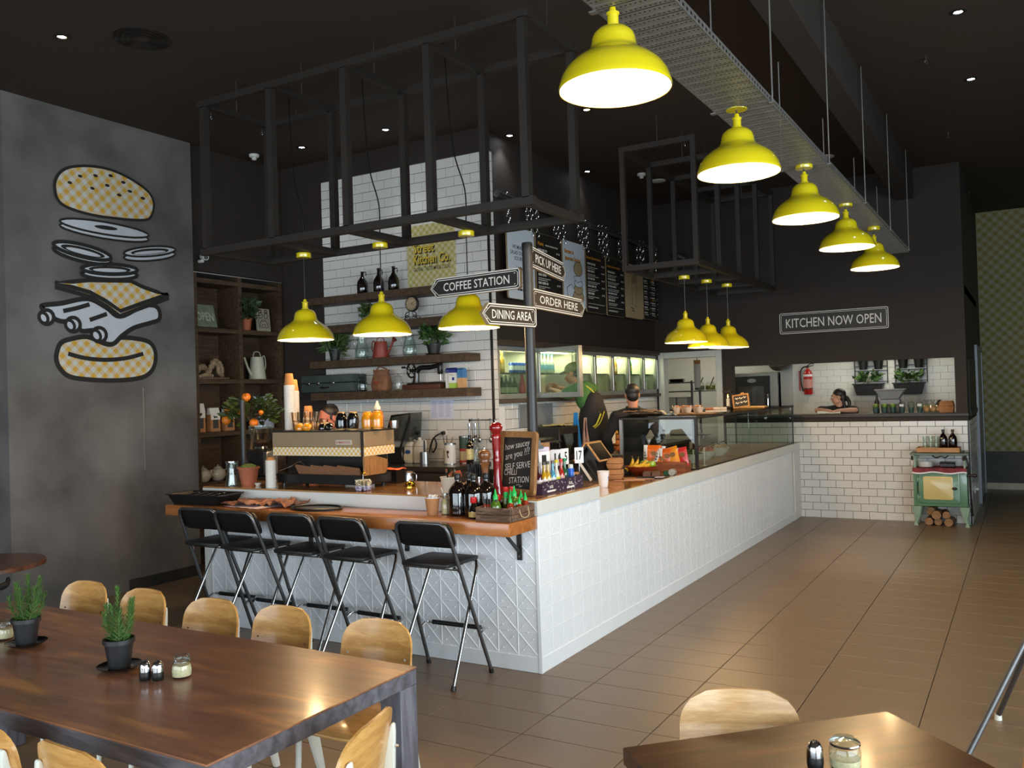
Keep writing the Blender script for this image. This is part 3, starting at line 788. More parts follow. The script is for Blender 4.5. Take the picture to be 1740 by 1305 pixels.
for k in range(111):put('tray_rib',rb,GALV,t,loc=(0,-4.45+k*.1,0))
for y in(-3.2,-1.6,0.0,1.6,3.2,4.8,6.4):
 for s in(-1,1):
  g=G();g.cyl((s*.165,y,-.005),(s*.165,y,4.14-TRAYZ if s<0 else CEIL-TRAYZ),.005,n=8);g.box(s*.165-.015,s*.165+.015,y-.015,y+.015,-.006,0);g.build('hanger_rod',GALV,t)
# ---------------------------------------------------------------- ceiling fittings
LED=pm('white_led','eef4ff',0.4,emit=60.0,emit_col='e6efff')
LEDWARM=pm('warm_led','ffd0a0',0.4,emit=40.0,emit_col='ffc48a')
def downlight(x,y,lb,warm=False,power=14):
 t=thing('downlight',lb,'downlight',(x,y,CEIL))
 g=G();g.lathe([(.055,0),(.055,-.006),(.034,-.008),(.030,.0)],24,cap=False);g.build('trim_ring',BLACKPLASTIC,t)
 g=G();g.lathe([(.030,-.002),(.0,-.004)],20,cap=False);g.build('lamp',LEDWARM if warm else LED,t)
 d=bpy.data.lights.new('downlight_beam','SPOT');d.energy=power;d.spot_size=math.radians(95);d.spot_blend=.8;d.color=(1,.66,.38)if warm else(.92,.96,1);d.shadow_soft_size=.03
 o=bpy.data.objects.new('downlight_beam',d);COL.objects.link(o);o.location=(0,0,-.02);o.parent=t
 return t
downlight(-3.354,-0.98,'warm orange downlight in the ceiling above the concrete wall',True,18)
downlight(-3.975,2.148,'small white downlight, leftmost above the coffee shelves')
downlight(-2.857,2.187,'small white downlight above the tiled wall')
downlight(-1.933,3.119,'small white downlight to the right of the tiled wall top')
downlight(-1.92,4.993,'faint white downlight above the menu boards',power=8)
downlight(-0.892,2.834,'warm downlight below the nearest big pendant',True,14)
downlight(2.358,2.436,'white downlight in the top right corner of the ceiling')
downlight(2.359,4.13,'white downlight farther back at the right of the ceiling')
WHITEPLASTIC=pm('white_plastic','d8d6cf',0.5,var=0.03)
for x,y,lb in((-4.6,2.051,'white smoke detector above the bookshelf'),(-1.416,5.523,'white smoke detector over the menu boards')):
 t=thing('smoke_detector',lb,'smoke detector',(x,y,CEIL))
 g=G();g.lathe([(.055,0),(.055,-.02),(.045,-.032),(.0,-.032)],24,cap=False);g.build('body',WHITEPLASTIC,t)
 g=G();g.lathe([(.026,-.033),(.026,-.055),(.018,-.062),(0,-.062)],20,cap=False);g.build('sensor',WHITEPLASTIC,t)
for x,y,lb in((-1.382,6.008,'white round ceiling speaker right of the smoke detector'),(0.707,6.127,'white round ceiling speaker beside the cable tray')):
 g=G();g.lathe([(.10,0),(.10,-.008),(.085,-.012),(0,-.013)],28,cap=False);tag(g.build('ceiling_speaker',WHITEPLASTIC,None),lb,'speaker').location=(x,y,CEIL)
spr=thing('sprinkler','','sprinkler')
g=G();g.cyl((0,0,-.035),(0,0,0),.010,n=10);g.build('pipe_stub',CHROME,spr)
g=G();g.lathe([(.016,-.058),(.016,-.062),(0,-.062)],12);g.tube([(-.008,0,-.035),(-.010,0,-.048),(0,0,-.058)],.002,6);g.tube([(.008,0,-.035),(.010,0,-.048),(0,0,-.058)],.002,6);g.build('deflector',CHROME,spr)
SPR=[(-3.867,.833,'chrome sprinkler nearest the concrete wall top corner'),(-3.853,1.457,'chrome sprinkler above the security camera, farther back'),(-3.191,1.259,'chrome sprinkler above the leftmost white downlight'),(-2.158,4.265,'chrome sprinkler right of the tiled wall top'),(-1.155,4.543,'chrome sprinkler left of the second pendant, nearer the wall'),(-0.476,4.464,'chrome sprinkler closest to the second tray pendant'),(2.06,3.294,'chrome sprinkler between the two right-hand downlights'),(2.045,5.912,'chrome sprinkler beyond the right-hand downlights'),(2.071,9.455,'chrome sprinkler at the hall end near the gingham wall')]
for i,(x,y,lb)in enumerate(SPR):
 s=spr if i==0 else dup(spr)
 s.location=(x,y,CEIL);s['label']=lb;s['group']='sprinklers in the dark ceiling'
t=thing('ceiling_vent','dark round air vent in the ceiling at upper left','vent',(-2.912,-0.627,CEIL))
for k in range(4):
 r=.06+.04*k;g=G();g.lathe([(r,0),(r+.012,-.012),(r+.022,-.004),(r+.022,0)],32,cap=False);g.build('ring',BLACKPLASTIC,t)
t=thing('security_camera','white bullet security camera above the bookshelf beside the concrete wall','camera',(-4.85,1.47,3.30))
g=G();g.cyl((0.0,0,0),(.06,0,.0),.018,n=12);g.build('bracket',WHITEPLASTIC,t)
g=G();g.cyl((.02,.03,.055),(.17,-.05,.02),.030,n=20);g.cyl((.06,0,0),(.06,0,.05),.012);g.build('body',WHITEPLASTIC,t,angle=30)
g=G();g.cyl((.1705,-.0503,.0199),(.172,-.0511,.0195),.024,n=20);g.build('lens',BLACKPLASTIC,t)
t=thing('security_camera','small dark security camera with loose cable over the display case frame','camera',(-1.5,7.41,3.62))
g=G();g.cyl((0,0,0),(0,-.10,-.03),.02,n=12);g.build('bracket',GREYSTEEL,t)
g=G();g.cyl((-.02,-.10,.06),(-.09,-.19,.10),.045,n=16);g.ell((0,-.1,0),.035);g.build('body',GREYSTEEL,t)
g=G();g.tube(smooth_path([(-.02,-.1,0),(-.03,-.08,-.15),(-.02,-.06,-.3),(.02,-.04,-.42)],5),.005,6);g.build('cable',BLACKPLASTIC,t)
MUR={'bt':[(-0.169,3.773),(-0.156,3.849),(-0.111,3.922),(-0.032,3.979),(0.088,4.02),(0.232,4.044),(0.38,4.048),(0.532,4.024),(0.688,3.974),(0.813,3.907),(0.865,3.825),(0.862,3.742),(0.829,3.666),(0.77,3.626),(0.609,3.601),(0.432,3.589),(0.241,3.581),(0.057,3.593),(-0.08,3.622),(-0.147,3.676)],'bb':[(-0.172,2.288),(-0.131,2.372),(-0.033,2.412),(0.128,2.437),(0.313,2.378),(0.399,2.384),(0.466,2.442),(0.667,2.44),(0.804,2.405),(0.86,2.315),(0.85,2.193),(0.784,2.101),(0.655,2.051),(0.389,2.031),(0.117,2.041),(-0.061,2.069),(-0.147,2.142),(-0.178,2.215)],'cheese':[(-0.175,2.913),(-0.019,2.936),(0.142,2.966),(0.592,3.002),(0.727,2.955),(0.878,2.923),(1.022,2.909),(0.723,2.797),(0.473,2.7),(0.324,2.783),(0.159,2.854),(-0.021,2.887)],'chside':[(-0.175,2.913),(-0.021,2.887),(0.159,2.854),(0.324,2.783),(0.473,2.7),(0.723,2.797),(1.022,2.909),(1.021,2.867),(0.721,2.753),(0.467,2.653),(0.323,2.737),(0.158,2.812),(-0.022,2.846),(-0.173,2.873)],'ribs':[(-0.303,2.681),(-0.271,2.705),(-0.122,2.731),(0.137,2.792),(0.323,2.725),(0.472,2.647),(0.722,2.763),(0.862,2.779),(0.92,2.726),(0.911,2.644),(0.81,2.605),(0.624,2.547),(0.488,2.462),(0.399,2.384),(0.313,2.382),(0.272,2.415),(0.212,2.498),(0.069,2.491),(0.011,2.569),(-0.126,2.568),(-0.221,2.605)],'l1':[(-0.105,2.662),(0.024,2.697),(0.156,2.742)],'l2':[(0.153,2.596),(0.236,2.627),(0.332,2.664)],'smile':[(-0.066,2.276),(0.102,2.239),(0.309,2.227),(0.526,2.247),(0.72,2.295)],'o1':[(0.807,3.476),(0.787,3.46),(0.733,3.446),(0.65,3.433),(0.547,3.425),(0.43,3.42),(0.308,3.419),(0.19,3.422),(0.084,3.429),(-0.005,3.439),(-0.071,3.451),(-0.111,3.465),(-0.123,3.48),(-0.105,3.494),(-0.06,3.508),(0.011,3.52),(0.104,3.529),(0.213,3.535),(0.332,3.537),(0.454,3.535),(0.569,3.529),(0.669,3.52),(0.746,3.507),(0.793,3.492)],'o1s':[(0.806,3.433),(0.785,3.417),(0.731,3.403),(0.649,3.391),(0.546,3.383),(0.429,3.379),(0.307,3.378),(0.189,3.382),(0.083,3.389),(-0.006,3.4),(-0.072,3.412),(-0.112,3.426),(-0.124,3.441),(-0.106,3.455),(-0.061,3.469),(0.01,3.48),(0.102,3.489),(0.212,3.495),(0.331,3.496),(0.452,3.494),(0.568,3.488),(0.668,3.478),(0.745,3.465),(0.792,3.449)],'o1h':[(0.461,3.487),(0.456,3.482),(0.442,3.477),(0.422,3.472),(0.396,3.469),(0.366,3.466),(0.334,3.465),(0.302,3.465),(0.274,3.466),(0.249,3.469),(0.231,3.473),(0.22,3.477),(0.217,3.482),(0.221,3.487),(0.234,3.492),(0.254,3.496),(0.279,3.5),(0.309,3.503),(0.341,3.504),(0.372,3.504),(0.402,3.503),(0.427,3.5),(0.446,3.497),(0.458,3.492)],'r1':[(0.382,3.201),(0.367,3.187),(0.333,3.176),(0.282,3.169),(0.218,3.167),(0.147,3.169),(0.072,3.176),(-0.001,3.186),(-0.066,3.199),(-0.12,3.214),(-0.16,3.23),(-0.184,3.247),(-0.189,3.262),(-0.176,3.275),(-0.145,3.286),(-0.098,3.293),(-0.039,3.296),(0.03,3.295),(0.104,3.289),(0.178,3.28),(0.247,3.267),(0.306,3.251),(0.35,3.234),(0.376,3.217)],'r1s':[(0.381,3.16),(0.366,3.146),(0.332,3.135),(0.281,3.129),(0.217,3.127),(0.146,3.129),(0.071,3.136),(-0.002,3.146),(-0.067,3.16),(-0.121,3.175),(-0.161,3.192),(-0.185,3.208),(-0.19,3.224),(-0.177,3.237),(-0.146,3.247),(-0.099,3.254),(-0.04,3.257),(0.029,3.255),(0.103,3.25),(0.177,3.24),(0.246,3.226),(0.305,3.211),(0.349,3.193),(0.375,3.176)],'r1i':[(0.316,3.205),(0.305,3.196),(0.28,3.189),(0.242,3.185),(0.193,3.184),(0.138,3.186),(0.081,3.191),(0.025,3.199),(-0.025,3.208),(-0.068,3.219),(-0.099,3.23),(-0.118,3.242),(-0.122,3.252),(-0.112,3.261),(-0.089,3.268),(-0.053,3.272),(-0.007,3.273),(0.046,3.272),(0.103,3.267),(0.16,3.26),(0.212,3.25),(0.257,3.239),(0.291,3.228),(0.311,3.216)],'r1w':[(0.271,3.203),(0.264,3.198),(0.244,3.195),(0.215,3.194),(0.178,3.194),(0.135,3.197),(0.09,3.201),(0.046,3.207),(0.006,3.213),(-0.028,3.22),(-0.054,3.228),(-0.069,3.234),(-0.073,3.24),(-0.066,3.245),(-0.048,3.248),(-0.02,3.25),(0.016,3.249),(0.057,3.247),(0.102,3.243),(0.146,3.237),(0.188,3.231),(0.224,3.224),(0.25,3.216),(0.267,3.209)],'r2':[(1.117,3.374),(1.107,3.359),(1.076,3.342),(1.027,3.322),(0.963,3.303),(0.89,3.285),(0.812,3.269),(0.736,3.257),(0.665,3.249),(0.605,3.245),(0.559,3.247),(0.531,3.253),(0.52,3.263),(0.529,3.277),(0.557,3.294),(0.602,3.312),(0.661,3.331),(0.731,3.349),(0.807,3.366),(0.885,3.379),(0.959,3.388),(1.023,3.392),(1.073,3.391),(1.106,3.385)],'r2s':[(1.116,3.328),(1.105,3.313),(1.075,3.296),(1.026,3.277),(0.962,3.257),(0.889,3.24),(0.811,3.224),(0.734,3.212),(0.664,3.205),(0.604,3.202),(0.558,3.203),(0.529,3.21),(0.519,3.22),(0.528,3.234),(0.556,3.25),(0.6,3.268),(0.66,3.287),(0.73,3.305),(0.806,3.321),(0.884,3.334),(0.958,3.342),(1.022,3.346),(1.072,3.345),(1.104,3.339)],'r2i':[(1.035,3.357),(1.028,3.348),(1.005,3.336),(0.969,3.323),(0.923,3.309),(0.869,3.297),(0.811,3.285),(0.755,3.276),(0.702,3.269),(0.657,3.266),(0.623,3.266),(0.601,3.269),(0.594,3.275),(0.601,3.284),(0.622,3.295),(0.655,3.308),(0.699,3.321),(0.752,3.334),(0.808,3.345),(0.866,3.355),(0.92,3.362),(0.967,3.366),(1.004,3.367),(1.027,3.364)],'r2w':[(0.996,3.342),(0.99,3.336),(0.971,3.329),(0.941,3.32),(0.903,3.31),(0.858,3.3),(0.81,3.291),(0.763,3.283),(0.72,3.276),(0.682,3.272),(0.654,3.27),(0.636,3.271),(0.63,3.274),(0.636,3.279),(0.653,3.286),(0.681,3.295),(0.718,3.304),(0.762,3.314),(0.809,3.323),(0.856,3.331),(0.901,3.338),(0.94,3.343),(0.97,3.345),(0.989,3.345)],'r3':[(0.663,3.113),(0.652,3.099),(0.62,3.085),(0.57,3.071),(0.507,3.059),(0.434,3.049),(0.357,3.041),(0.282,3.038),(0.213,3.038),(0.155,3.041),(0.112,3.048),(0.085,3.057),(0.076,3.068),(0.086,3.081),(0.115,3.095),(0.16,3.109),(0.219,3.121),(0.288,3.131),(0.364,3.139),(0.44,3.144),(0.512,3.144),(0.575,3.142),(0.623,3.135),(0.653,3.125)],'r3s':[(0.662,3.063),(0.65,3.049),(0.618,3.035),(0.569,3.021),(0.505,3.009),(0.433,3.0),(0.356,2.993),(0.281,2.99),(0.212,2.99),(0.154,2.993),(0.11,3.0),(0.083,3.01),(0.075,3.021),(0.085,3.034),(0.113,3.048),(0.158,3.061),(0.217,3.073),(0.287,3.083),(0.362,3.09),(0.439,3.095),(0.511,3.095),(0.573,3.092),(0.622,3.085),(0.652,3.075)],'r3i':[(0.588,3.106),(0.58,3.096),(0.556,3.086),(0.519,3.077),(0.471,3.068),(0.416,3.06),(0.358,3.055),(0.301,3.052),(0.249,3.051),(0.204,3.053),(0.17,3.058),(0.15,3.064),(0.143,3.072),(0.151,3.081),(0.172,3.09),(0.207,3.1),(0.252,3.108),(0.305,3.116),(0.363,3.121),(0.421,3.125),(0.475,3.126),(0.522,3.124),(0.558,3.12),(0.581,3.114)],'r3w':[(0.544,3.094),(0.537,3.089),(0.518,3.083),(0.488,3.078),(0.45,3.072),(0.406,3.067),(0.359,3.063),(0.313,3.06),(0.27,3.059),(0.234,3.059),(0.206,3.06),(0.189,3.063),(0.184,3.067),(0.19,3.072),(0.208,3.078),(0.236,3.083),(0.272,3.089),(0.315,3.094),(0.361,3.098),(0.408,3.101),(0.452,3.103),(0.49,3.103),(0.519,3.101),(0.537,3.098)],'s0':[(0.101,3.92),(0.093,3.912),(0.08,3.909),(0.066,3.911),(0.057,3.918),(0.055,3.926),(0.063,3.933),(0.076,3.937),(0.09,3.935),(0.099,3.928)],'s1':[(0.258,3.955),(0.25,3.947),(0.236,3.944),(0.222,3.946),(0.212,3.953),(0.211,3.961),(0.219,3.969),(0.232,3.972),(0.247,3.97),(0.256,3.964)],'s2':[(0.416,3.986),(0.408,3.979),(0.394,3.975),(0.379,3.977),(0.369,3.984),(0.368,3.993),(0.375,4.0),(0.389,4.004),(0.404,4.002),(0.414,3.995)],'s3':[(-0.004,3.839),(-0.011,3.832),(-0.024,3.829),(-0.037,3.831),(-0.047,3.838),(-0.048,3.846),(-0.041,3.853),(-0.028,3.856),(-0.014,3.854),(-0.005,3.848)],'s4':[(0.221,3.829),(0.213,3.821),(0.2,3.818),(0.186,3.82),(0.176,3.827),(0.175,3.836),(0.182,3.843),(0.196,3.846),(0.21,3.844),(0.22,3.837)],'s5':[(0.377,3.885),(0.369,3.878),(0.355,3.874),(0.34,3.876),(0.33,3.883),(0.329,3.892),(0.336,3.899),(0.35,3.903),(0.365,3.901),(0.375,3.894)],'s6':[(0.551,3.948),(0.542,3.94),(0.528,3.937),(0.513,3.939),(0.502,3.946),(0.501,3.954),(0.509,3.962),(0.523,3.966),(0.539,3.964),(0.549,3.957)],'s7':[(0.503,3.816),(0.495,3.809),(0.48,3.806),(0.465,3.808),(0.455,3.815),(0.454,3.824),(0.461,3.831),(0.476,3.834),(0.491,3.832),(0.501,3.825)],'s8':[(0.62,3.873),(0.612,3.866),(0.597,3.862),(0.582,3.865),(0.571,3.871),(0.57,3.88),(0.578,3.888),(0.592,3.891),(0.608,3.889),(0.619,3.882)],'s9':[(0.765,3.831),(0.756,3.823),(0.741,3.82),(0.725,3.822),(0.715,3.829),(0.713,3.839),(0.722,3.846),(0.737,3.85),(0.753,3.847),(0.763,3.84)],'k0':[(-0.206,2.631),(-0.198,2.608),(-0.2,2.582),(-0.211,2.559),(-0.23,2.542),(-0.254,2.533),(-0.279,2.534),(-0.302,2.545),(-0.318,2.563),(-0.326,2.586),(-0.325,2.611),(-0.314,2.634),(-0.295,2.651),(-0.271,2.66),(-0.246,2.66),(-0.223,2.65)],'b0':[(-0.26,2.608),(-0.253,2.59),(-0.252,2.572),(-0.257,2.556),(-0.268,2.545),(-0.282,2.541),(-0.298,2.544),(-0.313,2.553),(-0.325,2.568),(-0.332,2.586),(-0.333,2.604),(-0.328,2.619),(-0.318,2.63),(-0.303,2.635),(-0.287,2.632),(-0.272,2.623)],'k1':[(0.046,2.578),(0.054,2.554),(0.053,2.528),(0.041,2.504),(0.02,2.487),(-0.005,2.478),(-0.031,2.479),(-0.055,2.49),(-0.073,2.509),(-0.081,2.533),(-0.079,2.558),(-0.068,2.582),(-0.048,2.599),(-0.023,2.608),(0.004,2.608),(0.028,2.597)],'b1':[(-0.011,2.555),(-0.003,2.536),(-0.002,2.518),(-0.008,2.501),(-0.019,2.49),(-0.034,2.486),(-0.051,2.489),(-0.067,2.499),(-0.08,2.514),(-0.087,2.532),(-0.088,2.55),(-0.083,2.566),(-0.072,2.578),(-0.057,2.582),(-0.04,2.579),(-0.024,2.57)],'k2':[(0.307,2.497),(0.316,2.472),(0.314,2.445),(0.302,2.421),(0.28,2.403),(0.254,2.394),(0.225,2.395),(0.2,2.407),(0.182,2.426),(0.173,2.451),(0.175,2.477),(0.187,2.501),(0.208,2.519),(0.235,2.528),(0.263,2.527),(0.288,2.516)],'b2':[(0.247,2.473),(0.255,2.454),(0.256,2.435),(0.25,2.418),(0.238,2.407),(0.222,2.403),(0.204,2.406),(0.188,2.416),(0.174,2.432),(0.166,2.45),(0.165,2.469),(0.171,2.486),(0.183,2.497),(0.199,2.502),(0.217,2.499),(0.234,2.489)],}
# ---------------------------------------------------------------- burger mural on the concrete wall
MURINK=pm('mural_black_paint','1f1c19',0.7,var=0.06)
MURWHITE=pm('mural_white_paint','c9ccd0',0.7,var=0.03)
MURGING=gingham('mural_yellow_gingham','cdcdc4','d2a43c',0.085,'YZ',45,0.7)
def stroke(g,pts,w,closed=False):
 n=len(pts);L=[]
 for i,p in enumerate(pts):
  a=pts[(i-1)%n]if closed or i>0 else p;b=pts[(i+1)%n]if closed or i<n-1 else p
  dx,dy=b[0]-a[0],b[1]-a[1];l=math.hypot(dx,dy)or 1
  L.append((-dy/l*w/2,dx/l*w/2))
 vs=[(p[0]+o[0],p[1]+o[1],0)for p,o in zip(pts,L)]+[(p[0]-o[0],p[1]-o[1],0)for p,o in zip(pts,L)]
 g.add(vs,[(i,(i+1)%n,n+(i+1)%n,n+i)for i in range(n if closed else n-1)])
mural=thing('burger_mural','large exploded burger painted in black, white and yellow gingham on the concrete wall','mural',(-4.8,0,0))
_lay=[0]
def cr(k,closed=True):return[(p.x,p.y)for p in smooth_path([(a,b,0)for a,b in MUR[k]],5,closed)]
def paint(name,pts,mat,line=0.0,closed=True):
 """a flat painted shape in wall coordinates (y,z), then its painted outline"""
 _lay[0]+=1
 x=0.001+0.0005*_lay[0]
 M=Matrix(((0,0,1,x),(1,0,0,0),(0,1,0,0),(0,0,0,1)))
 if mat is not None:
  g=G();ar=sum(pts[i][0]*pts[(i+1)%len(pts)][1]-pts[(i+1)%len(pts)][0]*pts[i][1]for i in range(len(pts)))
  if ar<0:pts=list(reversed(pts))
  g.add([(a,b,0)for a,b in pts],[tuple(range(len(pts)))])
  g.T=M
  g.v=[tuple(M@Vector(v))for v in g.v]
  g.build(name,mat,mural,smooth=False)
 if line:
  _lay[0]+=1;x+=.0005;M[0][3]=x
  g=G();stroke(g,pts,line,closed);g.v=[tuple(M@Vector(v))for v in g.v]
  g.build(name+'_outline',MURINK,mural,smooth=False)
paint('bottom_bun',cr('bb'),MURGING,.045);paint('bun_crease',cr('smile',False),None,.04,False)
paint('rib_meat',cr('ribs'),MURWHITE,.045)
for k in('l1','l2'):paint('rib_line',cr(k,False),None,.04,False)
for i in range(3):paint('bone_ring',MUR['k%d'%i],MURWHITE,.035);paint('bone_end',MUR['b%d'%i],MURWHITE,.03)
paint('cheese_edge',MUR['chside'],MURGING,.04);paint('cheese_slice',MUR['cheese'],MURGING,.04)
for a in('o1','r1','r2','r3'):
 n='onion_slice' if a=='o1' else 'onion_ring'
 paint(n+'_side',MUR[a+'s'],MURWHITE,.034 if a in('r1','r3')else .02);paint(n,MUR[a],MURWHITE,.034 if a in('r1','r3')else .02)
 if a=='o1':paint(n+'_hole',MUR['o1h'],MURINK)
 else:paint(n+'_hole',MUR[a+'i'],MURINK);paint(n+'_inner',MUR[a+'w'],MURWHITE)
paint('top_bun',cr('bt'),MURGING,.025)
for i in range(10):paint('sesame_seed',MUR['s%d'%i],MURINK)
# ---------------------------------------------------------------- signpost
SIGNINK=pm('sign_black','231f1b',0.5,var=0.15,scale=12)
SIGNEDGE=pm('sign_ply_edge','a08a68',0.6,var=0.1)
PX0,PY0=-.185,.302
t=thing('signpost','tall black pole with four arrow signs standing on the counter','signpost',(PX0,PY0,1.108))
g=G();g.cyl((0,0,0.008),(0,0,1.665),.0352,n=28);g.build('pole',pm('black_pole_paint','262524',0.42,var=0.08),t)
g=G();g.lathe([(.037,1.65),(.037,1.695),(.033,1.702),(0,1.704)],28,cap=False);g.build('pole_cap',BLACKMETAL,t)
g=G();g.lathe([(.085,0),(.085,.008),(.04,.012)],28);g.build('base_flange',BLACKMETAL,t)
def arrow_sign(az,a,b,z0,z1,words,tip_left,off,outw):
 dx,dy=-math.sin(math.radians(az)),math.cos(math.radians(az))
 s=1 if outw else-1
 xt=Vector((dx*s,dy*s,0))
 L=b-a;H=z1-z0
 nrm=xt.cross(Vector((0,0,1)))
 mid=Vector((dx,dy,0))*((a+b)/2)+nrm*off;mid.z=(z0+z1)/2-1.108
 M=basis(mid,xt,(0,0,1))
 c=.06
 def outline(i):
  w,h=L/2-i,H/2-i
  tp=[(w-i*.3,0),(w-c-i*.2,h),]
  pts=[(-w+.012,-h),(w-c,-h),(w,0),(w-c,h),(-w+.012,h),(-w,h-.012),(-w,-h+.012)]
  return[(-x,y)for x,y in pts]if tip_left else pts
 g=G();g.prism(outline(0),-.012,.010,M);b_=g.build('arrow_board',SIGNEDGE,t,smooth=False)
 g=G();g.prism(outline(.002),.010,.0115,M);g.build('board_face',SIGNINK,b_,smooth=False)
 g=G();stroke(g,outline(.006),.007,True);stroke(g,outline(.020),.005,True);g.v=[tuple(M@Matrix.Translation((0,0,.0122))@Vector(v))for v in g.v];g.build('border_line',CREAMINK,b_,smooth=False)
 g=G()
 for x in(-L/2+.045,L/2-.085 if not tip_left else L/2-.045):
  for y in(-H/2+.035,H/2-.035):g.cyl(tuple(M@Vector((x,y,.0115))),tuple(M@Vector((x,y,.014))),.004,n=8)
 g.build('board_screw',CREAMINK,b_)
 text('lettering',words,CREAMINK,b_,M@Matrix.Translation(((.02 if tip_left else-.02),0,.0122)),width=L*.73,height=H*.42,bold=.006)
arrow_sign(84,.058,.878,2.504,2.649,'COFFEE STATION',True,0.0,False)
arrow_sign(-9,-.555,-.0,2.229,2.367,'DINING AREA',True,.052,True)
arrow_sign(12.5,.048,.99,2.653,2.798,'PICK UP HERE',False,0.0,True)
arrow_sign(5,.048,1.04,2.369,2.507,'ORDER HERE',False,0.0,True)
t=thing('wall_sign','black sign reading kitchen now open on the dark kitchen wall','sign',(0.487,KY,2.64))
M=basis((0,-.001,0),(1,0,0),(0,0,1))
g=G();g.prism(rrect(1.395,.285,.02,3),0,.014,M);g.build('board',SIGNINK,t,smooth=False)
g=G();stroke(g,rrect(1.385,.275,.02,3),.008,True);stroke(g,rrect(1.345,.235,.015,3),.005,True);g.v=[tuple(M@Matrix.Translation((0,0,.0148))@Vector(v))for v in g.v];g.build('border_line',CREAMINK,t,smooth=False)
text('lettering','KITCHEN NOW OPEN',CREAMINK,t,M@Matrix.Translation((0,0,.0148)),width=1.22,height=.125,bold=.004)
t=thing('poster','yellow gingham poster lettered with the cafe name on the tiled wall','poster',(-2.675,2.672,3.27))
PG=gingham('poster_gingham','c9c296','b0a050',.055,'XZ',45,.6)
g=G();g.box(-.31,.31,-.012,0,-.335,.345);g.build('panel',PG,t,bevel=.002)
M=basis((0,-.0125,0),(1,0,0),(0,0,1))
GOLD=pm('gold_print','d9b93a',.6,var=.04)
for s,w,x,z in(('Street',.27,-.09,.10),('Kitchen Co.',.47,.01,-.02)):
 for k in range(4):text('letter_shadow',s,BLACKINK,t,M@Matrix.Translation((x+.004+.003*k,z-.004-.003*k,.0002*k)),width=w,height=.105,bold=.03,extrude=0)
 text('lettering',s,GOLD,t,M@Matrix.Translation((x,z,.0012)),width=w,height=.105,bold=.022,extrude=0)
text('lettering','GLOBAL TASTES MADE LOCAL',BLACKINK,t,M@Matrix.Translation((.01,-.125,.0006)),width=.48,height=.042,bold=.004,extrude=0)
t=thing('notice_sheet','pale printed notice sheet taped to the tiles under the wall shelves','notice',(-2.595,2.671,1.648))
g=G();g.box(-.15,.15,-.001,.0,-.1,.1);g.build('sheet',pm('bluish_paper','cfd0e0',.9,var=.03),t,smooth=False)
g=G()
for r in range(13):
 for c_ in range(3):g.box(-.13+c_*.09,-.13+c_*.09+.05+.02*random.random(),-.0016,-.001,.085-.0135*r,.088-.0135*r)
g.build('print',pm('grey_print','8a8aa0',.8),t,smooth=False)
# ---------------------------------------------------------------- menu boards on chains
t=thing('hanging_pipe','grey steel pipe carrying the menu boards on chains','pipe',(-1.9,0,3.84))
g=G();g.cyl((0,2.79,0),(0,7.2,0),.028,n=20);g.build('pipe',GREYSTEEL,t)
for y in(2.79,4.95,7.2):
 g=G();g.cyl((0,y-.03,0),(0,y+.03,0),.036,n=20);g.cyl((0,y,0),(-.15,y,0),.02,n=12);g.cyl((-.148,y,0),(-.15+.008,y,0),.05,n=16);g.build('wall_bracket',GREYSTEEL,t)
def link_mesh():
 g=G();pts=[]
 for k in range(14):
  a=2*PI*k/14;pts.append((.016*math.cos(a),0,.024*math.sin(a)+(.012 if math.sin(a)>0 else-.012)))
 g.tube(pts,.0048,6,closed=True);return g
def chain(parent,y,z0,z1,x=0.0):
 g=G();n=max(2,round((z1-z0)/.058));st=(z1-z0)/n
 for k in range(n+1):
  g.T=Matrix.Translation((x,y,z0+k*st))@Euler((0,0,PI/2*(k%2)+.3)).to_matrix().to_4x4()
  g.v+=[];lg=link_mesh();base=len(g.v);g.add(lg.v,lg.f)
 g.T=Matrix();return g.build('chain',CHROME,parent)
MB=[(2.965,3.545,2.79,3.56,'w','white menu board nearest the tiled wall, partly behind the signpost'),(3.585,4.19,2.80,3.57,'b','black menu board between the two white boards'),(4.235,4.82,2.80,3.58,'g','white menu board with orange heading and a burger drawing'),(4.85,5.42,2.77,3.56,'t','black menu board with orange heading right of the burger board'),(5.455,6.035,2.765,3.52,'t','black menu board with orange heading left of the brown chips board'),(6.08,6.665,2.775,3.515,'k','brown card menu board with a drawing of chips in a cone'),(6.70,7.26,2.79,3.50,'l','black two-column menu board at the far end of the pipe')]
PLY=pm('plywood_edge','8f7b5a',.7,var=.1,scale=20)
CARD=pm('ribbed_brown_card','a08a66',.8,var=.12,scale=30,stretch=(1,12,1))
ORANGE=pm('orange_print','d18a22',.6,var=.03)
MENUWHITE=pm('menu_white','c4ccd2',.6,var=.02)
PRINT=pm('menu_print','b9b4aa',.7,var=.05)
rnd=random.Random(3)
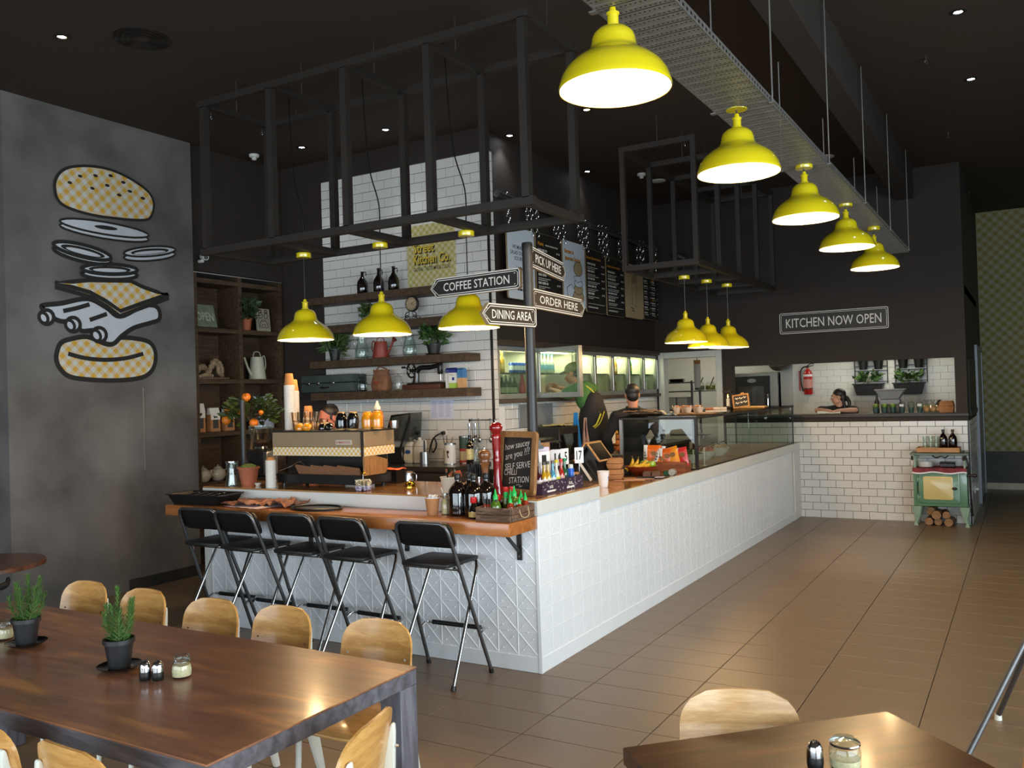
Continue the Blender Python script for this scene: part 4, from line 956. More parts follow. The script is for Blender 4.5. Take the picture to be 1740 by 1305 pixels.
for i,(y0,y1,z0,z1,kd,lb)in enumerate(MB):
 t=thing('menu_board',lb,'menu board',(-1.92,(y0+y1)/2,(z0+z1)/2),0,'menu boards hanging on chains');w=y1-y0;h=z1-z0
 M=basis((0,0,0),(0,1,0),(0,0,1))
 g=G();g.prism(rrect(w,h,.03,3),-.012,.006,M);g.build('panel',PLY,t,smooth=False)
 face={'w':MENUWHITE,'g':MENUWHITE,'k':CARD}.get(kd,SIGNINK)
 g=G();g.prism(rrect(w-.006,h-.006,.03,3),.006,.0075,M);g.build('printed_face',face,t,smooth=False)
 M2=M@Matrix.Translation((0,0,.0082))
 def bars(rows,mat,name='print'):
  g=G()
  for(x,y,bw,bh)in rows:g.add([(x,y,0),(x+bw,y,0),(x+bw,y+bh,0),(x,y+bh,0)],[(0,1,2,3)])
  g.v=[tuple(M2@Vector(v))for v in g.v];o_=g.build(name,mat,t,smooth=False);o_['kind']='stuff';return o_
 def words(x,y,bw,bh,gapw=.012):
  out=[];cx=x
  while cx<x+bw-.01:
   l=rnd.uniform(.02,.05)*bh/.014;l=min(l,x+bw-cx);out.append((cx,y,l,bh));cx+=l+gapw*bh/.014*.6
  return out
 if kd=='w':
  for s,ww,z in(('WE MAKE OUR',.36,.17),('SALAD DRESSINGS',.44,.11),('SOURCED',.28,.05)):text('lettering',s,BLACKINK,t,M2@Matrix.Translation((-.01,z,0)),width=ww,height=.042,bold=.01,extrude=0)
  g=G()
  for k in range(4):stroke(g,ellpts(.03+.04*k-.06,-.06-.012*(k%2),.035,.02,14,.4*k),.006,True)
  for k in range(3):stroke(g,[(-.12+.05*k,-.03),(-.08+.05*k,-.075),(-.05+.05*k,-.04)],.006)
  stroke(g,[(-.12,-.1),(-.09,-.2),(.09,-.2),(.12,-.1)],.006)
  g.v=[tuple(M2@Vector(v))for v in g.v];g.build('drawing',BLACKINK,t,smooth=False)
  bars(words(-.1,-.29,.2,.02),BLACKINK)
 elif kd=='g':
  for s,ww,z in(('Burgers &',.24,.26),('Japanese Sandos',.42,.18)):
   text('letter_shadow',s,BLACKINK,t,M2@Matrix.Translation((-.25+ww/2+.004,z-.005,0)),width=ww,height=.062,bold=.03,extrude=0)
   text('lettering',s,ORANGE,t,M2@Matrix.Translation((-.25+ww/2,z,.001)),width=ww,height=.062,bold=.02,extrude=0)
  def shp(name,pts,mat,ln=.007):
   g=G();g.add([(a,b,.0004*len(t.children))for a,b in pts],[tuple(range(len(pts)))]);g.v=[tuple(M2@Vector(v))for v in g.v];g.build(name,mat,t,smooth=False)
   g=G();stroke(g,pts,ln,True);g.v=[tuple(M2@Vector((v[0],v[1],.0004*len(t.children))))for v in g.v];g.build(name+'_outline',BLACKINK,t,smooth=False)
  shp('drawn_bun',ellpts(.09,-.26,.15,.075,24),CARD);shp('drawn_bun',ellpts(.09,-.17,.12,.06,24),CARD)
  shp('drawn_patty',ellpts(.09,-.10,.11,.045,24),MENUWHITE);shp('drawn_cheese',[(-.05,-.03),(.06,-.09),(.2,-.055),(.1,.0)],MENUWHITE)
  shp('drawn_sauce_cup',[(-.22,-.17),(-.1,-.12),(-.02,-.19),(-.1,-.29),(-.2,-.28)],MENUWHITE)
  shp('drawn_bun',ellpts(.09,.075,.115,.085,24),CARD)
 elif kd=='k':
  g=G();stroke(g,[(-.08,.12),(-.09,-.17),(.05,-.22),(.08,.12)],.009,True)
  for k in range(9):
   x=-.085+.02*k;hh=.23+.035*math.sin(k*2.1);stroke(g,[(x,.12),(x-.004,hh),(x+.016,hh+.01),(x+.018,.12)],.005)
  stroke(g,[(-.13,-.225),(-.02,-.245)],.012);stroke(g,[(-.11,-.26),(0,-.275)],.012)
  g.v=[tuple(M2@Vector(v))for v in g.v];g.build('drawing',BLACKINK,t,smooth=False)
 else:
  if kd in 'bt':
   hd='Pasta' if kd=='b' else 'Burgers Japanese Sandos'
   text('lettering',hd,ORANGE,t,M2@Matrix.Translation((-.19 if kd=='b' else-.05,h/2-.115,0)),width=.13 if kd=='b' else .42,height=.04,bold=.02,extrude=0)
   rows=words(-.08,h/2-.13,.3,.016)if kd=='b' else[]
   z=h/2-.20
   for k in range(5):
    rows+=words(-w/2+.04,z,rnd.uniform(.16,.28),.026);rows+=words(-w/2+.04,z-.032,rnd.uniform(.2,.36),.010);rows+=words(-w/2+.04,z-.052,rnd.uniform(.15,.36),.010)
    rows+=[(w/2-.12,z+.002,.03,.02),(w/2-.07,z+.002,.03,.02)];z-=.092
   rows+=[(-w/2+.04,-h/2+.105,w-.09,.006)]+words(-w/2+.04,-h/2+.055,.3,.018)
   bars(rows,PRINT)
  else:
   rows=[]
   for c_ in range(2):
    z=h/2-.10
    for k in range(8):
     x=-w/2+.03+c_*w/2;rows+=words(x,z,rnd.uniform(.1,.15),.020);rows+=words(x,z-.024,rnd.uniform(.12,.19),.009);rows+=[(x+w/2-.06,z,.02,.015)];z-=.075
   bars(rows,PRINT)
   bars([(.03,h/2-.16,.1,.022),(.03,-.08,.09,.022)],ORANGE)
 for yy in(-w/2+.045,w/2-.045):chain(t,yy,h/2-.02,3.875-(z0+z1)/2,.012)
 for yy in(-w/2+.085,w/2-.085):chain(t,yy,h/2-.02+.10,3.875-(z0+z1)/2,-.02)
# ---------------------------------------------------------------- open bookshelf between the concrete wall and the coffee station
t=thing('bookshelf','tall dark timber bookshelf of two bays beside the concrete wall','bookshelf',(-4.85,0,0))
g=G();g.box(-.36,-.345,1.385,2.665,.3,3.18);g.build('back_panel',DARKWOOD,t,smooth=False)
for y in(1.385,2.0,2.615):
 g=G();g.box(-.345,0,y,y+.05,.3,3.18);g.build('upright',DARKWOOD,t,bevel=.002)
for z in(.40,.94,1.475,2.045,2.60,3.13):
 for y0,y1 in((1.435,2.0),(2.05,2.615)):
  g=G();g.box(-.345,-.005,y0,y1,z-.05,z);g.build('shelf',DARKWOOD,t,bevel=.002)
g=G();g.box(-.345,.002,1.385,2.665,3.18,3.19);g.build('edge_strip',MATS['bright_aluminium'],t,smooth=False)
# ---------------------------------------------------------------- small-object builders
def lathe_part(t,name,prof,mat,n=20,at=(0,0,0),**kw):
 g=G();g.lathe(prof,n,at,cap=kw.pop('cap',True));return g.build(name,mat,t,angle=kw.get('angle',45))
GROUP_LABELS={}
def bottle(lb,loc,prof,mat,cap=None,capmat=None,label=None,labelmat=None,group=None,n=18,name='bottle',cat='bottle',liquid=None):
 """prof: outline of the body; cap: outline of the cap; label: (z0,z1,r); liquid: (z1, material)"""
 t=thing(name,lb,cat,loc,0,group)
 lathe_part(t,'body',prof,mat,n)
 if liquid:
  pr=[(max(.001,r-.002),z+.002)for r,z in prof if z<=liquid[0]]
  pr=[(.001,pr[0][1])]+pr+[(.001,pr[-1][1])]
  lathe_part(t,'contents',pr,liquid[1],n,cap=False)
 if cap:lathe_part(t,'cap',cap,capmat or BLACKPLASTIC,n)
 if label:lathe_part(t,'label',[(label[2]+.0008,label[0]),(label[2]+.0008,label[1])],labelmat,n,cap=False)
 return t
def foliage(t,c,rx,rz,n,size,mat=LEAF,seed=1,up=.5,name='foliage',shape=.35):
 """a head of many small folded leaves on fine twigs"""
 r=random.Random(seed);g=G()
 for k in range(n):
  th=r.uniform(0,2*PI);f=r.random()**.5;ph=r.uniform(-1,1)
  p=Vector((c[0]+rx*f*math.cos(th)*math.sqrt(1-ph*ph*.7),c[1]+rx*f*math.sin(th)*math.sqrt(1-ph*ph*.7),c[2]+rz*ph*f))
  d=Vector((math.cos(th),math.sin(th),r.uniform(-.2,1)*up*2)).normalized();s=size*r.uniform(.6,1.2)
  side=d.cross(Vector((r.uniform(-1,1),r.uniform(-1,1),r.uniform(-.5,1)))).normalized()*s*shape;nn=side.cross(d).normalized()*s*.12
  g.add([p,p+d*s*.5+side+nn,p+d*s,p+d*s*.5-side+nn,p+d*s*.45],[(0,4,1),(1,4,2),(2,4,3),(3,4,0)])
 o=g.build(name,mat,t,smooth=False);o['kind']='stuff';return o
def twigs(t,base,c,rx,rz,n,seed=2,r0=.003,mat=None):
 r=random.Random(seed);g=G()
 for k in range(n):
  th=r.uniform(0,2*PI);e=Vector((c[0]+rx*.8*math.cos(th)*r.random(),c[1]+rx*.8*math.sin(th)*r.random(),c[2]+rz*r.uniform(-.2,.8)))
  b=Vector(base);m_=(b+e)/2+Vector((r.uniform(-.02,.02),r.uniform(-.02,.02),.01));g.tube([b,m_,e],[r0,r0*.8,r0*.5],5)
 return g.build('stem',mat or pm('green_stem','55603a',.7),t)
POTBLACK=pm('black_pot_plastic','1a1a1b',.45,var=.1)
SOIL=pm('dark_soil','2a1d14',.95,var=.3,scale=60,bump=.3)
def pot(t,r0,r1,h,mat,rim=.006,n=24):
 lathe_part(t,'pot',[(r0,0),(r1,h-.014),(r1+rim,h-.014),(r1+rim,h),(r1-.004,h),(r1-.006,h-.02),(.001,h-.02)],mat,n)
 lathe_part(t,'soil',[(r1-.006,h-.019),(.001,h-.014)],SOIL,n,cap=False)
def handle(t,pts,r,mat,name='handle'):
 g=G();g.tube(smooth_path(pts,5),r,8);return g.build(name,mat,t)
# ---------------------------------------------------------------- long table: rosemary pots, shakers, jars
ROSEMARY=pm('rosemary_green','4d7034',.55,var=.3,scale=40)
def rosemary(loc,lb,seed,stems):
 t=thing('potted_rosemary',lb,'potted plant',loc,0,'rosemary pots on the long table')
 lathe_part(t,'saucer',[(.045,0),(.06,.004),(.082,.016),(.084,.019),(.078,.017),(.05,.008),(.001,.007)],pm('glossy_black_saucer','0e0e0e',.12,coat=.5),32,cap=False)
 lathe_part(t,'pot',[(.040,.008),(.054,.105),(.060,.105),(.060,.122),(.054,.122),(.051,.10),(.001,.10)],POTBLACK,28)
 lathe_part(t,'soil',[(.052,.103),(.001,.108)],SOIL,20,cap=False)
 r=random.Random(seed)
 for(dx,dy,hh,lean)in stems:
  base=Vector((dx*.3,dy*.3,.10));tip=Vector((dx*1.35,dy*1.35,.10+hh));mid=base.lerp(tip,.5)+Vector((dx*.25,dy*.25,0))
  path=smooth_path([base,mid,tip],8)
  g=G();g.tube(path,.0022,5);st=g.build('stem',pm('rosemary_stem','6a7446',.7),t)
  g=G();n=int(hh/.0022)
  for k in range(n):
   f=.06+.94*k/n;i=min(len(path)-2,int(f*(len(path)-1)));p=path[i].lerp(path[i+1],f*(len(path)-1)-i);ax=(path[i+1]-path[i]).normalized()
   a=k*2.4+r.uniform(-.4,.4);s=(.040-.016*f)*r.uniform(.8,1.25);side=Vector((math.cos(a),math.sin(a),0));d=(side*.85+ax*(.45+.7*f)).normalized();w=d.cross(ax).normalized()*.0024
   g.add([p-w,p+w,p+d*s*.6+w*1.1,p+d*s,p+d*s*.6-w*1.1,p+d*s*.5+ax*.0012],[(0,1,5),(1,2,5),(2,3,5),(3,4,5),(4,0,5)])
  o=g.build('needles',ROSEMARY,st,smooth=False);o['kind']='stuff'
rosemary((-1.087,-2.669,.75),'rosemary in a black pot farther left on the long table',3,[(0,.01,.20,0),(.05,.02,.19,0),(-.045,0,.15,0),(-.03,.03,.13,0),(.02,-.03,.15,0),(.07,-.01,.16,0),(-.015,-.02,.17,0),(.04,.04,.12,0),(-.04,-.03,.11,0)])
rosemary((-0.393,-2.706,.75),'rosemary in a black pot beside the shakers on the long table',8,[(-.03,.02,.205,0),(.06,0,.175,0),(-.055,0,.14,0),(.03,.02,.15,0),(0,-.02,.15,0),(-.02,-.03,.12,0),(.045,-.03,.13,0),(.01,.04,.16,0),(-.05,.04,.11,0)])
SALT=pm('sugar_grains','d9c9a0',.9,var=.15,scale=120)
def shaker(loc,lb,group):
 t=thing('shaker',lb,'shaker',loc,0,group)
 lathe_part(t,'base',[(.0185,0),(.021,.004),(.0225,.018),(.0215,.032),(.001,.032)],BLACKPLASTIC,24)
 lathe_part(t,'body',[(.0212,.032),(.0212,.046),(.019,.060),(.012,.070),(.001,.072)],CHROME,24,cap=False)
 g=G()
 for k in range(7):a=2*PI*k/6;rr=0 if k==6 else .008;g.cyl((rr*math.cos(a),rr*math.sin(a),.068),(rr*math.cos(a),rr*math.sin(a),.0735),.0015,n=6)
 g.build('pour_holes',BLACKPLASTIC,t)
shaker((-.180,-2.748,.75),'left chrome and black shaker beside the rosemary pot','shakers on the long table')
shaker((-.134,-2.728,.75),'right chrome and black shaker next to the swing-top jar','shakers on the long table')
def sugar_jar(loc,lb,k=1.0):
 t=thing('glass_jar',lb,'jar',loc)
 lathe_part(t,'body',[(.030*k,0),(.036*k,.006),(.038*k,.03),(.034*k,.052),(.029*k,.060),(.031*k,.066),(.031*k,.072),(.027*k,.072),(.027*k,.06)],CLEAR,28)
 lathe_part(t,'contents',[(.001,.004),(.034*k,.008),(.0355*k,.03),(.032*k,.048),(.001,.050)],SALT,24,cap=False)
 lathe_part(t,'lid',[(.030*k,.073),(.032*k,.078),(.026*k,.086),(.001,.088)],CLEAR,28,cap=False)
 g=G();g.tube(smooth_path([(.031*k,-.006,.063),(.046*k,-.004,.074),(.044*k,.004,.084),(.030*k,.006,.080)],4),.0014,6);g.tube([(.031*k*math.cos(a),.031*k*math.sin(a),.062)for a in[2*PI*i/20 for i in range(20)]],.0012,5,closed=True);g.build('wire_clip',CHROME,t)
sugar_jar((-.078,-2.665,.75),'swing-top glass jar of sugar to the right of the shakers')
sugar_jar((-1.285,-2.65,.75),'glass jar of sugar behind the left rosemary pot',.95)
shaker((2.19,-2.435,.75),'chrome shaker on the dark square table',None)
t=thing('glass_jar','round glass jar at the front of the dark square table','jar',(2.262,-2.405,.75))
lathe_part(t,'body',[(.034,0),(.040,.006),(.042,.05),(.037,.062),(.039,.066),(.039,.074),(.034,.076)],CLEAR,28);lathe_part(t,'lid',[(.036,.0755),(.030,.083),(.001,.085)],CLEAR,24,cap=False);lathe_part(t,'contents',[(.001,.004),(.037,.008),(.039,.03),(.001,.032)],SALT,24,cap=False)
lathe_part(t,'wire_ring',[(.0395,.066),(.041,.069),(.0395,.072)],CHROME,24,cap=False)
# ---------------------------------------------------------------- timber bar: tub, paper, tray, sauces
t=thing('cutlery_tub','black plastic cutlery tub at the left end of the timber bar','tub',(-2.86,-.20,1.003),.06)
g=G();W,D,H=.27,.13,.082
for(a,b_,c_,d_)in((-1,-1,1,-1),(1,-1,1,1),(1,1,-1,1),(-1,1,-1,-1)):
 g.add([(a*W*.84,b_*D*.8,.0),(c_*W*.84,d_*D*.8,.0),(c_*W,d_*D,H),(a*W,b_*D,H),(a*W*.84*.97,b_*D*.8*.97,.004),(c_*W*.84*.97,d_*D*.8*.97,.004),(c_*(W-.005),d_*(D-.005),H),(a*(W-.005),b_*(D-.005),H)],[(0,1,2,3),(5,4,7,6),(3,2,6,7)])
g.box(-W*.83,W*.83,-D*.79,D*.79,0,.005);g.build('tub_body',BLACKPLASTIC,t,smooth=False)
for k in range(5):
 x=-.16+.08*k;g=G();g.add([(x-.003,-D*.82,.005),(x+.003,-D*.82,.005),(x+.003,D*.82,.005),(x-.003,D*.82,.005),(x-.003,-D*.95,.07),(x+.003,-D*.95,.07),(x+.003,D*.95,.07),(x-.003,D*.95,.07)],[(0,1,5,4),(1,2,6,5),(2,3,7,6),(3,0,4,7),(4,5,6,7)]);g.build('divider',BLACKPLASTIC,t,smooth=False)
g=G()
for s in(-1,1):g.prism([(s*W,-D),(s*(W+.045),-D*.7),(s*(W+.045),D*.7),(s*W,D)],H-.006,H);
g.prism([(-W,D),(W,D),(W,D+.012),(-W,D+.012)],H-.006,H);g.prism([(-W,-D),(W,-D),(W,-D-.012),(-W,-D-.012)],H-.006,H);g.build('rim',BLACKPLASTIC,t,smooth=False)
for k in range(4):
 g=G();g.tube([(-.17+.09*k,-.09,.06),(-.13+.09*k,.03,.078)],.004,6);g.ell((-.12+.09*k,.05,.08),(.014,.02,.004),12,7);g.build('cutlery',CHROME,t)
def sheet(name,lb,cat,loc,w,d,mat,rough=.01,n=14,seed=1,rz=0,group=None,h0=.004,lift=0):
 """a crumpled sheet lying on a surface, with thickness"""
 g=G();vs=[];r=random.Random(seed)
 for k in range(2):
  for j in range(n):
   for i in range(n):
    x=(i/(n-1)-.5)*w;y=(j/(n-1)-.5)*d
    z=h0+max(0,rough*(mnoise.noise(Vector((x*22+seed,y*22,seed*1.7)))+.5))+lift*(j/(n-1))
    vs.append((x+.006*mnoise.noise(Vector((y*30,seed,1))),y+.006*mnoise.noise(Vector((x*30,seed,4))),z-(.0015 if k==0 else 0)))
 q=n*n;fs=[]
 for j in range(n-1):
  for i in range(n-1):
   a=j*n+i;fs.append((q+a,q+a+1,q+a+n+1,q+a+n));fs.append((a,a+n,a+n+1,a+1))
 g.add(vs,fs);o=g.build(name,mat,None,angle=70);o.location=loc;o.rotation_euler=(0,0,rz)
 if lb:tag(o,lb,cat,group)
 return o
CRINKLE=pm('crinkled_brown_paper','9a6a52',.85,var=.25,scale=14,bump=.4)
PINKPAPER=pm('pinkish_paper','d8c3c8',.85,var=.05)
sheet('paper_sheet','pale pink paper sheet under crumpled brown paper on the bar','paper',(-2.30,-.21,1.003),.42,.26,PINKPAPER,.004,seed=4,rz=-.12)
sheet('crumpled_paper','crumpled brown wrapping paper spread on the timber bar, left part','paper',(-2.40,-.17,1.009),.36,.25,CRINKLE,.035,18,seed=2,rz=.1)
sheet('crumpled_paper','crumpled brown wrapping paper nearest the black oval tray','paper',(-2.08,-.13,1.006),.34,.21,CRINKLE,.045,18,seed=5,rz=-.05)
t=thing('oval_tray','black oval serving tray on the timber bar','tray',(-1.70,-.19,1.003),.05)
g=G();g.prism(ellpts(0,0,.20,.125,36),0,.008);g.build('base',BLACKPLASTIC,t,smooth=False)
g=G();g.tube([(x,y,.012)for x,y in ellpts(0,0,.205,.13,40)],.008,8,closed=True);g.build('rim',BLACKPLASTIC,t)
def paper_cup(loc,lb,mat,h=.10,r0=.028,r1=.041,group=None,fill=None):
 t=thing('paper_cup',lb,'cup',loc,0,group)
 lathe_part(t,'cup',[(r0,0),(r1,h),(r1-.0015,h),(r0-.001,.004),(.001,.004)],mat,28)
 lathe_part(t,'rolled_rim',[(r1,h-.004),(r1+.0025,h-.001),(r1+.0015,h+.002),(r1-.0015,h+.001)],WHITEPAPER,28,cap=False)
 return t
t=paper_cup((-.70,-.165,1.003),'brown paper cup of sugar sachets on the timber bar',KRAFT,.115,.036,.049)
g=G()
for k in range(5):g.T=Matrix.Translation((-.015+.01*k,-.01+.006*(k%3),.10))@Euler((.2*k-.3,.3-.15*k,.5*k)).to_matrix().to_4x4();g.box(-.018,.018,-.003,.003,-.03,.032)
g.build('sachets',WHITEPAPER,t,smooth=False)
t=thing('sauce_jar','pale squat glass sauce bottle next to the paper cup on the bar','jar',(-.625,-.12,1.003));lathe_part(t,'body',[(.028,0),(.030,.006),(.030,.085),(.018,.105),(.016,.125),(.019,.127),(.019,.135)],CLEAR,24);lathe_part(t,'contents',[(.001,.004),(.027,.005),(.028,.085),(.016,.103),(.001,.104)],pm('pale_dressing','cdb88a',.5),20,cap=False);lathe_part(t,'lid',[(.020,.128),(.020,.14),(.001,.141)],STEEL,20,cap=False)
g=G();g.cyl((0,0,.10),(-.04,.01,.175),.004,n=8);g.build('spoon',WHITEPLASTIC,t)
GROWLER=[(.058,0),(.065,.006),(.066,.02),(.066,.135),(.060,.160),(.042,.185),(.022,.203),(.018,.210),(.018,.232),(.020,.234),(.020,.240),(.017,.242)]
GCAP=[(.021,.222),(.022,.224),(.022,.256),(.020,.258),(.001,.258)]
for i,(x,y,lb)in enumerate(((-.520,-.125,'large dark glass bottle on the bar, left and nearest of four'),(-.475,-.055,'large dark glass bottle on the bar, second from left at the back'),(-.395,-.125,'large dark glass bottle on the bar behind the soy sauce'),(-.345,-.055,'large dark glass bottle on the bar, rightmost of the four'))):
 bottle(lb,(x,y,1.003),[(r,z*1.06)for r,z in GROWLER],AMBER,[(r,z*1.06)for r,z in GCAP],BLACKPLASTIC,group='dark glass bottles on the timber bar',n=24)
RED=pm('red_plastic','c21f1f',.35,var=.04)
GREENCAP=pm('bright_green_plastic','17b04a',.35,var=.04)
SOY=pm('soy_brown','140805',.1,coat=.8)
LABELRG=pm('gold_label','b59a52',.5,var=.2,scale=60)
bottle('soy sauce bottle with red cap standing before the dark bottles',(-.335,-.225,1.003),[(.030,0),(.034,.006),(.034,.045),(.026,.07),(.015,.092),(.013,.118)],SOY,[(.020,.10),(.021,.102),(.021,.136),(.001,.137)],RED,(.012,.045,.0342),LABELRG)
bottle('soy sauce bottle with red cap behind the rope-handled crate',(-.245,-.075,1.003),[(.030,0),(.034,.006),(.034,.045),(.026,.07),(.015,.092),(.013,.118)],SOY,[(.020,.10),(.021,.102),(.021,.136),(.001,.137)],RED)
OLDWOOD=wood('weathered_crate_wood','4b3526','7a5e49',scale=6,stretch=(1.5,9,9),rough=.8,bump=.3)
t=thing('wooden_crate','weathered wooden crate with rope handles on the timber bar','crate',(-.135,-.17,1.003))
CRX,CRY,CRH=.125,.145,.088
for s in(-1,1):
 for k in range(2):g=G();g.box(-CRX,CRX,s*CRY-.008,s*CRY+.008,.002+k*.043,.042+k*.044);g.build('slat',OLDWOOD,t,bevel=.002)
 for k in range(2):g=G();g.box(s*CRX-.008,s*CRX+.008,-CRY+.009,CRY-.009,.002+k*.043,.042+k*.044);g.build('slat',OLDWOOD,t,bevel=.002)
g=G();g.box(-CRX+.009,CRX-.009,-CRY+.009,CRY-.009,0,.006);g.build('base',OLDWOOD,t,smooth=False)
ROPE=pm('jute_rope','b09a72',.9,var=.2,scale=150)
for s in(-1,1):handle(t,[(s*(CRX+.006),-.05,.07),(s*(CRX+.016),-.045,.03),(s*(CRX+.018),0,.015),(s*(CRX+.016),.05,.03),(s*(CRX+.006),.055,.078)],.004,ROPE,'rope_handle')
GREENSAUCE=pm('green_chilli_sauce','4a6a1c',.15,var=.1,coat=.6);REDSAUCE=pm('red_chilli_sauce','8a2a12',.2,var=.2,coat=.5,scale=40)
NOZ=lambda z,k=1.0:[(.014*k,z),(.014*k,z+.022*k),(.011*k,z+.026*k),(.007*k,z+.034*k),(.003*k,z+.058*k),(.001,z+.059*k)]
def squeeze(loc,lb,mat,k,lab=None,r=.030,h=.085):
 bottle(lb,loc,[(r*.8*k,0),(r*k,.006),(r*k,h*.62*k),(r*.75*k,h*.85*k),(.013*k,h*k)],mat,NOZ(h*k,k),GREENCAP,(.02*k,h*.5*k,r*k)if lab else None,lab,'green-capped chilli sauces in the crate',name='sauce_bottle')
PALELABEL=pm('pale_label','b9cfc6',.5,var=.3,scale=80)
zc=1.010
squeeze((-.165,-.235,zc+.02),'green chilli sauce in the front of the crate, green nozzle cap',GREENSAUCE,1.15,pm('green_white_label','6f8f62',.5,var=.35,scale=90))
squeeze((-.085,-.19,zc+.025),'round chilli bottle in the crate middle with pale label',REDSAUCE,.85,PALELABEL)
squeeze((-.105,-.105,zc+.03),'tall green-capped chilli bottle in the crate centre back',GREENSAUCE,1.15)
squeeze((-.045,-.145,zc+.02),'small red chilli sauce with green cap, third from the right in the crate',REDSAUCE,.80)
squeeze((-.042,-.075,zc+.03),'small red chilli sauce with green cap, rightmost in the crate',REDSAUCE,.85)
squeeze((-.085,-.055,zc+.04),'small green-capped chilli bottle at the back of the crate',REDSAUCE,.85)
squeeze((-.150,-.075,zc+.03),'green chilli sauce at the back left of the crate',GREENSAUCE,.95)
MINI=[(.011,0),(.012,.004),(.012,.050),(.006,.062),(.0055,.072)]
for i in range(5):bottle('tiny black-capped hot sauce bottle, %s of five in the left of the crate'%('leftmost','second','middle','fourth','rightmost')[i],(-.238+.021*i,-.245+.006*(i%2)+.075*(i//5),zc+.03),MINI,REDSAUCE,[(.0085,.062),(.0085,.092),(.001,.093)],BLACKPLASTIC,group='tiny hot sauce bottles in the crate',n=12,name='hot_sauce_bottle')
for x,y,lb in((-.195,-.06,'green-necked sauce with red cap at the crate back, left one'),(-.165,-.035,'green-necked sauce with red cap at the crate back, right one')):
 bottle(lb,(x,y,zc),[(.018,0),(.02,.005),(.02,.09),(.012,.115),(.011,.16)],GREENSAUCE,[(.016,.150),(.017,.152),(.017,.180),(.001,.181)],RED,(.10,.148,.0135),GREENCAP,'red-capped sauces at the back of the crate',name='sauce_bottle')
# ---------------------------------------------------------------- raised counter, right part: mills, chalkboard, drinks
zr=1.108
MILLW=wood('mill_walnut','6a3f22','8f5c35',scale=8,stretch=(6,6,1),rough=.3,coat=.4)
REDLAQ=pm('red_lacquer','8a1717',.15,var=.05,coat=.8)
t=thing('pepper_mill','tall turned wooden pepper mill beside the straw holder','pepper mill',(-.43,.07,zr))
lathe_part(t,'body',[(.036,0),(.038,.01),(.034,.02),(.036,.035),(.030,.06),(.024,.10),(.022,.15),(.026,.20),(.032,.215),(.028,.22),(.033,.232),(.030,.245)],MILLW,28)
lathe_part(t,'head',[(.030,.246),(.040,.262),(.043,.28),(.036,.30),(.020,.310),(.001,.312)],MILLW,28,cap=False);lathe_part(t,'knob',[(.006,.31),(.010,.320),(.006,.330),(.001,.331)],CHROME,16)
t=thing('pepper_mill','very tall glossy red pepper mill left of the chalkboard','pepper mill',(-.405,.185,zr))
lathe_part(t,'body',[(.040,0),(.042,.012),(.034,.03),(.037,.045),(.032,.07),(.026,.13),(.027,.22),(.030,.24),(.026,.25),(.028,.30),(.032,.38),(.034,.40),(.029,.408),(.034,.42)],REDLAQ,28)
lathe_part(t,'head',[(.033,.421),(.044,.44),(.046,.457),(.038,.477),(.02,.488),(.001,.49)],REDLAQ,28,cap=False);lathe_part(t,'knob',[(.006,.488),(.009,.497),(.005,.506),(.001,.507)],CHROME,16)
t=thing('straw_holder','steel canister packed with black straws behind the dark bottles','straw holder',(-.57,.17,zr))
lathe_part(t,'canister',[(.055,0),(.058,.004),(.058,.12),(.056,.12),(.054,.006),(.001,.006)],CHROME,28)
g=G();r=random.Random(4)
for k in range(70):
 a=r.uniform(0,2*PI);rr=.05*math.sqrt(r.random());x,y=rr*math.cos(a),rr*math.sin(a);g.cyl((x*.8,y*.8,.01),(x*1.3,y*1.3,.19+r.uniform(-.015,.02)),.0032,n=6)
o=g.build('straws',BLACKPLASTIC,t);o['kind']='stuff'
t=thing('cutlery_bucket','cream enamel bucket of wooden-handled cutlery on the counter','bucket',(-.735,.09,zr))
lathe_part(t,'bucket',[(.042,0),(.062,.115),(.066,.118),(.066,.122),(.060,.12),(.041,.004),(.001,.004)],pm('cream_enamel','d8d2c0',.3,var=.04),28)
for k in range(11):
 a=r.uniform(0,2*PI);g=G();x,y=.035*math.cos(a),.035*math.sin(a);g.tube([(x*.3,y*.3,.06),(x*1.2,y*1.2,.15+r.uniform(0,.025))],[.003,.006],6);g.build('cutlery_handle',MILLW if k%2 else BLACKPLASTIC,t)
ORNG=pm('orange_cloth','d8663a',.9,var=.1,scale=30)
g=G();g.prism([(-.11,.04),(-.05,.125),(.035,.14),(.05,.10),(-.02,.02),(-.07,-.02)],.02,.026,Matrix(((1,0,0,0),(0,0,1,0.03),(0,1,0,.02),(0,0,0,1))));tag(g.build('cleaning_cloth',ORNG,None,bevel=.002),'orange cloth draped behind the cutlery bucket','cloth').location=(-.735,.12,zr)
CHALKWOOD=wood('chalkboard_frame_wood','8a5f35','a97c4c',scale=6,stretch=(9,9,1.5),rough=.55)
CHALK=pm('chalk','cfc9bd',.95,var=.2,scale=200)
SLATE=pm('slate_black','1d1c1a',.8,var=.2,scale=20)
t=thing('chalkboard','wood-framed chalkboard with handwritten chilli station notice','chalkboard',(-.255,.20,zr))
u=Vector((.372,-.137,0)).normalized();up=Vector((0,0,1));nn=u.cross(up)
M=basis(Vector((0,0,.214))+nn*.0,u,up+nn*-.10)
g=G();fr=rrect(.385,.425,.03,5);g.prism(fr,-.016,-.004,M);g.build('backing',CHALKWOOD,t,smooth=False)
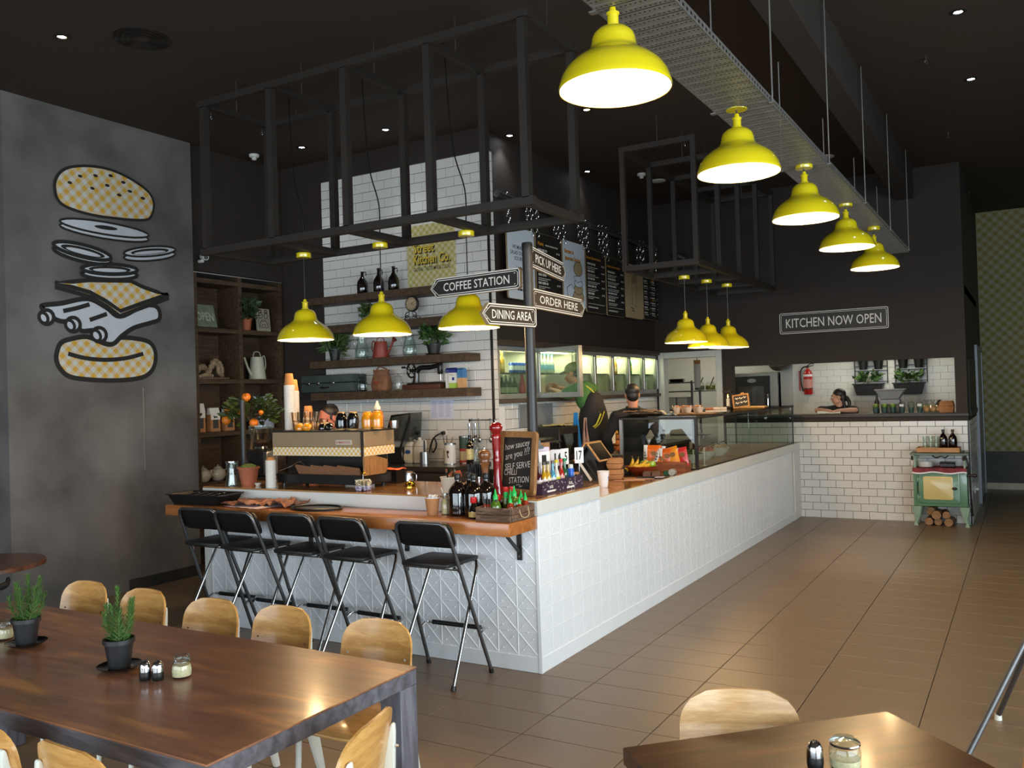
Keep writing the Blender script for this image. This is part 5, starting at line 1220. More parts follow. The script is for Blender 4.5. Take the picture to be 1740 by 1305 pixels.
def ringprism(w,h,b,z0,z1,M,r=.03):
 g=G();o_=rrect(w,h,r,5);i_=rrect(w-2*b,h-2*b,.004,5);k=len(o_)
 vs=[(x,y,z1)for x,y in o_]+[(x,y,z1)for x,y in i_]+[(x,y,z0)for x,y in o_]+[(x,y,z0)for x,y in i_];fs=[]
 for i in range(k):
  j=(i+1)%k;fs+=[(i,j,k+j,k+i),(2*k+j,2*k+i,3*k+i,3*k+j),(j,i,2*k+i,2*k+j),(k+i,k+j,3*k+j,3*k+i)]
 g.add([tuple(M@Vector(v))for v in vs],fs);return g
g=ringprism(.385,.425,.042,-.004,.008,M);g.build('frame',CHALKWOOD,t,smooth=False,recalc=True)
g=G();g.prism(rrect(.302,.342,.002,1),-.004,.0,M);g.build('slate',SLATE,t,smooth=False)
for s,x,y,w,h,a in(('how saucey',-.005,.115,.26,.055,.16),('are you ???',-.0,.055,.26,.06,.20),('SELF SERVE',.005,-.018,.27,.042,.12),('CHILLI',-.065,-.066,.135,.036,.06),('STATION',.025,-.112,.21,.042,.10)):
 text('chalk_writing',s,CHALK,t,M@Matrix.Translation((x,y,.0008))@Euler((0,0,a)).to_matrix().to_4x4(),width=w,height=h,shear=.15,extrude=0)
g=G();stroke(g,[(.0,-.15),(.025,-.143),(.05,-.15),(.03,-.158)],.003);stroke(g,[(.03,-.155),(.05,-.158),(.065,-.148)],.003);g.v=[tuple(M@Vector((v[0],v[1],.0008)))for v in g.v];g.build('chalk_doodle',CHALK,t,smooth=False)
g=G();g.tube([tuple(M@Vector((0,.1,-.016))),(nn*-.15).to_tuple()[:2]+(.006,)],.006,6);g.build('strut',CHALKWOOD,t)
PURPLE=pm('purple_print_card','3a2a3c',.5,var=.12,scale=20)
t=thing('drinks_carton','dark purple open carton holding small drink bottles at the counter edge','carton',(-.125,.50,zr),PI/2-.03)
for(x0,x1,y0,y1,h)in((-.29,.29,-.062,-.058,.085),(-.29,.29,.058,.062,.085),(-.29,-.286,-.058,.058,.075),(.286,.29,-.058,.058,.075),(-.286,.286,-.058,.058,.004)):
 g=G();g.box(x0,x1,y0,y1,0 if h>.01 else 0,h);g.build('card_side',PURPLE,t,smooth=False)
g=G();r=random.Random(6)
for k in range(46):x,z=r.uniform(-.28,.28),r.uniform(.006,.08);g.add([(x-.003,-.0625,z-.003),(x+.003,-.0625,z-.003),(x+.003,-.0625,z+.003),(x-.003,-.0625,z+.003)],[(0,1,2,3)])
o=g.build('printed_flecks',CREAMINK,t,smooth=False);o['kind']='stuff'
for x in(-.17,.10):
 M=basis((x,-.0626,.045),(1,0,0),(0,0,1));text('lettering','NOE',CREAMINK,t,M,width=.05,height=.02,bold=.02,extrude=0)
 g=G();g.add([(x-.055,-.0626,.012),(x+.055,-.0626,.012),(x+.055,-.0626,.024),(x-.055,-.0626,.024)],[(0,1,2,3)]);g.build('label_strip',CREAMINK,t,smooth=False)
DR=[(.022,0),(.024,.004),(.024,.085),(.018,.105),(.0105,.13),(.010,.17)]
DCAP=[(.0125,.165),(.0125,.183),(.001,.184)]
cols=[('4a1a22','e8e0d8','8a8a84'),('c79a1e','e8e0d8','55504a'),('c9a23a','f0e6d0','55504a'),('4f97b5','dfe8ec','6a6a6a'),('d8d6c8','e0e04a','e2d020'),('b02a22','e0b0a0','d83020'),('2a5a34','1f3a28','1f8a50')]
nm=['dark berry drink bottle, first in the carton from the chalkboard','amber drink bottle, second in the carton','amber drink bottle, third in the carton','pale blue labelled drink bottle in the carton','clear drink bottle with yellow top in the carton','red drink bottle with red top in the carton','dark green drink bottle with green top in the carton']
for i,(a,b_,c_)in enumerate(cols):
 bottle(nm[i],(-.126+.004*(i%2),.265+.063*i,zr+.006),[(r_,z*1.12)for r_,z in DR],pm('drink_%d'%i,a,.08,coat=.8),[(r_,z*1.12)for r_,z in DCAP],pm('drinkcap_%d'%i,c_,.4),(.045,.09,.0243),pm('drinklabel_%d'%i,b_,.6,var=.1,scale=60),'drink bottles in the purple carton',n=14,name='drink_bottle')
t=bottle('blue coconut water carton bottle with white cap, last in the drinks carton',(-.125,.735,zr+.006),[(.022,0),(.024,.004),(.024,.12),(.021,.128)],pm('bright_blue_print','1f5ec4',.4,var=.08),[(.018,.128),(.018,.155),(.001,.156)],WHITEPLASTIC,name='drink_bottle',n=16)
M=basis((.0244,-.0,.062),(0,0,1),(0,-1,0));text('lettering','zico',CREAMINK,t,M,width=.075,height=.024,bold=.01,extrude=0)
t=thing('clipboard','brown clipboard with a pale price sheet standing behind the drinks','clipboard',(-.235,.47,zr))
M=basis((0,0,.165),(.35,.93,0),(-.05,.02,1))
g=G();g.prism(rrect(.22,.33,.012,3),-.003,.0,M);g.build('board',CHALKWOOD,t,smooth=False)
g=G();g.prism(rrect(.20,.29,.002,1,0,-.012),.0004,.0012,M);g.build('paper',pm('lilac_paper','d9cfe0',.85,var=.02),t,smooth=False)
g=G();g.prism(rrect(.09,.024,.006,3,0,.135),.0013,.012,M);g.prism(rrect(.03,.05,.01,3,0,.16),.0013,.016,M);g.build('clip',STEEL,t,bevel=.002)
text('lettering','SURCHARGE',pm('grey_print_dark','5a5560',.8),t,M@Matrix.Translation((-.02,.075,.0015)),width=.09,height=.018,extrude=0)
g=G()
for k in range(4):g.add([(-.08,.045-.022*k,.0015),(.06-.02*(k%2),.045-.022*k,.0015),(.06-.02*(k%2),.050-.022*k,.0015),(-.08,.050-.022*k,.0015)],[(0,1,2,3)])
g.v=[tuple(M@Vector(v))for v in g.v];g.build('print',MATS['grey_print_dark'],t,smooth=False)
def number_card(n,y,x,lb,tilt=0.0,w=.085,h=.115,zc=.215):
 t=thing('table_number',lb,'table number',(x,y,zr),0,'numbered order stands behind the drinks carton')
 g=G();g.cyl((0,0,.004),(0,0,zc-h/2+.01),.0035,n=8);g.build('stand_rod',CHROME,t)
 lathe_part(t,'base',[(.022,0),(.022,.004),(.006,.007)],CHROME,18)
 M=basis((0,0,zc),(math.sin(tilt+.35),math.cos(tilt+.35),0),(0,0,1))
 g=G();g.prism(rrect(w,h,.004,2),0,.003,M);g.build('card',WHITEPAPER,t,smooth=False)
 text('numeral',str(n),BLACKINK,t,M@Matrix.Translation((.0,0,.0036)),height=h*.58,width=w*(.42 if n<10 else .62),bold=.015,extrude=0)
number_card(6,.33,-.175,'white order number card 6 next to the chalkboard')
number_card(1,.45,-.19,'white order number card 1 behind the drinks',w=.12)
number_card(11,.60,-.20,'white order number card 11, thin and turned away behind the clear bottle',.75)
number_card(14,.66,-.19,'white order number card 14, turned away left of card 15',.65)
number_card(15,.76,-.185,'white order number card 15 behind the blue drink carton',-.1)
number_card(17,.885,-.13,'white order number card 17 at the end of the raised counter',.35,.07)
MIXED=pm('kraft_tin','8f7a58',.6,var=.2,scale=60)
t=thing('snack_jar','small clear jar of pale snacks beside the drinks carton','jar',(-.16,.86,zr));lathe_part(t,'body',[(.032,0),(.034,.004),(.034,.07),(.030,.078)],CLEAR,20);lathe_part(t,'contents',[(.001,.003),(.031,.004),(.031,.03),(.001,.032)],SALT,16,cap=False);lathe_part(t,'lid',[(.034,.079),(.034,.092),(.001,.093)],KRAFT,20)
# ---------------------------------------------------------------- espresso machine and what stands on it
MACHSTEEL=pm('painted_reflection_steel','b39a78',.32,.4,var=.05,scale=3)  # brownish reflection of the room is put into the steel's base colour
t=thing('espresso_machine','steel espresso machine with yellow gingham band on the coffee counter','espresso machine',(-2.025,.16,zr))
MW,MD=.465,.37
g=G();g.box(-MW,MW,.012,MD,.250,.43);g.build('upper_body',BLACKMETAL,t,smooth=False)
g=G();g.box(-MW+.01,MW-.012,0,.012,.315,.43);g.build('back_panel',MACHSTEEL,t,bevel=.002)
g=G();g.box(MW,MW+.008,.012,MD,.315,.43);g.build('side_panel',MACHSTEEL,t,bevel=.002)
g=G();g.box(-MW-.008,-MW,.012,MD,.315,.43);g.build('side_panel',MACHSTEEL,t,bevel=.002)
BAND=gingham('band_gingham','e6e0d2','d9ab3a',.030,'XZ',45,.5);BAND2=gingham('band_gingham_side','e6e0d2','d9ab3a',.030,'YZ',45,.5)
g=G();g.box(-MW+.01,MW-.012,-.002,.012,.247,.313);g.build('gingham_band',BAND,t,smooth=False)
g=G();g.box(MW,MW+.009,.012,MD,.247,.313);g.build('gingham_band',BAND2,t,smooth=False)
g=G();g.box(-MW-.01,MW+.012,-.006,MD+.008,.43,.442);g.build('cup_tray',BLACKMETAL,t,bevel=.003)
g=G();g.box(MW-.012,MW,-.006,.012,.247,.43);g.build('corner_post',BLACKMETAL,t,smooth=False)
g=G();g.box(-MW+.03,MW-.01,.015,MD-.02,.028,.10);g.build('base_tray',BLACKPLASTIC,t,bevel=.004)
g=G();g.box(-MW+.05,MW-.05,.24,MD-.02,.10,.25);g.build('group_housing',BLACKMETAL,t,smooth=False)
for x in(-MW+.07,MW-.06):
 for y in(.05,MD-.06):g=G();g.cyl((x,y,0),(x,y,.03),.018,.014,n=14);g.build('foot',BLACKPLASTIC,t)
g=G();g.prism([(.012,.10),(.012,.247),(.13,.247),(.29,.205),(.285,.135),(.26,.10)],MW-.012,MW+.004,Matrix(((0,0,1,0),(1,0,0,0),(0,1,0,0),(0,0,0,1))));g.build('timber_cheek',CHALKWOOD,t,bevel=.002)
for x in(-.30,0,.30):
 g=G();g.cyl((x,.33,.23),(x,.33,.16),.034,n=20);g.build('group_head',CHROME,t);g=G();g.tube([(x,.34,.165),(x+.02,.47,.15)],[.012,.016],8);g.build('portafilter_handle',BLACKPLASTIC,t)
g=G();g.tube(smooth_path([(-.42,.03,.12),(-.30,.02,.155),(-.18,.02,.20),(-.13,.02,.15)],5),.004,6);g.build('steam_wand',CHROME,t)
M=basis((.285,-.0005,.352),(1,0,0),(0,0,1))
g=G();g.prism(rrect(.155,.036,.003,2),0,.006,M);b_=g.build('badge',pm('badge_cream','d6cdb8',.35,.3),t,smooth=False)
text('lettering','LA MARZOCCO',pm('badge_red','b02525',.4),b_,M@Matrix.Translation((-.003,0,.0066)),width=.135,height=.017,bold=.02,extrude=0)
BROWNBAG=pm('printed_brown_bag','8a6042',.8,var=.12,scale=20)
for i,(x,ry)in enumerate(((-.13,.0),(.03,.03),(.16,-.02),(.30,.02))):
 g=G();M=Matrix.Translation((-2.025+x,.20,zr+.115))@Euler((-.95,.10,.04+ry)).to_matrix().to_4x4()
 b_=thing('printed_menu','brown printed takeaway menu on the machine tray, %s of four'%('leftmost','second','third','rightmost')[i],'menu',(0,0,0),0,'brown menus on the machine tray')
 b_.matrix_world=M
 g.prism(rrect(.21,.11,.004,1),0,.012);g.build('folded_sheet',BROWNBAG,b_,smooth=False)
 text('lettering','MEZZE',BLACKINK,b_,Matrix.Translation((-.01,.02,.0126)),width=.14,height=.036,bold=.02,shear=.3,extrude=0)
 if i==3:text('lettering','TOTALI',BLACKINK,b_,Matrix.Translation((0,-.025,.0126)),width=.13,height=.03,bold=.02,shear=.3,extrude=0)
 b_.location.y+=.0-.0
CUPKRAFT=pm('brown_cup_card','b9793f',.75,var=.06)
CUPWHITE=pm('white_cup_rims','d9d2c6',.7,var=.06)
def cup_stack(loc,lb,n,step=.0095,r0=.030,r1=.043,h=.10):
 """inverted paper cups nested into each other: each cup is an object, the lowest shows its rim band"""
 for k in range(n):
  pass
 t=thing('cup_stack',lb,'cup stack',loc)
 rim=G();rim.lathe([(r1-.003,0),(r1+.002,.001),(r1+.002,.004),(r1-.001,.005),(r1-.002,.0095),(r1-.006,.0095)],22,cap=False);rm=rim.mesh('cup_rim')
 for k in range(n):put('cup_rim',rm,CUPWHITE,t,loc=(.0006*math.sin(k*1.7),.0006*math.cos(k*2.3),k*step))
 lathe_part(t,'top_cup',[(r1-.003,n*step),(r0,n*step+h-.01),(r0-.004,n*step+h-.006),(.001,n*step+h-.007)],CUPKRAFT,22,cap=False)
 return t
zm=zr+.4425
cup_stack((-2.415,.29,zm),'tall stack of upturned paper cups on the left of the coffee machine',38)
cup_stack((-2.462,.385,zm),'second stack of upturned paper cups behind the tall one on the machine',33)
cup_stack((-2.335,.415,zm),'short stack of paper cups behind the glasses on the machine',10)
cup_stack((-2.435,.085,zr),'column of nested white cups on the counter left of the machine',22,.0098,.028,.040,.03)
TUMBLER=[(.020,0),(.026,.004),(.031,.075),(.029,.075),(.024,.006),(.001,.006)]
GL=[(-2.31,.25,'glass tumbler on the machine, first beside the tall cup stack',0),(-2.315,.245,'glass tumbler stacked on the first one beside the cups',.066),(-2.245,.31,'glass tumbler at the back of the machine top, left of three',0),(-2.25,.315,'glass tumbler stacked at the back, left pair',.066),(-2.19,.36,'glass tumbler at the machine back, middle',0),(-2.15,.28,'glass tumbler behind the orange cups',0),(-2.145,.285,'leaning glass tumbler stacked behind the orange cups',.066),(-2.085,.33,'glass tumbler nearest the small black cups',0)]
GLASSW=glass('tumbler_glass','fff6ea',.95,refl=.6)
for x,y,lb,dz in GL:
 t=thing('glass_tumbler',lb,'glass',(x,y,zm+dz),0,'glass tumblers on the coffee machine')
 if 'leaning' in lb:t.rotation_euler=(0,.2,0)
 lathe_part(t,'glass',TUMBLER,GLASSW,18)
 lathe_part(t,'rim',[(.031,.074),(.0312,.077),(.029,.077),(.029,.074)],GLASSW,18,cap=False)
YCUP=pm('orange_glaze','d98a14',.15,var=.05,coat=.7);BCUP=pm('black_glaze','0f0d0c',.1,coat=.8);CUPIN=pm('tan_glaze_base','c79a5a',.4)
def cup(loc,lb,mat,rot=(0,0,0),r=.036,h=.052,name='coffee_cup',hd=True,group='glazed cups on the coffee machine',base=True):
 """upturned: the base ring is on top"""
 t=thing(name,lb,'cup',loc,0,group);t.rotation_euler=rot
 lathe_part(t,'bowl',[(r-.003,.003),(r,0),(r+.001,.004),(r,h*.5),(r*.82,h*.85),(r*.58,h),(.001,h)],mat,26,cap=False)
 lathe_part(t,'foot_ring',[(r*.55,h),(r*.53,h+.005),(r*.42,h+.005),(r*.40,h+.001),(.001,h+.001)],CUPIN,22,cap=False)
 if hd:handle(t,[(r*.95,0,h*.2),(r+.020,0,h*.25),(r+.024,0,h*.55),(r*.9,0,h*.75)],.004,mat)
 return t
cup((-2.235,.215,zm),'orange glazed coffee cup upturned before the glasses',YCUP,(0,0,.6));cup((-2.135,.215,zm+.012),'orange glazed coffee cup lying on its side',YCUP,(1.1,.0,-.6))
cup((-2.005,.225,zm),'small black cup upturned, left of the lying black cup',BCUP,(0,0,.4));cup((-1.92,.225,zm+.012),'small black cup lying on its side',BCUP,(1.0,.0,-.9));cup((-1.93,.33,zm+.03),'small black cup behind, tilted on the machine',BCUP,(.5,.3,0))
def tallcup(loc,lb,mat,rot):
 t=thing('tall_cup',lb,'cup',loc,0,'tall keep cups on the coffee machine');t.rotation_euler=rot
 lathe_part(t,'body',[(.034,0),(.043,.006),(.046,.045),(.043,.085),(.033,.118),(.026,.122)],mat,28)
 lathe_part(t,'base_ring',[(.030,.1215),(.027,.128),(.018,.128),(.017,.123),(.001,.122)],CUPIN,22,cap=False);lathe_part(t,'rim',[(.0335,.0),(.036,-.008),(.030,-.008)],CUPIN,24)
tallcup((-1.815,.225,zm+.009),'tall black cup upturned on the machine, left one',BCUP,(0,0,0));tallcup((-1.705,.225,zm+.009),'tall black cup upturned on the machine, right one tilted',BCUP,(0,.08,0))
tallcup((-1.622,.30,zm+.009),'tall orange cup upturned on the machine, left one',YCUP,(0,0,0));tallcup((-1.545,.32,zm+.009),'tall orange cup upturned at the machine corner',YCUP,(0,0,0))
bottle('caramel squeeze bottle with cream nozzle behind the orange cups',(-1.63,.43,zm),[(.045,0),(.05,.01),(.05,.10),(.04,.13),(.02,.145)],pm('caramel_sauce','a8602a',.2,coat=.5),[(.026,.145),(.026,.165),(.018,.175),(.006,.215),(.001,.216)],pm('cream_plastic','e2d8bc',.4),name='squeeze_bottle')
t=thing('steel_tin','small steel tin at the back corner of the machine','tin',(-1.50,.47,zm));lathe_part(t,'body',[(.032,0),(.033,.004),(.033,.055),(.030,.056)],STEEL,24);lathe_part(t,'rim',[(.0345,.054),(.0345,.058),(.031,.058)],CHROME,24)
g=G()
t=thing('lace_jar','glass jar under a cream and lilac lace cover beside the machine','jar',(-1.51,.10,zr))
lathe_part(t,'jar',[(.03,0),(.036,.008),(.036,.05),(.03,.06)],CLEAR,22)
for k,(z,c)in enumerate(((.012,'c9c0d8'),(.028,'cfc8dc'),(.046,'d8cdb0'),(.060,'d6cba8'),(.072,'d8d0b4'))):
 g=G();n=40;vs=[(0,0,z+.012)]+[((.05+.012*math.sin(i*2*PI*8/n+k))*math.cos(2*PI*i/n),(.05+.012*math.sin(i*2*PI*8/n+k))*math.sin(2*PI*i/n),z+.010*math.sin(i*2*PI*11/n))for i in range(n)]
 g.add(vs,[(0,1+i,1+(i+1)%n)for i in range(n)]);g.build('lace_ruffle',pm('lace_'+c,c,.9,var=.05),t)
g=G();g.cyl((0,0,.08),(0,0,.12),.003,n=8);g.build('bell_stem',CHROME,t)
BRASS=pm('polished_brass','c9a23c',.15,1.0,var=.05)
lathe_part(t,'brass_knob',[(.004,.12),(.022,.124),(.018,.136),(.004,.140),(.001,.141)],BRASS,20,cap=False)
t=thing('service_bell','small brass service bell on the tan counter','bell',(-1.33,.43,zr));lathe_part(t,'base',[(.045,0),(.045,.006),(.02,.010)],BRASS,28);lathe_part(t,'dome',[(.040,.012),(.038,.025),(.028,.038),(.010,.045),(.001,.046)],BRASS,28,cap=False);lathe_part(t,'button',[(.005,.046),(.007,.056),(.001,.058)],CHROME,14,cap=False)
t=thing('milk_jug','polished steel milk jug with handle near the bell','jug',(-1.47,.60,zr));lathe_part(t,'body',[(.04,0),(.042,.006),(.040,.05),(.035,.085),(.038,.10),(.036,.10),(.033,.085),(.001,.01)],CHROME,28);handle(t,[(.040,0,.02),(.068,0,.03),(.070,0,.075),(.036,0,.09)],.004,CHROME)
t=thing('knock_box','black knock-out box behind the machine with an orange cloth','box',(-1.69,.66,zr));g=G();g.box(-.11,.11,-.08,.08,.0,.012);g.box(-.11,.11,.07,.08,.012,.10);g.box(-.11,.11,-.08,-.07,.012,.10);g.box(-.11,-.10,-.07,.07,.012,.10);g.box(.10,.11,-.07,.07,.012,.10);g.build('box',BLACKPLASTIC,t,smooth=False);g=G();g.cyl((-.1,0,.085),(.1,0,.085),.012,n=12);g.build('knock_bar',CHROME,t)
o=sheet('cleaning_cloth','folded orange cloth on the knock box','cloth',(-1.69,.66,zr+.101),.22,.12,ORNG,.01,10,seed=7)
t=thing('napkin_dispenser','clear and steel stovetop-shaped dispenser at the left of the counter','dispenser',(-2.92,.13,zr));lathe_part(t,'clear_shell',[(.062,0),(.046,.10),(.052,.19),(.050,.19),(.044,.10),(.060,.0)],CLEAR,24,cap=False);lathe_part(t,'steel_core',[(.042,.004),(.032,.085),(.020,.088),(.022,.10),(.030,.105),(.033,.17),(.001,.171)],STEEL,10,angle=20);lathe_part(t,'top_plate',[(.053,.19),(.053,.197),(.001,.198)],CHROME,24)
t=thing('terracotta_pot','terracotta pot of green moss at the left of the coffee counter','potted plant',(-2.775,.17,zr));pot(t,.058,.082,.15,TERRACOTTA,.008,30)
g=G();g.ell((0,0,.145),(.066,.066,.032),20,9);ms=g.build('moss',pm('moss_green','5a6b2c',.95,var=.4,scale=60,bump=.8),t)
lathe_part(thing('small_bowl','small white bowl with spoon next to the terracotta pot','bowl',(-2.66,.16,zr)),'bowl',[(.015,0),(.018,.004),(.030,.022),(.028,.022),(.016,.006),(.001,.006)],pm('white_china','dcdad6',.15,coat=.5),22)
t=thing('black_pole','slim black pole standing on the counter before the bookshelf','pole',(-3.0,.33,zr));g=G();g.cyl((0,0,.006),(0,0,.69),.0215,n=20);g.build('tube',MATS['black_pole_paint'],t);lathe_part(t,'foot',[(.05,0),(.05,.006),(.024,.01)],BLACKMETAL,24);lathe_part(t,'end_cap',[(.022,.69),(.022,.70),(.001,.702)],BLACKMETAL,20)
t=thing('coffee_grinder','black coffee grinder with a clear bean hopper left of the machine','coffee grinder',(-3.10,.62,zr))
g=G();g.box(-.10,.16,-.10,.14,0,.035);g.build('base',BLACKPLASTIC,t,bevel=.01,seg=2)
g=G();g.taper(.24,.24,.20,.25,.22,(.04,.02,.06));g.build('body',BLACKPLASTIC,t,bevel=.015,seg=2)
g=G();g.box(.12,.172,-.10,.03,.05,.245);g.build('steel_side',STEEL,t,bevel=.006)
lathe_part(t,'hopper_collar',[(.05,.262),(.056,.268),(.05,.285)],CHROME,26);lathe_part(t,'hopper',[(.048,.285),(.075,.33),(.098,.40),(.104,.46),(.102,.46),(.095,.40),(.072,.33)],CLEAR,28,cap=False)
lathe_part(t,'beans',[(.046,.287),(.066,.32),(.055,.34),(.001,.345)],pm('coffee_beans','3a2014',.6,var=.4,scale=90,bump=.6),22,cap=False);lathe_part(t,'hopper_lid',[(.106,.46),(.106,.47),(.001,.475)],CLEAR,28,cap=False)
M=basis((-.055,-.118,.115),(1,0,0),(0,0,1));g=G();g.prism(rrect(.075,.085,.003,1),.0,.003,M);g.build('label',BLACKINK,t,smooth=False);text('lettering','ER!',CREAMINK,t,M@Matrix.Translation((0,.01,.0036)),width=.055,height=.04,bold=.02,extrude=0)
t=thing('orange_tree','small orange tree with fruit and dark leaves behind the grinder','potted plant',(-3.42,.80,zr));pot(t,.07,.09,.15,BLACKPLASTIC,.006)
g=G();g.tube(smooth_path([(0,0,.13),(.01,0,.3),(.03,.02,.45),(.02,.0,.55)],4),[.012]*12+[.008],8);g.build('trunk',pm('tree_bark','5a4634',.9,bump=.3),t)
twigs(t,(.02,0,.48),(.03,0,.6),.26,.14,22,5,.004,MATS['tree_bark'])
foliage(t,(.03,0,.60),.24,.13,330,.085,pm('citrus_leaf','37471f',.4,var=.4,scale=20),11,.4,shape=.28)
for k,(x,z,s,yy)in enumerate(((-.16,.52,.042,-.16),(-.21,.60,.034,-.10),(.155,.49,.040,-.13),(.08,.72,.040,-.14),(.03,.595,.028,-.17),(.215,.58,.024,-.1))):
 g=G();g.ell((x+.03,yy,z),s,16,11);g.build('orange_fruit',pm('orange_fruit','d9771a',.4,var=.1,scale=20,bump=.1),t)
# ---------------------------------------------------------------- floating shelves on the tiled wall
for z0,z1,lb in((2.842,2.92,'dark timber wall shelf, topmost, carrying the three dark bottles'),(2.51,2.60,'dark timber wall shelf carrying the clock'),(2.133,2.215,'dark timber wall shelf carrying plants and glass jugs'),(1.778,1.865,'dark timber wall shelf, lowest, carrying the sewing machine')):
 t=thing('wall_shelf',lb,'shelf',(0,0,0),0,'floating shelves on the tiled wall')
 g=G();g.box(-4.19,-2.10,2.40,2.672,z0,z1);g.build('board',DARKWOOD,t,bevel=.003)
 g=G();g.box(-2.0995,-2.0975,2.402,2.67,z0+.002,z1-.002);g.build('end_cap',DARKWOOD,t,smooth=False)
JUGP=[(.055,0),(.06,.006),(.062,.10),(.055,.14),(.030,.18),(.017,.205),(.016,.245),(.019,.247),(.019,.252),(.015,.254)]
for i,x in enumerate((-3.505,-3.278,-3.075)):
 t=bottle('dark glass flagon with loop handle on the top shelf, %s of three'%('left','middle','right')[i],(x,2.53,2.92),JUGP,AMBER,[(.019,.248),(.019,.268),(.001,.269)],WHITEPLASTIC if i==0 else BLACKPLASTIC,group='dark flagons on the top shelf',n=24,name='flagon')
 handle(t,[(.016,0,.235),(.045,0,.245),(.052,0,.21),(.040,0,.168)],.005,AMBER)
t=thing('mantel_clock','round dark clock on scrolled iron feet on the second shelf','clock',(-2.83,2.52,2.60));M=basis((0,-.02,.165),(1,0,0),(0,0,1))
IRON=pm('wrought_iron','221c18',.6,var=.15)
g=G();g.prism(ellpts(0,0,.082,.082,36),-.035,0,M);g.build('case',IRON,t,bevel=.004);g=G();g.prism(ellpts(0,0,.068,.068,36),0,.002,M);g.build('dial',pm('aged_dial','a99676',.6,var=.12,scale=12),t,smooth=False)
g=G()
for k in range(12):a=PI/6*k;stroke(g,[(.052*math.sin(a),.052*math.cos(a)),(.064*math.sin(a),.064*math.cos(a))],.006)
stroke(g,[(0,0),(.028,.016)],.006);stroke(g,[(0,0),(.045,-.012)],.004);g.v=[tuple(M@Vector((v[0],v[1],.0026)))for v in g.v];g.build('numerals_and_hands',BLACKINK,t,smooth=False)
for s in(-1,1):
 g=G();g.tube(smooth_path([(s*.02,-.03,.085),(s*.06,-.03,.07),(s*.075,-.03,.035),(s*.05,-.03,.02),(s*.04,-.03,.04),(s*.055,-.03,.045),(s*.08,-.03,.012),(s*.115,-.03,.006),(s*.118,-.03,.022)],4),.005,6);g.tube([(s*.02,-.03,.085),(s*.03,-.03,.03),(s*.01,-.03,.012)],.004,6);g.build('scroll_foot',IRON,t)
def plant(lb,loc,potmat,r0,r1,h,fr,fz,n,leaf,seed,saucer=False,mat=LEAF,shape=.35,fc=None,up=.5):
 t=thing('potted_plant',lb,'potted plant',loc);z=.008 if saucer else 0
 if saucer:lathe_part(t,'saucer',[(r0+.01,0),(r1+.02,.012),(r1+.018,.013),(r0,.006),(.001,.006)],potmat,24,cap=False)
 g=G();pot(t,r0,r1,h,potmat)
 c=(0,0,h+(fc if fc else fz*.7));twigs(t,(0,0,h-.02),c,fr,fz,14,seed);foliage(t,c,fr,fz,n,leaf,mat,seed,up,shape=shape);return t
GRASS=pm('grassy_green','42592b',.55,var=.35,scale=30)
plant('round bushy plant on the clock shelf, half behind the middle pendant',(-3.43,2.53,2.60),POTBLACK,.04,.05,.07,.085,.085,240,.05,21,mat=GRASS)
plant('spiky grass in a black pot at the left of the jug shelf',(-3.92,2.52,2.215),POTBLACK,.048,.066,.13,.10,.11,260,.13,22,mat=GRASS,shape=.10,fc=.05,up=1.2)
plant('basil in a black pot and saucer at the right of the jug shelf',(-2.57,2.52,2.215),POTBLACK,.055,.075,.115,.12,.12,150,.085,23,True,shape=.32,fc=.10)
def glass_jug(lb,x):
 t=thing('glass_jug',lb,'jug',(x,2.52,2.215),0,'glass jugs on the shelf');lathe_part(t,'body',[(.065,0),(.074,.01),(.080,.06),(.066,.14),(.050,.19),(.056,.235),(.053,.235),(.047,.19),(.063,.14),(.077,.06),(.070,.014),(.001,.012)],CLEAR,28);handle(t,[(-.052,0,.21),(-.10,0,.20),(-.105,0,.13),(-.074,0,.09)],.007,CLEAR)
glass_jug('clear glass jug left of the red watering can',-3.53);glass_jug('clear glass jug right of the red watering can',-2.88)
def watering_can(lb,loc,mat,rz,k=1.0,tall=1.0,name='watering_can',rose=True):
 t=thing(name,lb,'watering can',loc,rz);H=.17*k*tall
 lathe_part(t,'body',[(.085*k,0),(.088*k,.005),(.062*k,H),(.058*k,H),(.08*k,.01),(.001,.008)],mat,28)
 g=G();g.tube(smooth_path([(.075*k,0,.04*k),(.12*k,0,H*.5),(.165*k,0,H*.98)],4),[.014*k]*4+[.011*k]*4+[.009*k],10);g.build('spout',mat,t)
 if rose:g=G();g.cyl((.158*k,0,H*.95),(.185*k,0,H*1.10),.010*k,.030*k,n=16);g.build('rose',mat,t)
 handle(t,[(-.06*k,0,H*.97),(-.10*k,0,H*1.05),(-.115*k,0,H*.6),(-.08*k,0,H*.3)],.006*k,mat);handle(t,[(.05*k,0,H),(.03*k,0,H*1.22),(-.03*k,0,H*1.22),(-.055*k,0,H)],.005*k,mat,'top_handle');return t
watering_can('red watering can between two glass jugs on the shelf',(-3.27,2.52,2.215),pm('red_tin','8a3524',.5,var=.12),0,1.05)
SUIT=pm('green_grey_suitcase','38443e',.6,var=.12,scale=14,bump=.05)
t=thing('suitcase','old green suitcase lying at the left of the lowest shelf','suitcase',(-3.96,2.53,1.865));g=G();g.box(-.375,.375,-.125,.12,.004,.105);g.build('case_bottom',SUIT,t,bevel=.012,seg=2);g=G();g.box(-.375,.375,-.125,.12,.109,.195);g.build('case_lid',SUIT,t,bevel=.012,seg=2)
for x in(-.26,-.12,0.10):g=G();g.box(x-.022,x+.022,-.132,-.124,.085,.13);g.cyl((x,-.135,.105),(x,-.125,.105),.014,n=12);g.build('latch',CHROME,t,bevel=.002)
handle(t,[(-.06,-.128,.06),(-.05,-.15,.055),(.03,-.15,.055),(.04,-.128,.06)],.008,BLACKPLASTIC)
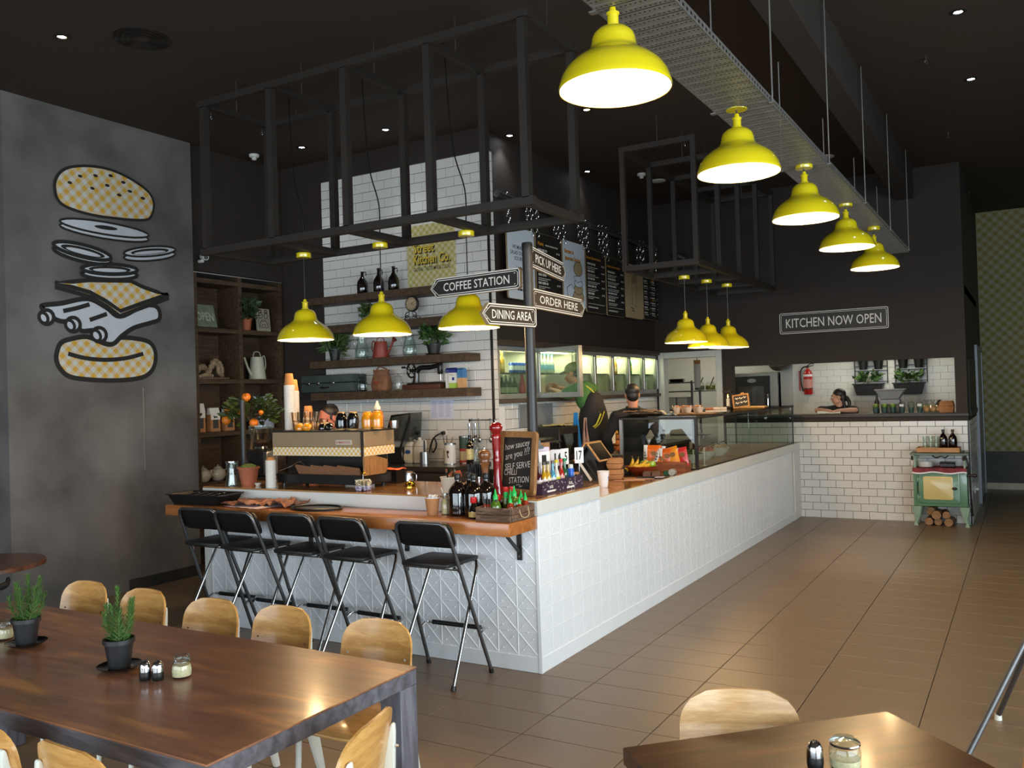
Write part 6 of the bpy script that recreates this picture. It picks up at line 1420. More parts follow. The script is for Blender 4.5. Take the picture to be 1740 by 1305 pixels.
def ribjar(lb,x):
 t=thing('ribbed_jar',lb,'jar',(x,2.50,1.865),0,'ribbed glass jars on the lowest shelf');lathe_part(t,'body',[(.048,0),(.055,.008),(.050,.03),(.058,.05),(.050,.07),(.056,.09),(.044,.11),(.040,.125)],CLEAR,28);lathe_part(t,'lid',[(.044,.126),(.048,.14),(.03,.155),(.012,.16),(.014,.175),(.001,.18)],CLEAR,24,cap=False)
ribjar('ribbed clear glass jar beside the suitcase',-3.52);ribjar('ribbed clear glass jar between paper bag and sewing machine',-3.03)
t=thing('paper_bag','crumpled brown printed paper bag on the lowest shelf','bag',(-3.27,2.52,1.865));g=G();r=random.Random(9);lv=[(0,.10,.06),(.06,.11,.065),(.13,.105,.055),(.19,.09,.04),(.225,.105,.03)];n=20;vs=[]
for z,a,b_ in lv:
 for k in range(n):th=2*PI*k/n;ra=(abs(math.cos(th))**4+abs(math.sin(th))**4)**-.25;vs.append((a*ra*math.cos(th)+r.uniform(-.006,.006),b_*ra*math.sin(th)+r.uniform(-.006,.006),z+(.0 if z==0 else r.uniform(-.006,.006))))
g.add(vs,[(i*n+k,i*n+(k+1)%n,(i+1)*n+(k+1)%n,(i+1)*n+k)for i in range(4)for k in range(n)]+[tuple(reversed(range(n)))]);g.build('bag',pm('brown_bag','7a5238',.85,var=.3,scale=18,bump=.3),t,angle=60)
g=G();g.tube(smooth_path([(-.08,0,.21),(-.03,.0,.255),(.02,0,.25),(.08,0,.225)],5),.008,6);g.build('rolled_top',MATS['brown_bag'],t);g=G();g.add([(-.05,-.066,.07),(.05,-.066,.07),(.05,-.064,.10),(-.05,-.064,.10)],[(0,1,2,3)]);g.build('print',pm('faded_red_print','8a3a2c',.8),t,smooth=False)
SEW=pm('sewing_black','171412',.25,coat=.4)
t=thing('sewing_machine','antique black hand-crank sewing machine on a wooden base','sewing machine',(-2.69,2.53,1.865));g=G();g.box(-.24,.24,-.10,.10,0,.055);g.build('wooden_base',wood('red_brown_case','3a1d12','55301e',scale=4,stretch=(1,9,9),rough=.4),t,bevel=.005)
g=G();g.box(-.20,.22,-.07,.07,.055,.068);g.build('bed',SEW,t,bevel=.004)
g=G();g.tube(smooth_path([(-.13,0,.06),(-.12,0,.13),(-.11,0,.19),(-.06,0,.225),(.05,0,.225),(.12,0,.235),(.17,0,.24)],4),[.042,.04,.036,.034,.032,.031,.030,.029,.029,.029,.028,.028,.027,.027,.026,.026,.026,.025,.025,.025,.024,.024,.024,.024,.023],12);g.build('arm',SEW,t)
g=G();g.cbox((.185,0,.215),(.045,.05,.13));g.build('head',SEW,t,bevel=.008,seg=2);g=G();g.cyl((.19,0,.15),(.19,0,.09),.006,n=8);g.cyl((.20,0,.28),(.20,0,.30),.006,n=8);g.build('needle_bar',CHROME,t)
ax=Euler((0,PI/2,0)).to_matrix()
g=G();g.tube([(-.185,.072*math.cos(a),.20+.072*math.sin(a))for a in[2*PI*k/24 for k in range(24)]],.010,8,closed=True)
for k in range(4):a=PI/4+PI/2*k;g.cyl((-.185,0,.20),(-.185,.07*math.cos(a),.20+.07*math.sin(a)),.005,n=6)
g.cyl((-.20,0,.20),(-.13,0,.20),.018,n=12);g.build('hand_wheel',SEW,t);g=G();g.tube([(-.2,-.02,.21),(-.225,-.06,.235)],.006,6);g.cyl((-.22,-.06,.235),(-.262,-.06,.235),.011,n=10);g.build('crank_handle',SEW,t)
def carton(lb,loc,rz,w,d,h,cols,slant=True):
 t=thing('milk_carton',lb,'carton',loc,rz,'milk cartons at the right end of the lowest shelf')
 for i,(a,b_,c_)in enumerate(cols):g=G();g.box(-w/2,w/2,-d/2,d/2,h*a+(.0003 if i else 0),h*b_);g.build('printed_panel',pm('carton_'+c_,c_,.45,var=.05),t,smooth=False)
 g=G();g.prism([(-d/2,h),(d/2,h),(d*.1,h+.018),(-d*.1,h+.018)],-w/2,w/2,Matrix(((0,0,1,0),(1,0,0,0),(0,1,0,0),(0,0,0,1))));g.build('gable_top',MATS['carton_'+cols[-1][2]],t,smooth=False);return t
carton('white and navy milk carton, leftmost of three',(-2.385,2.53,1.865),.2,.07,.07,.19,((0,.82,'cfd0cc'),(.82,1,'1f2a78')))
t=carton('white milk carton with navy top and green print, middle of three',(-2.318,2.50,1.865),.05,.075,.07,.19,((0,.28,'9ab84a'),(.28,.82,'d6d8d4'),(.82,1,'1f2a78')));g=G();g.box(.0,.028,-.0358,-.035,.08,.11);g.build('blue_square',MATS['carton_1f2a78'],t,smooth=False);text('lettering','MILK',pm('olive_print','5a6a4a',.7),t,basis((0,-.0356,.135),(1,0,0),(0,0,1)),width=.05,height=.014,extrude=0)
carton('blue and tan carton, rightmost of three',(-2.235,2.53,1.865),-.1,.07,.07,.185,((0,.55,'c99a6a'),(.55,1,'3f78a8')))
# ---------------------------------------------------------------- bookshelf contents (shelf planes at x about -5.0)
t=thing('open_sign','grey-green carved sign reading open, leaning in the top left bay','sign',(-4.98,1.60,2.602));M=basis((.045,0,.135),(0,1,0),(-.25,.0,1))@Matrix.Translation((0,0,0));g=G();g.prism(rrect(.29,.255,.004,1),-.012,.0,M);STONE=pm('grey_green_stone','68705a',.85,var=.18,scale=20,bump=.2);g.build('plaque',STONE,t,bevel=.003);text('lettering','OPEN',pm('pale_green_paint','9aa088',.8),t,M@Matrix.Translation((0,-.01,.0008)),width=.23,height=.10,bold=.02,extrude=0)
plant('leafy plant in a small terracotta pot on the bookshelf',(-4.90,2.15,2.602),TERRACOTTA,.045,.062,.135,.115,.13,150,.09,31,mat=pm('dark_leaf','36462c',.5,var=.35,scale=20),fc=.10)
t=thing('carved_tile','pale tile printed with a dark face pattern on the bookshelf','ornament',(-4.95,2.43,2.601));M=basis((.03,0,.135),(0,1,0),(-.08,0,1));g=G();g.prism(rrect(.20,.265,.003,1),-.02,0,M);g.build('tile',pm('aged_cream_tile','9a927c',.7,var=.15,scale=14),t,smooth=False);g=G()
for s in(-1,1):stroke(g,ellpts(s*.04,.05,.028,.032,16),.009,True);stroke(g,ellpts(s*.045,.10,.022,.018,12),.012,True);stroke(g,[(s*.02,.0),(s*.05,-.03),(s*.06,-.08),(s*.03,-.10)],.010);stroke(g,[(s*.07,.02),(s*.08,-.05),(s*.07,-.11)],.008)
stroke(g,[(-.015,-.02),(0,.02),(.015,-.02)],.01,True);stroke(g,ellpts(0,-.07,.03,.02,12),.008,True);g.v=[tuple(M@Vector((v[0],v[1],.0008)))for v in g.v];g.build('printed_pattern',pm('dark_brown_print','2a231c',.8),t,smooth=False)
t=thing('driftwood','knotted driftwood ornament on a plank in the middle left bay','ornament',(-4.99,1.68,2.046));DRIFT=pm('driftwood_brown','6a523c',.85,scale=14,col2='a08a6a',bump=.6)
g=G();g.box(-.07,.08,-.22,.22,0,.022);g.build('plank',OLDWOOD,t,bevel=.003)
for k,(pts,r_)in enumerate((([(0,-.20,.03),(.02,-.17,.10),(0,-.10,.14),(-.02,-.03,.12)],.045),([(0,-.05,.03),(.03,.0,.12),(.02,.05,.19),(0,.11,.20),(.02,.15,.14),(0,.17,.06)],.042),([(.03,.02,.19),(.04,.09,.15),(.02,.12,.08),(.0,.19,.04)],.034),([(0,-.14,.03),(.03,-.06,.05),(0,.04,.04)],.03))):
 q=smooth_path(pts,6);g=G();g.tube(q,[r_*(.75+.35*mnoise.noise(Vector((i*.6,k,2))))for i in range(len(q))],9);g.build('root',DRIFT,t,angle=70)
watering_can('tall cream watering can in the middle right bay of the bookshelf',(-4.97,2.36,2.046),pm('cream_tin','b9b8a0',.45,var=.06),-PI/2,1.15,1.32,rose=False)
def coffee_bag(lb,y,h,k):
 t=thing('gift_bag',lb,'bag',(-4.96,y,1.476),0,'brown window bags in the bookshelf');g=G();g.taper(.075,.135,h*.72,.07,.13);g.build('bag',KRAFT,t,bevel=.003)
 g=G();g.prism([(-.035,h*.72),(.035,h*.72),(.012,h),(-.012,h)],-.065,.065,Matrix(((1,0,0,0),(0,0,1,0),(0,1,0,0),(0,0,0,1))));g.build('folded_top',CREAMINK,t,smooth=False)
 g=G();g.box(.036,.039,-.035,.035,h*.14,h*.50);g.build('window',pm('dark_window_film','2c2a26',.3,var=.4,scale=60),t,smooth=False);g=G();g.box(.0355,.0385,-.062,.062,h*.50,h*.73);g.build('label',CREAMINK,t,smooth=False)
 g=G();M=basis((.0392,0,h*.62),(0,1,0),(0,0,1));g.prism([(-.02,0),(-.012,.022),(-.004,.012),(.012,.02),(.022,.006),(.008,-.012),(.0,-.024),(-.006,-.01)]if k else[(-.03,.012),(-.02,.016),(-.014,.004),(.022,.004),(.026,-.02),(.016,-.01),(-.012,-.01),(-.02,-.022)],0,.0006,M);g.build('printed_animal',BLACKINK,t,smooth=False)
coffee_bag('brown window bag with a rooster label, leftmost in the bookshelf',1.50,.31,1);coffee_bag('brown window bag with a small dog label, second in the bookshelf',1.70,.26,0);coffee_bag('brown window bag behind the slim black pole',1.90,.255,0)
t=thing('cloth_bag','pale grey cloth coffee bag with a red spot on the bookshelf','bag',(-4.93,2.40,1.476));g=G();n=18;vs=[];r=random.Random(4)
for z,a,b_ in((0,.13,.05),(.10,.14,.06),(.22,.12,.045),(.31,.135,.03),(.37,.15,.012)):
 for k in range(n):th=2*PI*k/n;ra=(abs(math.cos(th))**4+abs(math.sin(th))**4)**-.25;vs.append((b_*ra*math.cos(th)+r.uniform(-.004,.004),a*ra*math.sin(th)+r.uniform(-.005,.005),z+(.008*math.sin(k)if z>.3 else 0)))
g.add(vs,[(i*n+k,i*n+(k+1)%n,(i+1)*n+(k+1)%n,(i+1)*n+k)for i in range(4)for k in range(n)]+[tuple(reversed(range(n))),tuple(4*n+k for k in range(n))]);g.build('bag',pm('pale_grey_cloth','a4a9b2',.85,var=.1,scale=12,bump=.3),t,angle=60);g=G();g.cyl((.052,-.02,.25),(.060,-.02,.25),.014,n=14);g.build('red_spot',RED,t);handle(t,[(.02,.13,.34),(.02,.17,.28),(.02,.16,.2),(.02,.125,.17)],.007,MATS['pale_grey_cloth'])
CHINA=pm('cream_china','b9ad96',.25,var=.08,coat=.4)
for y,lb in((1.52,'cream china teapot, left one at the bottom of the bookshelf'),(1.72,'cream china teapot, right one at the bottom of the bookshelf')):
 t=thing('teapot',lb,'teapot',(-4.93,y,.942),0,'teapots in the bookshelf');lathe_part(t,'body',[(.04,0),(.06,.01),(.085,.06),(.075,.11),(.045,.135),(.001,.136)],CHINA,26,cap=False);lathe_part(t,'lid',[(.046,.136),(.03,.152),(.008,.158),(.012,.17),(.001,.176)],CHINA,20,cap=False);handle(t,[(0,.075,.10),(0,.13,.115),(0,.135,.06),(0,.08,.04)],.007,CHINA)
 g=G();g.tube(smooth_path([(.02,-.07,.05),(.03,-.11,.08),(.03,-.125,.125)],4),[.016]*4+[.011]*4+[.009],8);g.build('spout',CHINA,t)
BOOKC=pm('worn_brown_book','4f3527',.8,var=.15)
for k in range(3):
 t=thing('book','worn brown book leaning in the bottom of the bookshelf, %s of three'%('left','middle','right')[k],'book',(-4.95,2.10+.06*k,.942),0,'leaning books in the bookshelf');t.rotation_euler=(-.18,0,0);g=G();g.box(-.10,.09,-.018,.018,0,.25);g.build('cover',BOOKC,t,bevel=.002);g=G();g.box(-.095,.0905,-.014,.014,.004,.2505);g.build('pages',pm('aged_pages','8f7f62',.9),t,smooth=False)
# ---------------------------------------------------------------- back bench under the wall shelves
t=thing('back_bench','dark steel-topped bench along the tiled wall behind the coffee station','bench')
BENCHTOP=pm('dark_bench_top','3b3733',.22,.3,var=.1)
g=G();g.box(-4.2,-2.0,2.0,2.66,1.06,1.108);g.build('top',BENCHTOP,t,bevel=.003)
for k in range(4):
 x=-4.18+.545*k;g=G();g.box(x,x+.535,2.03,2.64,.1,1.058);c_=g.build('cupboard',BLACKWALL,t,smooth=False);g=G();g.box(x+.01,x+.525,2.012,2.029,.14,1.03);d_=g.build('door',pm('black_laminate','24211f',.5),c_,bevel=.002)
zb=1.108
def jugsteel(lb,loc,k=1.0,spoon=False):
 t=thing('steel_jug',lb,'jug',loc,0,'steel jugs on the back bench');lathe_part(t,'body',[(.045*k,0),(.046*k,.005),(.043*k,.08*k),(.038*k,.12*k),(.040*k,.13*k),(.037*k,.12*k),(.001,.01)],CHROME,24);handle(t,[(.043*k,0,.02),(.075*k,0,.04*k),(.072*k,0,.10*k),(.04*k,0,.115*k)],.004,CHROME)
 if spoon:g=G();g.tube([(0,0,.05),(-.06,0,.24)],.005,6);g.build('stirrer',STEEL,t)
jugsteel('steel milk jug on the back bench, left one',(-3.44,2.35,zb));jugsteel('steel milk jug with a leaning stirrer on the back bench',(-3.31,2.38,zb),1.05,True)
MILKP=pm('translucent_milk_plastic','c4c0b4',.3,var=.03)
def milk(lb,loc,lab):
 t=thing('milk_bottle',lb,'bottle',loc,0,'plastic milk bottles on the back bench');g=G();g.taper(.10,.10,.17,.10,.10);g.taper(.10,.10,.07,.045,.045,(0,0,.17));g.build('body',MILKP,t,bevel=.012,seg=2);lathe_part(t,'neck',[(.019,.235),(.019,.262),(.001,.263)],MILKP,18);handle(t,[(.03,.02,.235),(.052,.03,.22),(.055,.03,.17),(.05,.02,.14)],.008,MILKP)
 if lab:g=G();g.box(-.0515,.0515,-.0515,.02,.03,.095);g.build('label',pm('cream_label','cfc6a8',.6),t,smooth=False);g=G();g.prism(ellpts(0,.115,.034,.022,20),.0505,.0515,Matrix(((1,0,0,0),(0,0,-1,0),(0,1,0,0),(0,0,0,1))));g.build('blue_logo',pm('milk_blue','2d4d8a',.5),t,smooth=False)
milk('plastic milk bottle with a blue printed label on the back bench',(-2.80,2.38,zb),True);milk('plain plastic milk bottle next to the labelled one',(-2.68,2.38,zb),False)
t=thing('shaker_tin','tall steel container with a bright knife-like tool on the back bench','container',(-2.565,2.30,zb));lathe_part(t,'body',[(.050,0),(.05,.005),(.047,.12),(.045,.12),(.046,.006),(.001,.006)],STEEL,26);g=G();g.taper(.035,.006,.22,.014,.004,(.0,0,.02));g.build('blade',CHROME,t,smooth=False)
t=thing('utensil_cup','pale cup of brushes and utensils on the back bench','cup',(-2.37,2.42,zb));lathe_part(t,'cup',[(.035,0),(.038,.13),(.035,.13),(.032,.006),(.001,.006)],pm('pale_cardboard','a8977a',.7,var=.06),20)
for k,(dx,h,m_)in enumerate(((-.03,.30,IRON),(.0,.28,IRON),(.03,.22,YCUP),(.04,.26,MILLW))):g=G();g.tube([(dx*.4,0,.05),(dx*1.4,.01*k-.01,h)],.004,6);g.build('utensil',m_,t)
def canister(lb,loc,r,h,rings,lid):
 t=thing('canister',lb,'tin',loc,0,'tins on the back bench')
 for a,b_,c_ in rings:lathe_part(t,'printed_band',[(r,h*a),(r,h*b_)],pm('tin_'+c_,c_,.4,var=.04),28,cap=False)
 lathe_part(t,'lid',[(r+.002,h-.012),(r+.002,h+.004),(r-.01,h+.006),(.001,h+.006)],lid,28,cap=False);lathe_part(t,'bottom_rim',[(r+.0015,0),(r+.0015,.008)],STEEL,28);return t
t=canister('white canister with a dark printed figure on the back bench',(-2.265,2.32,zb),.058,.205,((0,1,'d5d2cc'),),STEEL);g=G();M=basis((.012,-.0595,.10),(1,0,0),(0,0,1));g.prism([(-.015,.03),(0,.04),(.018,.03),(.012,.012),(.0,.006),(.006,-.02),(.016,-.03),(.004,-.036),(-.006,-.02),(-.008,.004)],0,.003,M);g.build('printed_figure',pm('brown_ink','3a2620',.7),t,smooth=False)
canister('green over red canister behind the white one',(-2.175,2.46,zb),.062,.27,((0,.12,'a83a2c'),(.12,.45,'b9ab86'),(.45,.55,'9a2f2a'),(.55,1,'2f4a3c')),STEEL)
for i,(x,lb,has)in enumerate(((-2.055,'syrup bottle with orange label and pump on the back bench',True),(-1.985,'clear syrup bottle with steel pourer at the bench end',False))):
 t=bottle(lb,(x,2.36,zb),[(.036,0),(.038,.005),(.038,.17),(.028,.20),(.015,.225),(.014,.27)],SOY if has else CLEAR,[(.017,.26),(.017,.285),(.001,.286)],BLACKPLASTIC,(.045,.15,.0383)if has else None,pm('syrup_label','d8c98f',.6,var=.25,scale=30)if has else None,'syrup bottles on the back bench',name='syrup_bottle')
 g=G();g.cyl((0,0,.285),(0,0,.38),.006,.010,n=10);g.cyl((0,0,.375),(0,0,.40),.014,n=12);g.build('pourer',CHROME,t)
t=thing('utensil_rail','steel rail with three hanging ladles on the tiles above the back bench','rail',(-2.10,2.668,1.53));g=G();g.tube([(-.16,0,0),(.16,0,0)],.006,8)
for x in(-.15,.15):g.cyl((x,0,0),(x,.012,0),.014,n=12)
g.build('rail',CHROME,t)
for x in(-.11,-.03,.11):g=G();g.tube(smooth_path([(x,-.01,.012),(x,-.022,-.0),(x+.004,-.02,-.12),(x+.01,-.03,-.18)],4),.005,6);g.ell((x+.012,-.035,-.20),(.022,.014,.03),14,9);g.build('ladle',CHROME,t)
for k,x in enumerate((-2.93,-2.60)):
 t=thing('wall_socket','white double socket with a black plug on the tiles, %s one'%('left','right')[k],'socket',(x,2.672,1.40));g=G();g.box(-.058,.058,-.010,0,-.036,.036);g.build('plate',WHITEPLASTIC,t,bevel=.003);g=G();g.cyl((.025,-.01,.0),(.025,-.045,.0),.022,.018,n=16);g.build('plug',BLACKPLASTIC,t)
 pts=[(.025,-.045,0),(.0,-.07,-.02),(-.05,-.07,-.08),(-.06,-.08,-.18)]if k==0 else[(.025,-.045,0),(-.02,-.07,-.02),(-.07,-.07,-.06),(-.10,-.07,-.14),(-.075,-.07,-.20),(-.03,-.07,-.12),(-.06,-.075,-.05),(-.10,-.075,-.12),(-.12,-.08,-.21)]
 g=G();g.tube(smooth_path(pts,6),.008 if k else .005,8);g.build('cable',BLACKPLASTIC,t)
t=thing('blender_stand','bench grinder with smoky clear hood and black arms on the back bench','grinder',(-2.95,2.40,zb));g=G();g.box(-.10,.10,-.10,.10,0,.16);g.build('base',BLACKPLASTIC,t,bevel=.01)
g=G();g.add([(-.12,-.10,.22),(.18,-.10,.22),(.18,.12,.22),(-.12,.12,.22),(-.02,-.08,.50),(.22,-.08,.52),(.22,.10,.52),(-.02,.10,.50)],[(0,1,5,4),(1,2,6,5),(2,3,7,6),(3,0,4,7),(4,5,6,7)]);g.build('clear_hood',glass('smoky_hood','c8ccc8',.8),t,smooth=False)
g=G();g.tube([(-.14,-.10,.18),(-.02,-.10,.49),(.22,-.10,.51),(.08,-.10,.16)],.012,8);g.tube([(.22,-.10,.51),(.24,-.10,.36)],.010,8);g.build('arms',BLACKPLASTIC,t)
# ---------------------------------------------------------------- lower counter: till, boxes, fruit, snacks
zl=1.009
t=thing('paper_cup','white paper cup on the lower counter beside the burger boxes','cup',(-.27,1.60,zl));t['group']='paper cups on the counters'
lathe_part(t,'cup',[(.034,0),(.049,.13),(.0475,.13),(.033,.004),(.001,.004)],WHITEPAPER,28);lathe_part(t,'rolled_rim',[(.049,.126),(.0515,.129),(.050,.132),(.0475,.131)],WHITEPAPER,28,cap=False);g=G();g.box(.040,.0455,-.005,.005,.07,.09);g.build('print',pm('grey_blue_print','7a86a8',.7),t,smooth=False)
o=lathe_part(None,'coaster',[(.05,0),(.05,.006),(.042,.010),(.001,.010)],KRAFT,28,cap=False);o.location=(-.17,1.60,zl);tag(o,'brown round coaster before the white paper cup','coaster')
WAFFLE=pm('ribbed_kraft','b98a55',.85,var=.2,scale=90)
for i,(z,lb)in enumerate(((0,'brown clamshell burger box, lower of two by the till'),(.096,'brown clamshell burger box, upper of two by the till'))):
 t=thing('burger_box',lb,'box',(-.43,2.20,zl+z),.25,'brown burger boxes on the counter');g=G();g.taper(.115,.115,.045,.14,.14);g.build('box_base',KRAFT,t,bevel=.006,seg=2);g=G();g.taper(.14,.14,.045,.11,.11,(0,0,.0475));g.build('box_lid',KRAFT,t,bevel=.008,seg=2);g=G();g.taper(.004,.10,.036,.004,.085,(.0655,0,.050));g.build('hinge_band',WAFFLE,t,smooth=False)
t=thing('tablet_till','timber-edged tablet till on a black stand, screen towards the staff','till',(-.60,2.12,zl))
XY=Matrix(((1,0,0,0),(0,0,1,0),(0,1,0,0),(0,0,0,1)))
g=G();g.prism([(-.16,0),(.10,0),(.10,.03),(.055,.16),(.03,.27),(.0,.30),(-.03,.27),(-.10,.16),(-.16,.03)],-.07,.07,XY);g.build('stand',BLACKPLASTIC,t,smooth=False)
BAMB=wood('till_bamboo','b07a45','c99557',scale=6,stretch=(2,9,9),rough=.5)
for sg,nm in((1,'screen'),(-1,'staff_screen')):
 M=basis((sg*.066,0,.252),(0,sg,0),(-.6*sg,0,.8))
 g=G();g.prism(rrect(.27,.19,.012,3),-.022,-.004,M);h_=g.build(nm+'_housing',BLACKPLASTIC,t,smooth=False)
 g=ringprism(.28,.20,.012,-.006,.006,M,.012);g.build(nm+'_timber_frame',BAMB,h_,smooth=False,recalc=True)
 g=G();g.prism(rrect(.255,.175,.004,2),-.004,.0025,M);g.build(nm,pm('dark_screen','0d0d0d',.08,coat=.5),h_,smooth=False)
g=G();g.prism(rrect(.30,.03,.01,3),-.006,.006,basis((0,0,.332),(0,1,0),(1,0,0)));g.build('ridge',BAMB,t,smooth=False)
M=basis((.02,-.17,.10),(0,1,0),(-.58,0,.81));g=G();g.prism(rrect(.085,.20,.01,3),-.014,.004,M);c_=g.build('card_reader',BLACKPLASTIC,t,smooth=False);g=G();g.prism(rrect(.012,.20,.004,2,-.044,0),-.012,.008,M);g.build('white_edge',WHITEPLASTIC,c_,smooth=False)
t=thing('receipt_printer','black stacked till drawer and printer behind the tablet till','till',(-.62,2.52,zl));g=G();g.box(-.15,.15,-.16,.16,0,.07);g.build('drawer',BLACKPLASTIC,t,bevel=.006);g=G();g.box(-.09,.09,-.10,.10,.071,.19);g.build('printer',BLACKPLASTIC,t,bevel=.012,seg=2);g=G();g.box(.151,.156,-.13,.13,.02,.055);g.build('drawer_front',GREYSTEEL,t,smooth=False)
t=thing('fruit_bowl','red-brown bowl of bananas and green apples on the counter','bowl',(-.36,2.62,zl));lathe_part(t,'bowl',[(.06,0),(.07,.006),(.12,.045),(.155,.085),(.150,.085),(.115,.05),(.06,.012),(.001,.010)],pm('red_brown_bowl','8a3018',.35,var=.1,coat=.3),36)
BAN=pm('banana_yellow','d9a520',.5,var=.12,scale=14)
def banana(lb,loc,rz,ry,k=1.0):
 t=thing('banana',lb,'banana',loc,rz,'bananas in the fruit bowl');t.rotation_euler=(0,ry,rz);g=G();pts=[(.10*math.sin(a)*k,0,.10*(1-math.cos(a))*k)for a in[(-.85+1.7*i/12)for i in range(13)]];g.tube(pts,[.006,.010,.015,.0175,.0185,.019,.019,.019,.0185,.0175,.015,.010,.006],9);g.build('peel',BAN,t);g=G();g.tube([pts[-1],Vector(pts[-1])+Vector((.014,0,.020))],[.006,.005],8);g.build('stem',pm('banana_stem','6b5a20',.7),t)
banana('banana standing at the left of the fruit bowl',(-.44,2.56,zl+.075),.3,-.85);banana('banana leaning left of centre in the bowl',(-.405,2.55,zl+.08),.45,-.55);banana('banana lying over the front of the bowl',(-.33,2.54,zl+.09),1.0,-.25);banana('banana lying towards the right of the bowl',(-.30,2.60,zl+.085),1.15,-.1)
APP=pm('green_apple','8fae2a',.3,var=.15,coat=.3)
for k,(x,y)in enumerate(((-.33,2.68),(-.27,2.66),(-.36,2.70))):
 t=thing('green_apple','green apple in the fruit bowl, %s'%('behind the bananas','at the right rim','at the back')[k],'apple',(x,y,zl+.06),0,'green apples in the bowl');lathe_part(t,'flesh',[(.001,.004),(.018,0),(.034,.015),(.039,.038),(.034,.058),(.018,.066),(.006,.060),(.001,.056)],APP,20,cap=False);g=G();g.tube([(0,0,.058),(.004,0,.078)],.0015,6);g.build('stem',MILLW,t)
CRWOOD=wood('red_brown_crate','6a3418','8d4c28',scale=4,stretch=(1.4,9,9),rough=.55)
t=thing('snack_crate','red-brown wooden box of snack packets on the counter','crate',(-.25,3.0,zl),.05)
for s in(-1,1):g=G();g.box(-.20,.20,s*.095-.006,s*.095+.006,0,.10);g.build('side',CRWOOD,t,bevel=.002)
for s in(-1,1):g=G();g.box(s*.194-.006,s*.194+.006,-.088,.088,0,.10);g.build('end',CRWOOD,t,bevel=.002)
g=G();g.box(-.187,.187,-.088,.088,0,.006);g.build('base',CRWOOD,t,smooth=False)
def packet(lb,loc,rot,c1,w=.15,h=.19,name='snack_packet'):
 t=thing(name,lb,'snack packet',loc,0,'snack packets in the wooden box');t.rotation_euler=rot
 def pil(x0,x1,z0,z1,nm,mat,lift=0):
  g=G();n=10;vs=[]
  for s in(-1,1):
   for j in range(n):
    for i in range(n):
     x=x0+(x1-x0)*i/(n-1);z=z0+(z1-z0)*j/(n-1);b_=.024*max(0,(1-(2*x/w)**4))*max(0,1-(2*(z-h/2)/h)**4)+lift
     vs.append((x,s*b_+.002*mnoise.noise(Vector((x*40,z*40,s))),z))
  fs=[]
  for s in(0,1):
   for j in range(n-1):
    for i in range(n-1):a=s*n*n+j*n+i;q=(a,a+1,a+n+1,a+n);fs.append(q if s==0 else tuple(reversed(q)))
  g.add(vs,fs);g.build(nm,mat,t,angle=70)
 pil(-w/2,w/2,0,h,'packet',pm('packet_'+c1,c1,.3,var=.08,coat=.3));pil(-w/2,-w/2+.04,0,h,'white_band',WHITEPAPER,.001)
 g=G();M=basis((.02,-.027,h*.6),(1,0,0),(0,0,1));g.prism(ellpts(0,0,.028,.022,18),0,.003,M);g.build('printed_emblem',pm('packet_emblem','7a5428',.5,var=.2,scale=60),t,smooth=False)
 for i in range(4):g=G();M=basis((-w/2+.02,-.016-.008*(1 if 0<i<3 else 0),h*.25+i*.026),(0,0,1),(-1,0,0));g.prism([(-.009,-.010),(.009,-.010),(.009,-.004),(-.002,-.004),(-.002,.004),(.009,.004),(.009,.010),(-.009,.010)],0,.0018,M);g.build('printed_letter',BLACKINK,t,smooth=False)
packet('large orange snack packet at the left back',(-.395,2.99,zl+.05),(-.1,.02,.15),'d8661c',.17,.20);packet('orange snack packet second from left, tilted',(-.32,2.945,zl+.04),(-.3,.35,.1),'d8661c',.13,.16);packet('orange snack packet in the middle of the box',(-.25,2.965,zl+.04),(-.12,0,.05),'c9591a',.14,.18);packet('amber snack packet tilted right in the box',(-.165,2.965,zl+.04),(-.2,-.28,.0),'d8861c',.14,.20);packet('red snack packet at the right end of the box',(-.09,3.0,zl+.05),(-.1,-.18,-.1),'c42a2e',.12,.18)
packet('dark packet at the back of the snack box',(-.25,3.045,zl+.05),(.1,.1,0),'3a2420',.15,.185)
t=thing('slice_slab','brown wrapped slab of slices on a dark board','cake',(-.19,2.45,zl+.01),.3);BROWNIE=pm('brownie','5a3a28',.7,var=.25,scale=30,bump=.2);
for i in range(2):
 for j in range(2):g=G();g.taper(.075,.065,.042,.068,.058,(-.04+.08*i,-.035+.07*j,0));g.build('slice',BROWNIE,t,bevel=.004)
g=G();g.box(-.13,.12,-.09,.09,-.009,-.001);tag(g.build('serving_board',pm('dark_board','2c2019',.6)),'dark serving board under the brown slices','board').matrix_world=Matrix.Translation((-.19,2.45,zl+.01))@Euler((0,0,.3)).to_matrix().to_4x4()
t=thing('mint_pack','green and silver round-ended pack beside the slices','packet',(-.10,2.66,zl),.1);g=G();g.box(-.05,.05,-.04,.04,0,.04);g.build('pack',pm('dark_green_pack','1f4a34',.4,var=.15,scale=40),t,bevel=.004);g=G();g.cyl((.03,-.046,.03),(.03,.02,.03),.03,n=22);g.build('silver_roll',pm('silver_print','a8a89e',.4,.4,var=.2,scale=60),t)
t=thing('flyer_tray','dark tray of small flyers at the counter edge','tray',(-.09,2.42,zl),.1);g=G();g.box(-.06,.05,-.09,.10,0,.008);g.build('tray',BLACKPLASTIC,t,bevel=.002);g=G();g.box(-.04,.03,-.07,.0,.009,.013);g.build('flyer',PINKPAPER,t,smooth=False)
for k,(x,y,c_,lb)in enumerate(((-.26,2.12,'d9a88a','pinkish flyer on the counter by the white cup, nearest'),(-.23,2.25,'d8b0a0','pink flyer on the counter, middle of three'),(-.29,2.36,'d9a060','orange flyer on the counter before the fruit bowl'))):
 sheet('flyer',lb,'paper',(x,y,zl),.26,.09,pm('flyer_'+c_,c_,.8,var=.06),.001,8,seed=k+3,rz=.55,group='flyers on the lower counter',h0=.002)
